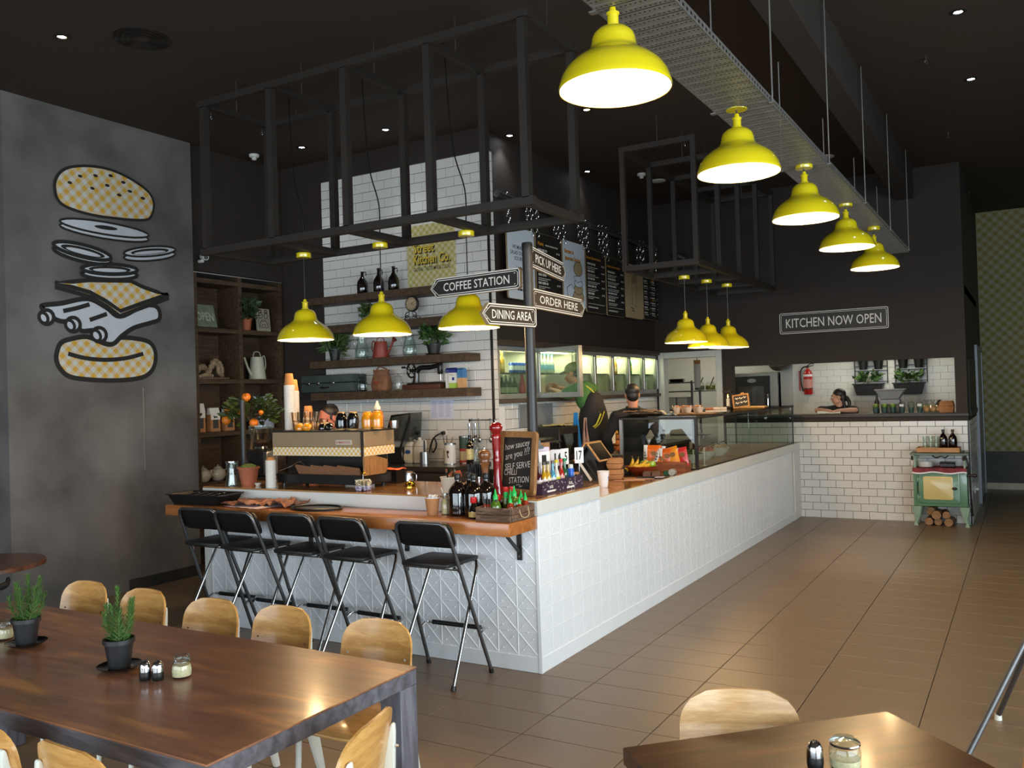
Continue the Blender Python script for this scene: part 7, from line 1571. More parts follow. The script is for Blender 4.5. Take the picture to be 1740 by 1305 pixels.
t=thing('display_case','long glass food display case with black frame on the counter','display case',(0,0,0));CX0,CX1,CY0,CY1,CZ0,CZ1=-.79,-.02,3.19,7.15,zl,1.535
CASEG=glass('case_glass','f2f6f2',.985,refl=.10)
for(x,y,w,m_)in((CX1,CY0,.028,BLACKMETAL),(CX0,CY0,.03,STEEL),(CX1,CY1,.012,BLACKMETAL),(CX0,CY1,.02,BLACKMETAL)):g=G();g.box(x-w/2,x+w/2,y-w/2,y+w/2,CZ0,CZ1-.04);g.build('post',m_,t,smooth=False)
g=G();g.box(CX0-.012,CX1+.014,CY0-.014,CY1+.012,CZ1-.04,CZ1-.018);g.build('top_frame',BLACKMETAL,t,bevel=.002)
g=G();g.box(CX0-.012,CX1+.014,CY0-.014,CY1+.012,CZ1-.017,CZ1-.010);g.build('top_shelf',glass('grey_glass_shelf','d8d6cc',.85,refl=.3),t,smooth=False)
for(x0,x1,y0,y1)in((CX0,CX1,CY0-.003,CY0+.003),(CX1-.003,CX1+.003,CY0+.015,5.0),(CX1-.003,CX1+.003,5.008,CY1),(CX0,CX1,CY1-.003,CY1+.003)):g=G();g.box(x0,x1,y0,y1,CZ0+.012,CZ1-.042);g.build('pane',CASEG,t,smooth=False)
g=G();g.box(CX1-.008,CX1+.008,CY0,CY1,CZ0,CZ0+.012);g.build('bottom_rail',BLACKMETAL,t,smooth=False);g=G();g.box(CX0-.006,CX1,CY0-.006,CY0+.006,CZ0,CZ0+.012);g.build('bottom_rail',BLACKMETAL,t,smooth=False)
g=G();g.box(CX0+.02,CX1-.02,CY0+.02,CY1-.02,CZ0,CZ0+.006);g.build('base_plate',pm('tan_base','b08a5c',.4),t,smooth=False)
def salad(lb,x,y,c1,k=1.0,leafy=True):
 t=thing('salad_bowl',lb,'bowl',(x,y,zl+.006),0,'salad bowls in the display case');lathe_part(t,'bowl',[(.06*k,0),(.07*k,.006),(.12*k,.06),(.15*k,.105),(.146*k,.105),(.115*k,.062),(.001,.02)],pm('white_salad_bowl','c9c6b8',.3),30)
 g=G();r=random.Random(int(y*10));g.ell((0,0,.095),(.128*k,.128*k,.035),22,8)
 for q in range(60):a=r.uniform(0,2*PI);rr=.11*k*math.sqrt(r.random());g.ell((rr*math.cos(a),rr*math.sin(a),.115+r.uniform(-.01,.025)),(r.uniform(.01,.02),r.uniform(.01,.02),.008),7,5,Euler((r.uniform(-1,1),r.uniform(-1,1),0)))
 o=g.build('salad',pm('salad_'+c1,c1,.6,var=.5,scale=30),t);o['kind']='stuff'
 g=G();g.tube([(-.05,0,.12),(.14*k,-.05,.19)],.006,6);g.build('serving_spoon',CHROME,t)
salad('white bowl of mixed orange salad just inside the display case',-.33,3.45,'b07a3a');salad('white bowl of green salad in the display case, second',-.30,3.80,'55652c',1.05);salad('wide bowl of reddish salad in the display case, third',-.32,4.25,'b0684a',1.1);salad('bowl of pale salad towards the far end of the case',-.32,4.75,'b59a6a')
for k,(x,y)in enumerate(((-.10,3.32),(-.09,3.62))):
 t=thing('price_stand','pale price holder standing inside the display case, %s'%('nearer','farther')[k],'price holder',(x,y,zl+.006));lathe_part(t,'base',[(.022,0),(.022,.006),(.004,.008)],CREAMMETAL,16);g=G();g.cyl((0,0,.006),(0,0,.15),.0035,n=8);g.cbox((0,0,.13),(.012,.004,.10));g.build('stem',CREAMMETAL,t)
zc2=CZ1-.010
sheet('brown_bag','flat brown paper bags stacked on the near end of the display case','bag',(-.62,3.33,zc2+.012),.34,.22,pm('flat_brown_bags','6f4f36',.8,var=.15),.02,12,seed=12,rz=.1,h0=.03)
for k in range(4):sheet('brown_bag','flat brown paper bag in the pile on the display case, layer %s from the bottom'%('one','two','three','four')[k],'bag',(-.61+.008*k,3.33,zc2+.006*k),.33,.21,MATS['flat_brown_bags'],.003,6,seed=k+20,rz=.06*k,group='flat brown bags on the display case',h0=.003)
sheet('napkin','crumpled cream cloth beside the brown bags on the display case','cloth',(-.36,3.36,zc2),.20,.14,pm('cream_cloth','c9bda4',.9,var=.06),.045,14,seed=15,h0=.004)
t=thing('serving_board','wooden board with wrapped muffins on top of the display case','board',(-.27,3.80,zc2),.1);g=G();g.prism(rrect(.50,.24,.02,3),0,.014);g.build('board',CHALKWOOD,t,bevel=.002)
MUF=pm('muffin_crumb','9a5a26',.8,var=.3,scale=40,bump=.3);PARCH=pm('parchment_wrap','cdb296',.85,var=.08)
for k,(x,y)in enumerate(((-.42,3.78),(-.36,3.84),(-.29,3.76),(-.22,3.82),(-.17,3.76))):
 t=thing('muffin','muffin in a pointed parchment wrap on the display case board, %s of five'%('leftmost','second','middle','fourth','rightmost')[k],'muffin',(x,y,zc2+.0145),k*.5,'muffins on the display case');g=G();n=16;vs=[(.026*math.cos(2*PI*i/n),.026*math.sin(2*PI*i/n),0)for i in range(n)]+[(.044*math.cos(2*PI*i/n),.044*math.sin(2*PI*i/n),.055+(.028 if i%4==0 else(.008 if i%2==0 else 0)))for i in range(n)];g.add(vs,[(i,(i+1)%n,n+(i+1)%n,n+i)for i in range(n)]+[tuple(reversed(range(n)))]);g.build('wrap',PARCH,t,angle=20);g=G();g.ell((0,0,.052),(.036,.036,.026),16,9);g.build('crumb',MUF,t)
for k in range(3):t=thing('bread_slice','pale toasted sandwich slab beside the muffins, %s of three'%('left','middle','right')[k],'bread',(-.10+.055*k,3.86+.05*k,zc2+.0145),.3,'sandwiches on the display case');g=G();g.box(-.04,.04,-.05,.05,0,.022);g.build('lower_slice',PARCH,t,bevel=.004);g=G();g.box(-.04,.04,-.05,.05,.024,.046);g.build('upper_slice',MUF if k==0 else PARCH,t,bevel=.004)
t=thing('chalk_sign','small tilted chalk sign in a timber frame on the display case','sign',(-.30,5.72,zc2));M=basis((0,0,.095),(.96,-.2,.12),(-.22,.1,.95));g=ringprism(.22,.165,.018,-.006,.008,M,.008);g.build('frame',CHALKWOOD,t,smooth=False,recalc=True);g=G();g.prism(rrect(.186,.131,.002,1),-.006,0,M);g.build('slate',SLATE,t,smooth=False);g=G();g.prism([(-.03,.08),(.03,.08),(.02,.095),(0,.10),(-.02,.095)],-.004,.006,M@Matrix.Translation((.03,0,0)));g.build('crest',CHALKWOOD,t,smooth=False)
g=G()
for(x,y,w)in((-.075,.03,.04),(-.025,.03,.05),(.035,.035,.035),(-.075,-.025,.05),(-.01,-.022,.03),(.03,-.02,.05)):stroke(g,[(x,y),(x+w*.3,y+.015),(x+w*.5,y-.006),(x+w,y+.01)],.010)
g.v=[tuple(M@Vector((v[0],v[1],.0008)))for v in g.v];g.build('chalk_writing',CHALK,t,smooth=False)
t=thing('serving_board','pale timber board behind the small chalk sign','board',(-.28,6.15,zc2));g=G();g.prism(rrect(.36,.22,.03,4),0,.022);g.build('board',wood('pale_board','c9954f','dcae6c',scale=4,stretch=(1.3,8,8),rough=.5),t,bevel=.003)
t=thing('oil_burner','dark lantern with a small flame at the back of the case top','lantern',(-.62,6.25,zc2));g=G();g.cbox((0,0,.012),(.11,.11,.022));g.cbox((0,0,.21),(.11,.11,.02));g.build('frame',IRON,t,bevel=.003)
for sx in(-1,1):
 for sy in(-1,1):g=G();g.box(sx*.045-.004,sx*.045+.004,sy*.045-.004,sy*.045+.004,.023,.20);g.build('corner_bar',IRON,t,smooth=False)
lathe_part(t,'candle',[(.022,.023),(.022,.12),(.001,.121)],CREAMMETAL,16);g=G();g.lathe([(.001,.125),(.010,.14),(.006,.16),(.001,.178)],12,cap=False);g.build('flame',pm('candle_flame','ffb050',.5,emit=12,emit_col='ffb050'),t)
# ---------------------------------------------------------------- wall fridges
FRM=pm('fridge_aluminium','9a9b97',.35,.6,var=.05);FRIN=pm('fridge_lining','d6d4c4',.4);FLED=pm('fridge_led','f4ffd8',.4,emit=9.0,emit_col='fbf4cc')
FY=[2.86,3.78,4.68,5.24,5.80,6.35,6.88,7.40];FZ0,FZ1=1.74,2.285
def fridge(i,lb):
 y0,y1=FY[i],FY[i+1];t=thing('wall_fridge',lb,'fridge',(-2.0,0,0),0,'glass-door wall fridges')
 g=G();g.box(-.445,-.43,y0,y1,FZ0,FZ1);g.box(-.43,-.055,y0,y0+.02,FZ0,FZ1);g.box(-.43,-.055,y1-.02,y1,FZ0,FZ1);g.box(-.43,-.055,y0+.02,y1-.02,FZ0,FZ0+.02);g.box(-.43,-.055,y0+.02,y1-.02,FZ1-.02,FZ1);g.build('cabinet',FRIN,t,smooth=False)
 g=G();g.box(-.40,-.07,y0+.021,y1-.021,2.01,2.018);g.build('wire_shelf',GREYSTEEL,t,smooth=False);g=G();g.box(-.12,-.09,y0+.05,y1-.05,FZ1-.034,FZ1-.021);g.build('light_strip',FLED,t,smooth=False)
 d=bpy.data.lights.new('fridge_light','AREA');d.shape='RECTANGLE';d.size=.2;d.size_y=(y1-y0)*.8;d.energy=5.5;d.color=(1,.97,.78);o=bpy.data.objects.new('fridge_light',d);COL.objects.link(o);o.location=(-.2,(y0+y1)/2,FZ1-.04);o.parent=t
 w=y1-y0-.006
 g=G();b_=.05;M=basis((0,0,0),(0,1,0),(0,0,1))if i!=1 else Matrix()
 hinge=Vector((-.045,y0+.003,0))
 R=Matrix.Identity(4)if i!=1 else Euler((0,0,-math.radians(104))).to_matrix().to_4x4()
 T_=Matrix.Translation(hinge)@R
 g=G(T_)
 if i==1:w=.66
 g.box(0,.03,0,b_,FZ0-.005,FZ1+.005);g.box(0,.03,w-b_,w,FZ0-.005,FZ1+.005);g.box(0,.03,b_,w-b_,FZ0-.005,FZ0+b_);g.box(0,.03,b_,w-b_,FZ1-b_*.8,FZ1+.005)
 if i==1:g.box(.03,.06,w-.03,w,FZ0-.005,FZ1+.005)
 dr=g.build('door',FRM,t,bevel=.002);g=G(T_);g.box(.012,.017,b_,w-b_,FZ0+b_,FZ1-b_*.8);g.build('pane',glass('fridge_glass','eef6e6',.97,refl=.12),dr,smooth=False)
 g=G(T_);g.cyl((.042,w-.03,FZ0+.06),(.042,w-.03,FZ1-.06),.014,n=12);g.build('handle',FRM,dr)
 if i==0:
  for z in(1.86,2.17):g=G();g.cyl((-.02,y0-.018,z-.05),(-.02,y0-.018,z+.05),.012,n=12);g.box(-.045,-.01,y0-.03,y0-.004,z-.035,z+.035);g.build('hinge',CHROME,dr)
 return t
for i in range(7):fridge(i,('wide glass-door wall fridge nearest the tiled wall','wall fridge with its glass door swung open before the person in the cap','wall fridge right of the open door','wall fridge with orange juice, fourth along','wall fridge with amber bottles, fifth along','wall fridge with yellow and green bottles, sixth along','wall fridge farthest, beside the white doorway')[i])
g=G();g.box(-2.05,-1.965,2.80,7.41,2.295,2.36);struct(g.build('trim_3',pm('dark_bronze_trim','3c342c',.5),bevel=.003));g=G();g.box(-2.4,-1.965,2.80,7.41,1.69,1.735);struct(g.build('trim_4',pm('dark_timber_ledge','4a4036',.6,var=.15),bevel=.003))
def fb(lb,y,z,kind,c1,c2,group,x=-2.16):
 H={'b':1.0,'c':.62,'s':1.15,'j':.95}[kind];pr={'b':[(.028,0),(.03,.005),(.03,.12),(.022,.155),(.012,.18),(.012,.215)],'c':[(.030,0),(.033,.008),(.033,.178),(.028,.186)],'s':[(.033,0),(.036,.006),(.036,.13),(.022,.175),(.014,.19)],'j':[(.04,0),(.045,.01),(.045,.13),(.03,.19),(.018,.215)]}[kind]
 bottle(lb,(x,y,z),[(r,zz*H)for r,zz in pr],pm('fb_'+c1,c1,.12,coat=.6),None if kind=='c' else[(pr[-1][0]+.003,(pr[-1][1]-.004)*H),(pr[-1][0]+.003,(pr[-1][1]+.018)*H),(.001,(pr[-1][1]+.019)*H)],pm('fbc_'+c2,c2,.4),(.04*H,.10*H,pr[2][0]+.0003)if kind!='c' else(.03,.08,.0332),pm('fbl_'+c2,c2,.5,var=.2,scale=50),group,n=12,name='can' if kind=='c' else 'bottle',cat='can' if kind=='c' else 'bottle')
U,Lw=2.019,1.761
for k in range(4):fb('pale gold beer bottle in the top of the nearest fridge, %s'%('first','second','third','fourth')[k]+' from the left',2.97+.075*k,U,'b','c9a24a','e0c878','beer bottles in the nearest fridge')
for k in range(5):fb('blue drink can in the nearest fridge, %s from the left'%('first','second','third','fourth','fifth')[k],3.40+.07*k,U,'c','2a55b8','c8d4e8','blue cans in the nearest fridge')
for k in range(2):fb('silver white can low in the nearest fridge, %s'%('left','right')[k],3.00+.08*k,Lw,'c','bfc6c8','e8ecec','silver cans low in the nearest fridge')
for k in range(4):fb('dark bottle low in the nearest fridge, %s from the left'%('first','second','third','fourth')[k],3.18+.09*k,Lw,'b','33402c','9aa080','dark bottles low in the nearest fridge')
fb('crimson packet-like bottle low at the right of the nearest fridge',3.62,Lw,'s','a8203a','c03048',None)
for k in range(7):fb('clear water bottle in the open fridge, %s from the left'%('first','second','third','fourth','fifth','sixth','seventh')[k],3.88+.09*k,U,'b','a9bdb0','5f9ab8','water bottles in the open fridge',-2.2)
fb('round orange juice bottle in the fourth fridge',5.50,U,'j','e08a1c','d8601c',None);fb('orange juice bottle next to the round one',5.40,U,'j','d87a1c','d8d0b8',None)
for k in range(4):fb('amber drink bottle in the fifth fridge, %s from the left'%('first','second','third','fourth')[k],5.93+.09*k,U,'b','b88a3a','e8d8a8','amber bottles in the fifth fridge')
for k,c_ in enumerate(('d8c81c','3a9a3a','3aa04a')):fb('%s drink bottle in the sixth fridge'%('yellow','bright green','second bright green')[k],6.50+.10*k,U,'s',c_,'e8e060','bright bottles in the sixth fridge')
for k in range(3):fb('grey-green bottle in the farthest fridge, %s'%('left','middle','right')[k],7.02+.10*k,U-.258*(k==1),'b','8a9a86','d8dcd0','bottles in the farthest fridge')
for i,y in enumerate((4.8,4.9,5.35,5.45,5.55,5.95,6.05,6.15,6.5,6.62)):fb('dark drink bottle on the lower shelf behind fridge glass, %s along'%('first','second','third','fourth','fifth','sixth','seventh','eighth','ninth','tenth')[i],y,Lw,'b',('4a3a24','6a6a3a','3a4a34')[i%3],'a8a080','dark bottles on the lower fridge shelves')
t=thing('prep_bench','dark prep bench below the wall fridges','bench');g=G();g.box(-2.04,-1.5,2.80,7.38,1.02,1.06);g.build('top',BENCHTOP,t,bevel=.003);g=G();g.box(-2.03,-1.54,2.82,7.36,.1,1.018);g.build('cupboards',BLACKWALL,t,smooth=False)
t=thing('toaster_press','black sandwich press standing on the prep bench behind the signpost','sandwich press',(-1.75,3.14,1.06));g=G();g.box(-.17,.17,-.19,.19,0,.12);g.build('lower_plate',BLACKPLASTIC,t,bevel=.012,seg=2);g=G();g.box(-.17,.17,-.19,.19,.125,.26);g.build('lid',BLACKPLASTIC,t,bevel=.02,seg=2);handle(t,[(.17,-.15,.2),(.23,-.14,.22),(.23,.14,.22),(.17,.15,.2)],.012,GREYSTEEL)
t=thing('cooker_unit','dark hooded hot unit on the prep bench left of the person in the cap','appliance',(-1.75,3.60,1.06));g=G();g.box(-.18,.17,-.23,.23,0,.36);g.build('body',pm('dark_speckled_metal','221e1c',.5,.3,var=.4,scale=40),t,bevel=.01);g=G();g.box(.171,.178,-.2,.2,.06,.28);g.build('glass_front',pm('dark_screen','0d0d0d',.08),t,smooth=False)
sheet('paper_sheet','yellowish order papers on top of the dark hot unit','paper',(-1.72,3.60,1.422),.26,.36,pm('yellowish_paper','b9a878',.85,var=.1),.02,10,seed=31)
t=thing('foil_bundle','crumpled silver foil on the bench behind the chalkboard','foil',(-1.80,2.90,1.06));g=G();g.ell((0,0,.06),(.09,.075,.065),18,12);g.v=[tuple(Vector(v)*(1+.25*mnoise.noise(Vector(v)*18)))for v in g.v];g.v=[(v[0],v[1],max(0,v[2]))for v in g.v];g.build('foil',pm('crumpled_foil','a9aaa6',.3,.9,var=.1),t,angle=15)
t=thing('wall_notice','blank pale sheet on the tiles below the nearest fridge','notice',(-2.032,2.92,1.53));g=G();g.box(0,.002,-.12,.09,-.13,.13);g.build('sheet',WHITEPAPER,t,smooth=False)
t=thing('splash_screen','pale steel splash panel below the fridges left of the person in the cap','panel',(-2.03,3.85,1.53));g=G();g.box(0,.01,-.55,.22,-.11,.14);g.build('panel',pm('pale_steel_panel','9aa0a4',.35,.5,var=.05),t,bevel=.002)
for k,(y,z,c_,lb)in enumerate(((5.05,1.06,'8a4a24','stack of folded red-brown cloth napkins on the prep bench, lowest'),(5.05,1.13,'a8683a','folded tan napkins on the prep bench, second layer'),(5.06,1.20,'8a5a2a','folded brown napkins on the prep bench, third layer'),(5.05,1.27,'b98a4a','folded ochre napkins on the prep bench, fourth layer'),(5.05,1.34,'7a4428','folded dark napkins topping the stack on the prep bench'))):
 o=G().box(-.14,.14,-.20,.20,0,.062).build('napkin_stack',pm('nap_'+c_,c_,.9,var=.2,scale=20),None,bevel=.012,seg=2);o.location=(-1.72,y,z);tag(o,lb,'napkins','folded napkins behind the staff')
t=thing('paper_roll','white paper towel roll standing on the prep bench','paper roll',(-1.62,4.78,1.06));lathe_part(t,'roll',[(.055,.10),(.055,.38),(.02,.38)],WHITEPAPER,24);g=G();g.cyl((0,0,0),(0,0,.42),.012,n=10);g.cyl((0,0,0),(0,0,.012),.07,n=20);g.build('holder',STEEL,t)
# ---------------------------------------------------------------- kitchen behind the hatch
def kitchen_light(x,y,p):
 t=thing('kitchen_light','flat kitchen ceiling light panel at x %.1f'%x if 0 else('flat kitchen ceiling light over the hatch' if x>0 else 'flat kitchen ceiling light over the oven'),'light',(x,y,2.9));g=G();g.box(-.6,.6,-.15,.15,-.04,0);g.build('housing',WHITEPLASTIC,t,smooth=False);g=G();g.box(-.57,.57,-.12,.12,-.046,-.041);g.build('diffuser',pm('light_diffuser','fff6e0',.4,emit=6,emit_col='fff0cc'),t,smooth=False)
 d=bpy.data.lights.new('kitchen_lamp','AREA');d.shape='RECTANGLE';d.size=1.1;d.size_y=.25;d.energy=p;d.color=(1,.93,.76);o=bpy.data.objects.new('kitchen_lamp',d);COL.objects.link(o);o.location=(0,0,-.06);o.parent=t
kitchen_light(.9,8.9,15);kitchen_light(-1.9,9.2,11)
t=thing('combi_oven','black-doored steel kitchen oven seen through the hatch','oven',(-1.25,9.75,0));g=G();g.box(-.42,.42,0,.52,.5,2.02);g.build('body',STEEL,t,bevel=.006);g=G();g.box(-.36,.30,-.03,-.001,.62,1.965);g.build('door',BLACKPLASTIC,t,bevel=.004);g=G();g.box(-.24,.20,-.035,-.031,.75,1.80);g.build('oven_window',pm('oven_window_glass','35322a',.12,coat=.4,var=.2),t,smooth=False)
for z in(1.2,1.5):g=G();g.box(-.23,.19,-.037,-.0355,z,z+.008);g.build('rack_line',GREYSTEEL,t,smooth=False)
g=G();g.prism(ellpts(0,1.89,.075,.035,24),.031,.036,Matrix(((1,0,0,0),(0,0,-1,0),(0,1,0,0),(0,0,0,1))));g.build('badge',STEEL,t,smooth=False);handle(t,[(.27,-.03,1.3),(.27,-.07,1.33),(.27,-.07,1.62),(.27,-.03,1.65)],.012,CHROME,'door_handle')
g=G();g.box(-.36,.36,.02,.5,0,.499);g.build('stand',STEEL,t,smooth=False)
t=thing('steel_locker','plain steel kitchen cabinet right of the oven','cabinet',(-.62,9.85,0));g=G();g.box(-.19,.18,0,.42,0,2.25);g.build('body',STEEL,t,bevel=.004);g=G();g.box(-.18,.17,-.012,-.001,.05,2.2);g.build('door',STEEL,t,bevel=.003)
t=thing('pan_lid','large round steel lid hanging above the oven','lid',(-.78,9.60,2.20));M=basis((0,0,0),(1,0,0),(0,0,1));q=M.to_3x3();g=G();g.lathe([(.165,-.01),(.168,0),(.15,.03),(.10,.055),(.03,.065),(.001,.066)],32,cap=False,ax=q);g.build('dome',STEEL,t);g=G();g.lathe([(.02,.066),(.028,.085),(.001,.09)],16,cap=False,ax=q);g.build('knob',CHROME,t)
g=G();g.tube([(0,0,.15),(0,.02,.7)],.006,6);g.build('hanging_hook',CHROME,t)
t=thing('fire_extinguisher','red fire extinguisher with black hose on the kitchen wall','fire extinguisher',(-.30,9.53,1.64));lathe_part(t,'cylinder',[(.062,0),(.068,.01),(.068,.33),(.05,.375),(.025,.40),(.02,.42),(.001,.42)],pm('extinguisher_red','b3201c',.3,var=.05,coat=.4),28);lathe_part(t,'label',[(.0688,.10),(.0688,.24)],pm('pinkish_label','c98a80',.5,var=.2,scale=60),28,cap=False);lathe_part(t,'white_band',[(.0688,.285),(.0688,.32)],WHITEPAPER,28,cap=False);g=G();g.cyl((0,0,.42),(0,0,.46),.016,n=12);g.tube([(0,0,.46),(.05,-.01,.49),(.10,-.01,.485)],.008,6);g.tube([(0,0,.44),(.05,-.01,.45),(.09,-.01,.46)],.007,6);g.build('valve',BLACKPLASTIC,t);handle(t,[(0,0,.44),(-.07,-.01,.43),(-.11,-.01,.35),(-.10,-.01,.15),(-.07,-.02,.05)],.011,BLACKPLASTIC,'hose')
lathe_part(t,'black_band',[(.0692,.085),(.0692,.10)],BLACKPLASTIC,28,cap=False)
t=thing('fire_sign','narrow red sign on the kitchen wall beside the extinguisher','sign',(-.435,9.58,1.86));g=G();g.box(-.012,.012,-.02,-.012,-.16,.16);g.build('plate',MATS['extinguisher_red'],t,smooth=False)
for k,(x0,x1,lb)in enumerate(((.40,.87,'left'),(.98,1.42,'right'))):
 t=thing('wall_trellis','black wire wall frame carrying herb planters, %s one'%lb,'trellis',((x0+x1)/2,9.585,1.78),0,'herb frames on the kitchen wall');w=(x1-x0)/2
 for x in(-w,w):g=G();g.box(x-.006,x+.006,-.012,0,.0,.62);g.build('upright',BLACKMETAL,t,smooth=False)
 for z in(.03,.20,.27,.43,.60):g=G();g.box(-w,w,-.010,-.002,z-.005,z+.005);g.build('cross_bar',BLACKMETAL,t,smooth=False)
 t2=thing('planter_box','black trough planter of herbs on the kitchen wall, %s one'%lb,'planter',((x0+x1)/2-.03,9.49,1.605),0,'herb troughs on the kitchen wall');g=G();g.taper(.34,.12,.16,.42,.16);g.build('trough',POTBLACK,t2,bevel=.004);g=G();g.taper(.45,.18,.02,.45,.18,(0,0,.161));g.build('rim',POTBLACK,t2,bevel=.003);twigs(t2,(0,0,.16),(0,0,.25),.18,.1,12,40+k);foliage(t2,(0,0,.26),.18,.085,120,.085,pm('herb_leaf','4a6a35',.5,var=.35,scale=20),50+k,.6)
 for j,x in enumerate((-.10,.12)):
  t3=thing('herb_pot','black pot hung high on the %s herb frame, %s one'%(lb,('left','right')[j]),'pot',((x0+x1)/2+x,9.50,2.00),0,'hung herb pots');g=G();g.lathe([(.055,0),(.078,.17),(.082,.17),(.082,.18),(.07,.18),(.001,.16)],24);g.build('pot',POTBLACK,t3);foliage(t3,(0,0,.22),.08,.06,60,.07,MATS['herb_leaf'],60+j+3*k,.6)
hz=1.379
for i,x in enumerate((.945,1.055,1.157,1.27,1.38,1.485)):
 t=thing('salad_cup','clear salad cup with dark base on the hatch sill, %s of six from the left'%('first','second','third','fourth','fifth','sixth')[i],'cup',(x,7.72,hz),0,'salad cups on the hatch sill');lathe_part(t,'cup',[(.030,0),(.043,.11),(.041,.11),(.029,.004),(.001,.004)],CLEAR,20);lathe_part(t,'contents',[(.001,.006),(.029,.006),(.037,.07),(.001,.072)],pm('blue_green_layer','3f5a58',.5,var=.3,scale=40),16,cap=False)
 if i in(0,1,2):g=G();g.ell((0,0,.10),(.040,.040,.03),14,8);g.build('salad_leaves',pm('lime_leaf','7a9a34' if i!=1 else '7a9a34',.5,var=.4,scale=40),t)
 else:lathe_part(t,'dome_lid',[(.044,.111),(.042,.135),(.025,.152),(.001,.155)],CLEAR,20,cap=False)
 if i in(3,5):g=G();g.box(-.025,.025,-.046,-.043,.09,.12);g.build('white_tag',WHITEPAPER,t,smooth=False)
for i in range(3):
 t=thing('bread_bag','clear bag of bread rolls on the hatch sill, %s of three'%('left','middle','right')[i],'bag',(1.565+.075*i,7.73,hz),0,'bagged rolls on the hatch sill');g=G();g.ell((0,0,.05),(.045,.06,.048),16,10);g.build('roll',pm('bread_crust','b08a58',.8,var=.2,scale=20),t);g=G();g.lathe([(.045,0),(.052,.05),(.045,.10),(.015,.13),(.035,.17)],14,cap=False);g.v=[tuple(Vector(v)*(1+.08*mnoise.noise(Vector(v)*40)))for v in g.v];g.build('bag',CLEAR,t,angle=15)
t=thing('carton_stack','brown cardboard takeaway carton at the right end of the hatch','box',(1.80,7.74,hz));g=G();g.taper(.16,.16,.085,.18,.18);g.build('carton_base',KRAFT,t,bevel=.004);g=G();g.taper(.18,.18,.065,.15,.15,(0,0,.0855));g.build('carton_lid',KRAFT,t,bevel=.006)
t=thing('carton_stack','small dark crumpled bag next to the brown carton on the hatch','bag',(1.705,7.86,hz));g=G();g.ell((0,0,.08),(.04,.05,.085),12,8);g.v=[tuple(Vector(v)*(1+.2*mnoise.noise(Vector(v)*25)))for v in g.v];g.v=[(v[0],v[1],max(0,v[2]))for v in g.v];g.build('bag',BLACKPLASTIC,t,angle=20)
t=thing('grey_hopper','grey plastic lidded container on the kitchen bench behind the salad cups','container',(1.10,8.0,1.379));g=G();g.taper(.22,.18,.11,.24,.20);g.build('lower_bin',pm('grey_plastic','76787a',.5,var=.06),t,bevel=.008);g=G();g.taper(.25,.21,.07,.25,.21,(0,0,.111));g.build('middle_band',pm('light_grey_plastic','8c8e90',.5),t,bevel=.006);g=G();g.taper(.22,.20,.12,.36,.22,(0,0,.182));g.build('hopper',MATS['grey_plastic'],t,bevel=.008);g=G();g.taper(.38,.24,.02,.38,.24,(0,0,.303));g.build('hopper_rim',MATS['light_grey_plastic'],t,bevel=.005)
t=thing('spray_bottle','dark bottle with an orange label beside the grey container','bottle',(.93,7.95,1.379));lathe_part(t,'body',[(.03,0),(.032,.006),(.032,.15),(.014,.19),(.014,.25)],BLACKPLASTIC,18);lathe_part(t,'label',[(.0325,.06),(.0325,.12)],pm('orange_label','c9622a',.5),18,cap=False)
t=thing('kitchen_bench','steel kitchen bench inside the hatch','bench',(0,0,0));g=G();g.box(.80,1.9,7.975,8.3,1.32,1.378);g.build('top',STEEL,t,bevel=.003)
for x in(.84,1.35,1.85):g=G();g.box(x-.02,x+.02,8.22,8.26,0,1.318);g.build('leg',STEEL,t,smooth=False)
t=thing('kitchen_shelving','steel wire shelving with jars seen through the white doorway','shelving',(-1.95,9.0,0))
for x in(-.62,-.02,.55):
 for y in(-.2,.2):g=G();g.box(x-.015,x+.015,y-.015,y+.015,0,1.92 if x<.3 else 1.76);g.build('post',STEEL,t,smooth=False)
for z,x1 in((.4,.55),(1.05,.55),(1.45,.0),(1.755,.55),(1.90,.0)):g=G();g.box(-.62,x1,-.2,.2,z-.02,z);g.build('shelf',STEEL,t,smooth=False)
WTUB=pm('white_tub','b9b8ac',.4,var=.05)
for i,(x,z,lb)in enumerate(((-.42,1.45,'white plastic tub on the doorway shelving, left'),(-.22,1.45,'white plastic tub on the doorway shelving, right'))):t=thing('storage_tub',lb,'tub',(-1.95+x,8.98,z),0,'white tubs in the kitchen');g=G();g.taper(.16,.2,.19,.18,.22);g.build('tub',WTUB,t,bevel=.01);g=G();g.taper(.19,.23,.015,.19,.23,(0,0,.191));g.build('lid',WTUB,t,bevel=.004)
for i,(x,c_,lb)in enumerate(((.06,'8a8a70','glass storage jar with a black ladle, leftmost above the doorway shelf'),(.24,'a08a3a','yellowish glass storage jar, middle above the doorway shelf'),(.44,'5a5a48','dark glass storage jar, rightmost above the doorway shelf'))):
 t=thing('storage_jar',lb,'jar',(-1.95+x,8.95,1.756),0,'storage jars in the kitchen');lathe_part(t,'jar',[(.07,0),(.08,.01),(.08,.10),(.06,.12),(.062,.135)],CLEAR,22);lathe_part(t,'contents',[(.001,.006),(.074,.01),(.076,.075),(.001,.078)],pm('jarfill_'+c_,c_,.7,var=.3,scale=50),18,cap=False);g=G();g.tube([(0,0,.07),(.05,-.02,.17),(.07,-.02,.21)],.008,6);g.build('ladle_handle',BLACKPLASTIC,t)
t=thing('dish_stack','stack of dark pans on the upper doorway shelf','pans',(-2.28,8.95,1.901));
for k in range(3):lathe_part(t,'pan',[(.10,.018*k),(.15,.018*k+.016),(.146,.018*k+.016),(.098,.018*k+.004),(.001,.018*k+.004)],IRON,24)
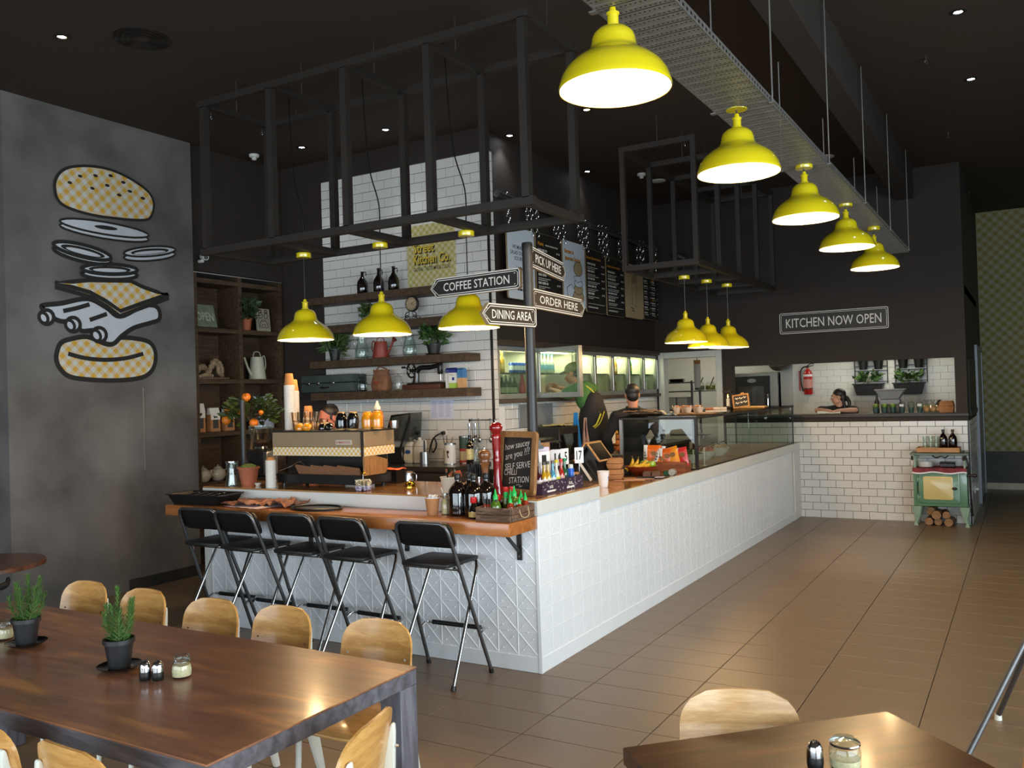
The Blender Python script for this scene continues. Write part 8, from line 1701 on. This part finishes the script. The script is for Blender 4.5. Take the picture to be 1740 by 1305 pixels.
t=thing('cup_tube','long white sleeve of stacked cups hanging inside the doorway','cups',(-1.72,8.35,1.80));lathe_part(t,'sleeve',[(.045,0),(.05,.02),(.052,.36),(.046,.37)],WTUB,20);lathe_part(t,'tan_end',[(.050,.371),(.052,.43),(.001,.432)],KRAFT,20);g=G();g.tube([(0,0,.43),(0,.05,1.10)],.005,6);g.build('hanging_cord',BLACKPLASTIC,t)
t=thing('waste_bin','large grey round-topped bin beyond the display case','bin',(-1.45,8.3,0));lathe_part(t,'body',[(.20,0),(.22,.02),(.24,.85),(.23,.86)],pm('grey_bin','77796f',.5,var=.06),28);lathe_part(t,'dome_lid',[(.245,.86),(.235,.95),(.15,1.06),(.001,1.09)],MATS['grey_bin'],28,cap=False)
# ---------------------------------------------------------------- green enamel stove
GREEN=pm('green_enamel','5b8465',.3,var=.08,scale=6,coat=.4);PALEGREEN=pm('pale_green_enamel','87a08a',.45,var=.12,scale=14);CREAMEN=pm('cream_enamel_panel','cdbb78',.3,var=.04,scale=4,coat=.4)
t=thing('stove','old green and cream enamel stove against the white tiled wall','stove',(1.745,7.05,0));SW,SD=.30,.30
g=G();g.box(-SW,SW,.0,SD,.245,.70);g.build('body',GREEN,t,bevel=.012,seg=2)
g=G();g.prism(rrect(.46,.38,.03,4,.0,.475),.0,.018,Matrix(((1,0,0,-.01),(0,0,-1,0),(0,1,0,0),(0,0,0,1))));d_=g.build('oven_door',GREEN,t,bevel=.008,seg=2)
g=G();g.prism(rrect(.33,.285,.022,4,-.01,.475),.0185,.028,Matrix(((1,0,0,-.01),(0,0,-1,0),(0,1,0,0),(0,0,0,1))));g.build('cream_panel',CREAMEN,d_,bevel=.004,seg=2)
for z in(.36,.58):g=G();g.cyl((-.252,-.012,z-.035),(-.252,-.012,z+.035),.012,n=12);g.box(-.25,-.215,-.022,-.002,z-.015,z+.015);g.build('hinge',GREEN,d_)
g=G();g.cyl((-.252,-.012,.395),(-.252,-.012,.545),.005,n=8);g.build('hinge_pin',BLACKMETAL,d_)
g=G();g.cyl((.165,-.02,.475),(.165,-.05,.475),.007,n=10);g.ell((.165,-.055,.475),(.028,.014,.018),16,9);g.build('knob',BLACKPLASTIC,d_)
for sx in(-1,1):
 for y in(.035,SD-.035):
  g=G();s=sx;lv=[(.245,.055,.05),(.20,.048,.045),(.10,.026,.03),(.04,.016,.02),(.02,.022,.03),(0,.028,.036)];n=4;vs=[]
  for z,a,b_ in lv:c0=s*(SW-.035)+s*(.02 if z<.05 else 0);vs+=[(c0-a,y-b_,z),(c0+a,y-b_,z),(c0+a,y+b_,z),(c0-a,y+b_,z)]
  g.add(vs,[(i*4+j,i*4+(j+1)%4,(i+1)*4+(j+1)%4,(i+1)*4+j)for i in range(5)for j in range(4)]+[(3,2,1,0),(20,21,22,23)]);g.build('leg',PALEGREEN,t,bevel=.004,recalc=True)
for sx in(-1,1):g=G();g.box(sx*.275-.012,sx*.275+.012,.02,.045,.70,.875);g.box(sx*.275-.012,sx*.275+.012,SD-.045,SD-.02,.70,.875);g.build('cooktop_post',PALEGREEN,t,bevel=.003)
g=G();g.box(-.325,.325,-.03,SD+.01,.875,.905);g.build('cooktop_frame',pm('aged_green_grey','5f6e60',.5,var=.2,scale=12),t,bevel=.006)
for k in range(5):g=G();x=-.26+.13*k;g.box(x-.008,x+.008,-.02,SD,.9055,.912);g.build('trivet_bar',IRON,t,smooth=False)
g=G();g.tube(smooth_path([(-.08,.05,.865),(-.03,.03,.845),(.02,.05,.86),(.06,.04,.845),(.10,.06,.865)],4),.008,6);g.build('burner',IRON,t)
for x in(-.30,.27):g=G();g.cyl((x,-.035,.868),(x,-.035,.84),.014,n=12);g.ell((x,-.035,.83),.016);g.build('gas_tap',IRON,t)
g=G();g.tube(smooth_path([(.285,.0,.87),(.31,-.01,.80),(.32,0,.70),(.325,.01,.64),(.33,.05,.40),(.335,.2,.12)],5),.010,8);g.cyl((.31,-.02,.635),(.38,-.02,.635),.017,n=12);g.ell((.385,-.02,.635),.024);g.build('gas_pipe',IRON,t)
CLOTHR=pm('faded_red_cloth','7a3038',.9,var=.45,scale=10)
o=sheet('stove_cloth','faded red cloth with a white edge laid over the stove shelf','cloth',(1.745,7.185,.7035),.60,.37,CLOTHR,.018,16,seed=40,h0=.004)
g=G();n=14;vs=[(-.30+.6*i/(n-1),-.189-.004*math.sin(i*1.3),.018)for i in range(n)]+[(-.30+.6*i/(n-1),-.190-.006*math.sin(i*1.3),-.035-.010*math.sin(i*.9))for i in range(n)];vs+=[(x,y-.003,z)for x,y,z in vs];g.add(vs,[(i,i+1,n+i+1,n+i)for i in range(n-1)]+[(2*n+i+1,2*n+i,3*n+i,3*n+i+1)for i in range(n-1)]);g.build('red_hem',CLOTHR,o,angle=70)
g=G();vs=[(-.30+.6*i/(n-1),-.191-.006*math.sin(i*1.3),-.030-.010*math.sin(i*.9))for i in range(n)]+[(-.30+.6*i/(n-1),-.192-.006*math.sin(i*1.3),-.046-.010*math.sin(i*.9))for i in range(n)];vs+=[(x,y-.0035,z)for x,y,z in vs];g.add(vs,[(i,i+1,n+i+1,n+i)for i in range(n-1)]+[(2*n+i+1,2*n+i,3*n+i,3*n+i+1)for i in range(n-1)]);g.build('white_edge',WHITEPAPER,o,angle=70)
lathe_part(thing('enamel_pot','white enamel dish on the cloth inside the stove shelf','dish',(1.585,7.13,.728)),'dish',[(.075,0),(.08,.006),(.078,.065),(.074,.065),(.074,.008),(.001,.008)],pm('white_enamel','c4c6c2',.3),26)
t=thing('black_box','black flat box on the cloth inside the stove shelf','box',(1.83,7.15,.728));g=G();g.box(-.085,.085,-.05,.05,0,.045);g.build('box',BLACKPLASTIC,t,bevel=.006);g=G();g.box(-.087,.087,-.052,.052,.0455,.06);g.build('lid',BLACKPLASTIC,t,bevel=.005)
TRAYW=wood('tan_tray_wood','a5713f','c38f58',scale=4,stretch=(1.4,9,9),rough=.5)
t=thing('timber_tray','tan timber tray on top of the green stove','tray',(1.735,7.16,.9125));g=G();g.box(-.23,.23,-.13,.13,0,.012);g.build('base',TRAYW,t,bevel=.002)
for(x0,x1,y0,y1)in((-.23,.23,-.142,-.1305),(-.23,.23,.1305,.142)):g=G();g.box(x0,x1,y0,y1,0,.058);g.build('side',TRAYW,t,bevel=.002)
for x in(-.236,.236):g=G();g.box(x-.0055,x+.0055,-.142,.142,0,.058);g.build('end',TRAYW,t,bevel=.002)
t=thing('menu_card','pale card lying at the left of the stove tray','card',(1.63,7.10,.9255));g=G();g.box(-.10,.10,-.05,.05,0,.045);g.build('card_block',pm('cream_card_block','d8cbb0',.8),t,bevel=.002)
k=0
for z in range(2):
 for i in range(3):
  t=thing('glass_tumbler','stacked clear tumbler on the stove tray, %s row, %s'%(('lower','upper')[z],('left','middle','right')[i]),'glass',(1.585+.062*i,7.18,.9255+z*.09),0,'tumblers on the stove tray');lathe_part(t,'glass',[(.022,0),(.026,.004),(.031,.088),(.029,.088),(.024,.008),(.001,.008)],CLEAR,18);lathe_part(t,'rim',[(.031,.087),(.0315,.0895),(.029,.0895)],CLEAR,18,cap=False)
SB=[(.045,0),(.05,.005),(.05,.12),(.044,.145),(.02,.178),(.014,.186),(.014,.205)]
for x,lb in((1.79,'dark glass water bottle on the stove tray, left one'),(1.895,'dark glass water bottle on the stove tray, right one')):bottle(lb,(x,7.17,.9255),[(r,z*1.18)for r,z in SB],AMBER,[(.018,.232),(.018,.262),(.001,.263)],BLACKPLASTIC,group='dark bottles on the stove tray',n=24)
BARK=pm('log_bark','6b4c36',.9,var=.35,scale=18,bump=.6);LOGEND=pm('log_end_grain','8f6a48',.85,var=.25,scale=14)
for i,(x,z,r_,dy,lb)in enumerate(((-.14,.05,.047,.02,'left log on the floor under the stove'),(-.04,.048,.046,.05,'middle log on the floor under the stove'),(.08,.05,.05,-.01,'right log on the floor under the stove'),(-.055,.135,.055,.0,'reddish log stacked in the middle under the stove'),(.055,.135,.046,.03,'log stacked at the right under the stove'),(-.12,.175,.05,.07,'dark log at the top left of the pile under the stove'))):
 t=thing('log',lb,'log',(1.745+x,7.07+dy,z),0,'logs under the stove');t.rotation_euler=(0,0,.12*math.sin(i*2))
 g=G();g.cyl((0,0,0),(0,.24,.0),r_,n=18,cap=False);g.v=[tuple(Vector((v[0],v[1],v[2]))*1.0+Vector((v[0],0,v[2]))*.12*mnoise.noise(Vector(v)*20))for v in g.v];g.build('bark',BARK,t);g=G();q=Euler((PI/2,0,0)).to_matrix();g.lathe([(r_*.97,-.0),(r_*.6,.003),(.001,.004)],18,cap=False,ax=q);g.lathe([(r_*.97,-.241),(.001,-.2415)],18,cap=False,ax=q);g.build('end_grain',LOGEND,t,angle=70)
t=thing('wall_socket','small white socket low on the bluish side wall by the stove','socket',(2.0665,8.10,.36));g=G();g.box(.008,.016,-.06,.06,-.05,.05);g.build('plate',WHITEPLASTIC,t,bevel=.002);g=G();g.box(.0165,.05,-.03,.03,-.02,.02);g.build('plug',WHITEPLASTIC,t,bevel=.006)
# ---------------------------------------------------------------- people
SKIN=pm('skin','b97f62',.55,var=.06,scale=6,sub=.1);SKIN2=pm('skin_light','c4937a',.55,var=.06,scale=6,sub=.1)
HAIRD=pm('dark_hair','1c1310',.5,var=.4,scale=60,stretch=(1,1,.2));BLACKCLOTH=pm('black_cloth','1b1a1b',.85,var=.15,scale=30);NAVYCLOTH=pm('charcoal_trousers','222226',.85,var=.12,scale=30)
VEILCLOTH=pm('glass_veil_cloth','3f6b34',.85,var=.12,scale=20);YELSTRAP=pm('yellow_strap','d9c83a',.7,var=.05);SHOE=pm('dark_shoe','171514',.5)  # green of the top is the door glass's reflection veil, put into the cloth
def blob(name,g,mat,parent,voxel=.008,it=3):
 """fuse overlapping shapes into one continuous surface"""
 me=bpy.data.meshes.new('tmp');me.from_pydata(g.v,[],g.f);me.update()
 bm=bmesh.new();bm.from_mesh(me);bmesh.ops.remove_doubles(bm,verts=bm.verts,dist=2e-5);bmesh.ops.holes_fill(bm,edges=[e for e in bm.edges if e.is_boundary]);bmesh.ops.recalc_face_normals(bm,faces=bm.faces);bm.to_mesh(me);bm.free()
 o=bpy.data.objects.new('tmp',me);COL.objects.link(o)
 m=o.modifiers.new('r','REMESH');m.mode='VOXEL';m.voxel_size=voxel
 s=o.modifiers.new('s','SMOOTH');s.iterations=it;s.factor=.5
 dg=bpy.context.evaluated_depsgraph_get();dg.update();m2=bpy.data.meshes.new_from_object(o.evaluated_get(dg));m2.name=name
 bpy.data.objects.remove(o);bpy.data.meshes.remove(me)
 m2.polygons.foreach_set('use_smooth',[True]*len(m2.polygons));m2.materials.clear()
 return put(name,m2,mat,parent)
def limb(g,pts,rs,add=0.0):
 for a,b,ra,rb in zip(pts,pts[1:],rs,rs[1:]):g.capsule(a,b,ra+add,rb+add,14)
def hand(g,w,d,n,side,curl=.7,k=1.0):
 """w wrist, d towards the fingers, n palm normal; four unequal fingers with two bends and a thumb off the side"""
 w=Vector(w);d=Vector(d).normalized();n=Vector(n);n=(n-d*n.dot(d)).normalized();s=d.cross(n)*side
 for i in range(4):
  o=s*((i-1.5)*.020*k);b=w+d*.035*k+o*.8;kn=w+d*.088*k+o
  g.capsule(b,kn,.013*k,.011*k,10)
  L=(.066,.078,.073,.056)[i]*k;a1=curl*.6;a2=curl*1.5
  p1=kn+(d*math.cos(a1)+n*math.sin(a1))*L*.5;p2=p1+(d*math.cos(a2)+n*math.sin(a2))*L*.5
  g.capsule(kn,p1,.0088*k,.0082*k,9);g.capsule(p1,p2,.0082*k,.0070*k,9)
 tb=w+d*.030*k-s*.026*k;t1=tb+(d*.75-s*.65+n*.25).normalized()*.042*k;t2=t1+(d*.95-s*.1+n*.35).normalized()*.032*k
 g.capsule(tb,t1,.013*k,.0105*k,9);g.capsule(t1,t2,.0105*k,.0085*k,9);g.capsule(w-d*.02*k,w+d*.03*k,.022*k,.024*k,10)
def person(lb,loc,rz,J,skin,shirt,trousers,sleeve=1.0,hair='short',headrot=(0,0,0),cap=None,female=False,hands=None,face=True,neckopen=0.0):
 t=thing('person',lb,'person',loc,rz)
 V=lambda k:Vector(J[k]);hr=Euler(headrot).to_matrix();hc=V('head');k=.94 if female else 1.0
 H=lambda x,y,z:hc+hr@Vector((x*k,y*k,z*k))
 g=G()
 g.ell(H(0,-.012,.03),(.075*k,.092*k,.088*k),20,14,hr);g.ell(H(0,.022,-.035),(.060*k,.070*k,.078*k),18,12,hr);g.ell(H(0,.052,-.088),(.030*k,.030*k,.024*k),12,9,hr)
 g.ell(H(0,.060,.022),(.052*k,.034*k,.030*k),14,9,hr);g.capsule(H(0,.088,.012),H(0,.106,-.030),.010*k,.0135*k,10)
 for s in(-1,1):g.ell(H(s*.012,.098,-.036),(.010*k,.010*k,.008*k),8,6,hr);g.ell(H(s*.074,-.008,-.008),(.010*k,.020*k,.032*k),10,8,hr);g.ell(H(s*.038,.062,-.025),(.022*k,.022*k,.018*k),10,7,hr);g.ell(H(s*.050,.0,-.07),(.016*k,.03*k,.02*k),10,7,hr)
 g.ell(H(0,.086,-.060),(.024*k,.011*k,.0065*k),12,7,hr);g.ell(H(0,.084,-.071),(.021*k,.011*k,.0065*k),12,7,hr)
 g.capsule(V('neck')-Vector((0,0,.04)),hc+hr@Vector((0,-.02,-.06)),.058*k,.052*k,16)
 ch,hp=V('chest'),V('hip');mid=(ch+hp)/2;wx=(.150 if female else .172)
 tr=(ch-hp).normalized();rt=(V('sr')-V('sl')).normalized();q=Matrix((rt,tr.cross(rt),tr)).transposed()
 def trunk(g,add):
  g.ell(ch+tr*.04,(wx+add,.105+add,.165+add),20,12,q);g.ell(mid,(wx*.83+add,.092+add,.17+add),18,12,q);g.ell(hp,((.165 if female else .160)+add,.110+add,.125+add),18,12,q)
  g.capsule(V('sl'),V('sr'),.062+add,.062+add,14);g.capsule(V('neck')-Vector((0,0,.03)),(V('sl')+V('sr'))/2,.058+add*.6,.09+add,14)
  for s in('l','r'):g.capsule(V('neck')-Vector((0,0,.02)),V('s'+s),.045+add,.055+add,12)
  if female:
   for s in(-1,1):g.ell(ch+q@Vector((s*.07,.085,.02)),(.062+add,.055+add,.062+add),12,9,q)
 trunk(g,0)
 for s in('l','r'):
  kk=.88 if female else 1.0
  limb(g,[V('s'+s),V('s'+s).lerp(V('e'+s),.4),V('e'+s),V('e'+s).lerp(V('w'+s),.35),V('w'+s)],[.056*kk,.050*kk,.040*kk,.042*kk,.027*kk])
  limb(g,[V('h'+s),V('k'+s),V('k'+s).lerp(V('a'+s),.35),V('a'+s)],[.088,.058,.060,.040])
  fd=Vector((0,.17,-.045));g.capsule(V('a'+s)-Vector((0,.03,.05)),V('a'+s)+fd,.036,.030,12)
  hd=(hands or{}).get(s)
  if hd:hand(g,V('w'+s),hd[0],hd[1],1 if s=='r' else-1,hd[2],.92 if female else 1.0)
  else:hand(g,V('w'+s),V('w'+s)-V('e'+s),Vector((-1 if s=='r' else 1,.3,0)),1 if s=='r' else-1,.6)
 blob('body',g,skin,t,.0065,2)
 g=G();trunk(g,.012)
 for s in('l','r'):
  e=V('e'+s);w=V('w'+s)
  if sleeve>=1:limb(g,[V('s'+s),V('s'+s).lerp(e,.4),e,e.lerp(w,.86)],[.060,.054,.047,.036],.010)
  else:limb(g,[V('s'+s),V('s'+s).lerp(e,sleeve)],[.060,.058],.012)
 blob('shirt',g,shirt,t,.011,3)
 g=G();g.ell(hp,(.172,.122,.13),18,12,q);
 for s in('l','r'):limb(g,[V('h'+s),V('k'+s),V('a'+s)+Vector((0,0,.03))],[.10,.074,.062])
 blob('trousers',g,trousers,t,.013,3)
 for s in('l','r'):
  a=V('a'+s);g=G();g.capsule(a+Vector((0,-.045,-.045)),a+Vector((0,.17,-.05)),.046,.040,14);g.v=[(x,y,max(z,a.z-.088))for x,y,z in g.v];g.build('shoe',SHOE,t)
 if face:
  for s in(-1,1):
   g=G();g.ell(H(s*.031,.076,.0),.0125*k,14,10);e_=g.build('eye',WHITEPLASTIC,t);g=G();g.ell(H(s*.031,.0845,.0),.0062*k,12,8);g.build('iris',HAIRD,e_)
   g=G();g.tube([H(s*.014,.096,.026),H(s*.032,.094,.032),H(s*.050,.080,.026)],[.003,.004,.002],6);g.build('eyebrow',HAIRD,t)
  g=G();g.tube([H(-.020,.089,-.0655),H(0,.0975,-.0645),H(.020,.089,-.0655)],.0025,6);g.build('mouth',pm('lips','8a4a42',.5),t)
 g=G()
 if hair=='short':
  g.ell(H(0,-.026,.052),(.083*k,.090*k,.078*k),20,13,hr);g.ell(H(0,-.055,.0),(.070*k,.055*k,.075*k),16,10,hr)
  for s in(-1,1):g.ell(H(s*.066,.002,.012),(.012*k,.026*k,.03*k),10,7,hr)
 elif hair=='pony':
  g.ell(H(0,-.022,.050),(.084*k,.095*k,.082*k),20,13,hr);g.ell(H(0,-.062,-.005),(.070*k,.060*k,.085*k),16,10,hr);g.ell(H(0,-.115,-.02),(.032,.035,.034),12,9,hr)
  pts=smooth_path([H(0,-.115,-.02),H(.01,-.15,-.08),H(.0,-.145,-.16),H(-.02,-.165,-.24),H(-.02,-.20,-.31)],5);limb(g,pts,[.030-.0009*i for i in range(len(pts))])
  pts=smooth_path([H(-.03,-.06,-.03),H(-.045,-.08,-.12),H(-.05,-.09,-.22)],4);limb(g,pts,[.026-.0015*i for i in range(len(pts))])
 blob('hair',g,HAIRD,t,.008,2)
 if cap:
  g=G();g.ell(H(0,-.018,.055),(.090,.102,.075),22,14,hr);c_=blob('cap',g,cap,t,.008,2)
  g=G();M=Matrix.Translation(H(0,.085,.045))@hr.to_4x4()@Euler((-.12,0,0)).to_matrix().to_4x4();g.prism(ellpts(0,0,.072,.075,20),-.004,.004,M);g.build('cap_brim',cap,c_,bevel=.002)
 return t
def strap(t,pts,w=.016,mat=None,name='apron_strap'):
 g=G();g.tube(smooth_path(pts,6),w*.5,8,flat=.35);return g.build(name,mat or YELSTRAP,t)
STD=dict(hip=(0,0,.98),hl=(-.09,0,.93),hr=(.09,0,.93),kl=(-.10,.03,.51),kr=(.10,.03,.51),al=(-.11,0,.09),ar=(.11,0,.09))
J=dict(STD,chest=(0,.02,1.36),neck=(0,.02,1.585),head=(0,.045,1.735),sl=(-.185,.01,1.50),sr=(.185,.01,1.50),el=(-.305,.0,1.27),er=(.30,.06,1.27),wl=(-.245,.10,1.115),wr=(.24,.28,1.17))
t=person('man with short dark hair in a black shirt, back turned, behind the display case',(-1.02,4.06,0),.53,J,SKIN,BLACKCLOTH,NAVYCLOTH,hands=dict(l=((.55,.45,-.6),(.5,-.2,-.6),.5),r=((0,.9,-.3),(-.3,0,-1),.6)),face=True)
g=G();e=Vector(J['el']);w=Vector(J['wl']);d=(w-e).normalized();c0=e.lerp(w,.90);n_=d.cross(Vector((0,0,1))).normalized();b2=d.cross(n_);g.tube([c0+(n_*math.cos(a)+b2*math.sin(a))*.034 for a in[2*PI*i/20 for i in range(20)]],.009,8,closed=True);g.build('wristband',BLACKPLASTIC,t)
g=G();c0=Vector((0,.0,1.585));g.tube([c0+Vector((.068*math.cos(a),.066*math.sin(a)+.01,.012+.012*math.sin(a)))for a in[2*PI*i/24 for i in range(24)]],.014,8,closed=True);g.build('shirt_collar',BLACKCLOTH,t)
S=.40
o=thing('step_stool','black step under the person at the open fridge','step',(-1.45,4.16,0));g=G();g.box(-.24,.24,-.20,.20,S-.03,S);g.build('tread',BLACKPLASTIC,o,bevel=.004)
for sx in(-1,1):
 for sy in(-1,1):g=G();g.cyl((sx*.20,sy*.16,S-.03),(sx*.22,sy*.18,0),.016,n=10);g.build('leg',GREYSTEEL,o)
J=dict(hip=(0,0,S+.93),hl=(-.09,0,S+.89),hr=(.09,0,S+.89),kl=(-.10,.04,S+.49),kr=(.10,.04,S+.49),al=(-.11,-.02,S+.088),ar=(.11,-.02,S+.088),chest=(0,.10,S+1.28),neck=(0,.20,S+1.475),head=(0,.275,S+1.60),sl=(-.18,.13,S+1.42),sr=(.18,.13,S+1.42),el=(-.20,.30,S+1.36),er=(.21,.32,S+1.36),wl=(-.10,.50,S+1.42),wr=(.14,.52,S+1.44))
t=person('person in a green cap and a top coloured with the green veil of the glass, with yellow apron straps at the open fridge',(-1.50,4.12,0),PI/2,J,SKIN,VEILCLOTH,BLACKCLOTH,sleeve=.75,cap=pm('olive_cap','4a5a34',.85,var=.12),headrot=(-.25,0,.0))
g=G();g.ell((0,.03,S+1.0),(.205,.165,.37),20,14);g.ell((0,-.02,S+.62),(.20,.15,.30),18,12);g.ell((0,.03,S+1.25),(.165,.115,.15),16,10);blob('apron',g,BLACKCLOTH,t,.012,3)
strap(t,[(-.09,.26,S+1.40),(-.11,.17,S+1.475),(-.09,.08,S+1.46),(-.05,-.02,S+1.36),(.0,-.05,S+1.2)]);strap(t,[(.09,.26,S+1.40),(.11,.17,S+1.475),(.06,.06,S+1.46),(-.02,-.03,S+1.33),(-.10,-.09,S+1.15)]);strap(t,[(-.12,-.12,S+1.14),(-.17,-.08,S+1.02),(-.17,.0,S+.98)],.02);strap(t,[(-.05,-.13,S+1.16),(-.15,-.12,S+1.04),(-.17,-.06,S+.98)],.02)
g=G();g.tube([(-.075,.325,S+1.605),(-.07,.375,S+1.60),(-.05,.40,S+1.60),(-.02,.41,S+1.60),(.02,.41,S+1.60),(.05,.40,S+1.60),(.07,.375,S+1.60),(.075,.325,S+1.605)],.004,6);g.build('glasses',BLACKPLASTIC,t)
def hung(lb,loc,w,h,mat,seed,rz=0):
 g=G();n=10;m=12;vs=[];r=random.Random(seed)
 for s in(0,1):
  for j in range(m):
   for i in range(n):f=j/(m-1);x=(i/(n-1)-.5)*w*(.35+.65*f);vs.append((x,.014*math.sin(i*1.4+seed)*(.4+f)+.006*s,-h*f))
 q=n*m;fs=[]
 for j in range(m-1):
  for i in range(n-1):a=j*n+i;fs+=[(a,a+1,a+n+1,a+n),(q+a,q+a+n,q+a+n+1,q+a+1)]
 g.add(vs,fs);o=g.build('hand_cloth',mat,None,angle=70);o.location=loc;o.rotation_euler=(0,0,rz);return tag(o,lb,'cloth','cloths hanging from the apron of the person in the cap')
hung('bright blue cloth hanging from the apron strap',(-1.645,3.90,1.56),.13,.52,pm('bright_blue_cloth','2f86c9',.9,var=.1),1,.2);hung('pale pink cloth hanging beside the blue one',(-1.535,3.92,1.50),.11,.34,pm('pale_pink_cloth','c99a86',.9,var=.12),2,.2);hung('purple striped cloth hanging below the pink one',(-1.545,3.955,1.30),.10,.26,pm('purple_stripe_cloth','4a4060',.9,scale=8,stretch=(8,1,.3),col2='a08a90'),3,.2)
J=dict(hip=(0,-.10,.93),hl=(-.085,-.10,.89),hr=(.085,-.10,.89),kl=(-.09,-.08,.49),kr=(.09,-.08,.49),al=(-.10,-.12,.088),ar=(.10,-.12,.088),chest=(0,.02,1.27),neck=(0,.07,1.47),head=(0,.085,1.605),sl=(-.165,.06,1.41),sr=(.165,.06,1.41),el=(-.25,.22,1.42-.0),er=(.27,.20,1.425),wl=(-.06,.40,1.425),wr=(.08,.42,1.425))
t=person('woman with a dark ponytail and black top leaning on the hatch, looking left',(.40,8.20,0),PI,J,SKIN2,BLACKCLOTH,NAVYCLOTH,sleeve=.55,hair='pony',female=True,headrot=(-.05,0,-1.42),hands=dict(l=((.9,.35,-.08),(0,0,-1),.4),r=((-.9,.3,-.08),(0,0,-1),.4)))
sheet('paper_sheet','white sheet under the woman arms on the hatch sill','paper',(.34,7.72,1.379),.30,.21,WHITEPAPER,.004,8,seed=44,rz=.2,h0=.01,lift=.03)
J=dict(STD,chest=(.0,.05,1.30),neck=(-.07,.13,1.49),head=(-.13,.20,1.615),sl=(-.20,.10,1.42),sr=(.17,.08,1.44),el=(-.28,.25,1.25),er=(.29,.20,1.30),wl=(-.2,.42,1.22),wr=(.23,.38,1.36))
t=person('barista in black with a yellow apron strap, bent behind the coffee machine',(-2.98,1.42,0),PI,J,pm('skin_pink','b8705a',.55,var=.06,sub=.1),BLACKCLOTH,NAVYCLOTH,sleeve=.6,headrot=(-.35,0,-.3))
strap(t,[(.10,.20,1.40),(.09,.21,1.49),(.04,.18,1.555),(-.03,.14,1.545),(-.09,.20,1.48)],.03)
J=dict(hip=(0,-.05,.53),hl=(-.09,0,.50),hr=(.09,0,.50),kl=(-.12,.40,.50),kr=(.12,.40,.50),al=(-.12,.38,.09),ar=(.12,.38,.09),chest=(0,.03,.88),neck=(0,.05,1.10),head=(0,.08,1.24),sl=(-.18,.04,1.04),sr=(.18,.04,1.04),el=(-.25,.16,.80),er=(.24,.25,.80),wl=(-.12,.36,.79),wr=(.13,.46,.87))
person('seated diner in dark clothes at the far left table, only a hand in view',(-3.55,-2.15,0),-1.05+PI*0,J,SKIN,BLACKCLOTH,NAVYCLOTH,headrot=(.1,0,.3))
t=thing('dining_stool','dark stool under the seated diner at the far left','stool',(-3.55,-2.18,0));g=G();g.lathe([(0,.40),(.18,.40),(.185,.415),(.18,.425),(0,.425)],24,cap=False);g.build('seat',BLACKPLASTIC,t)
for k in range(4):a=PI/4+k*PI/2;g=G();g.cyl((.12*math.cos(a),.12*math.sin(a),.40),(.18*math.cos(a),.18*math.sin(a),0),.014,n=10);g.build('leg',BLACKPLASTIC,t)
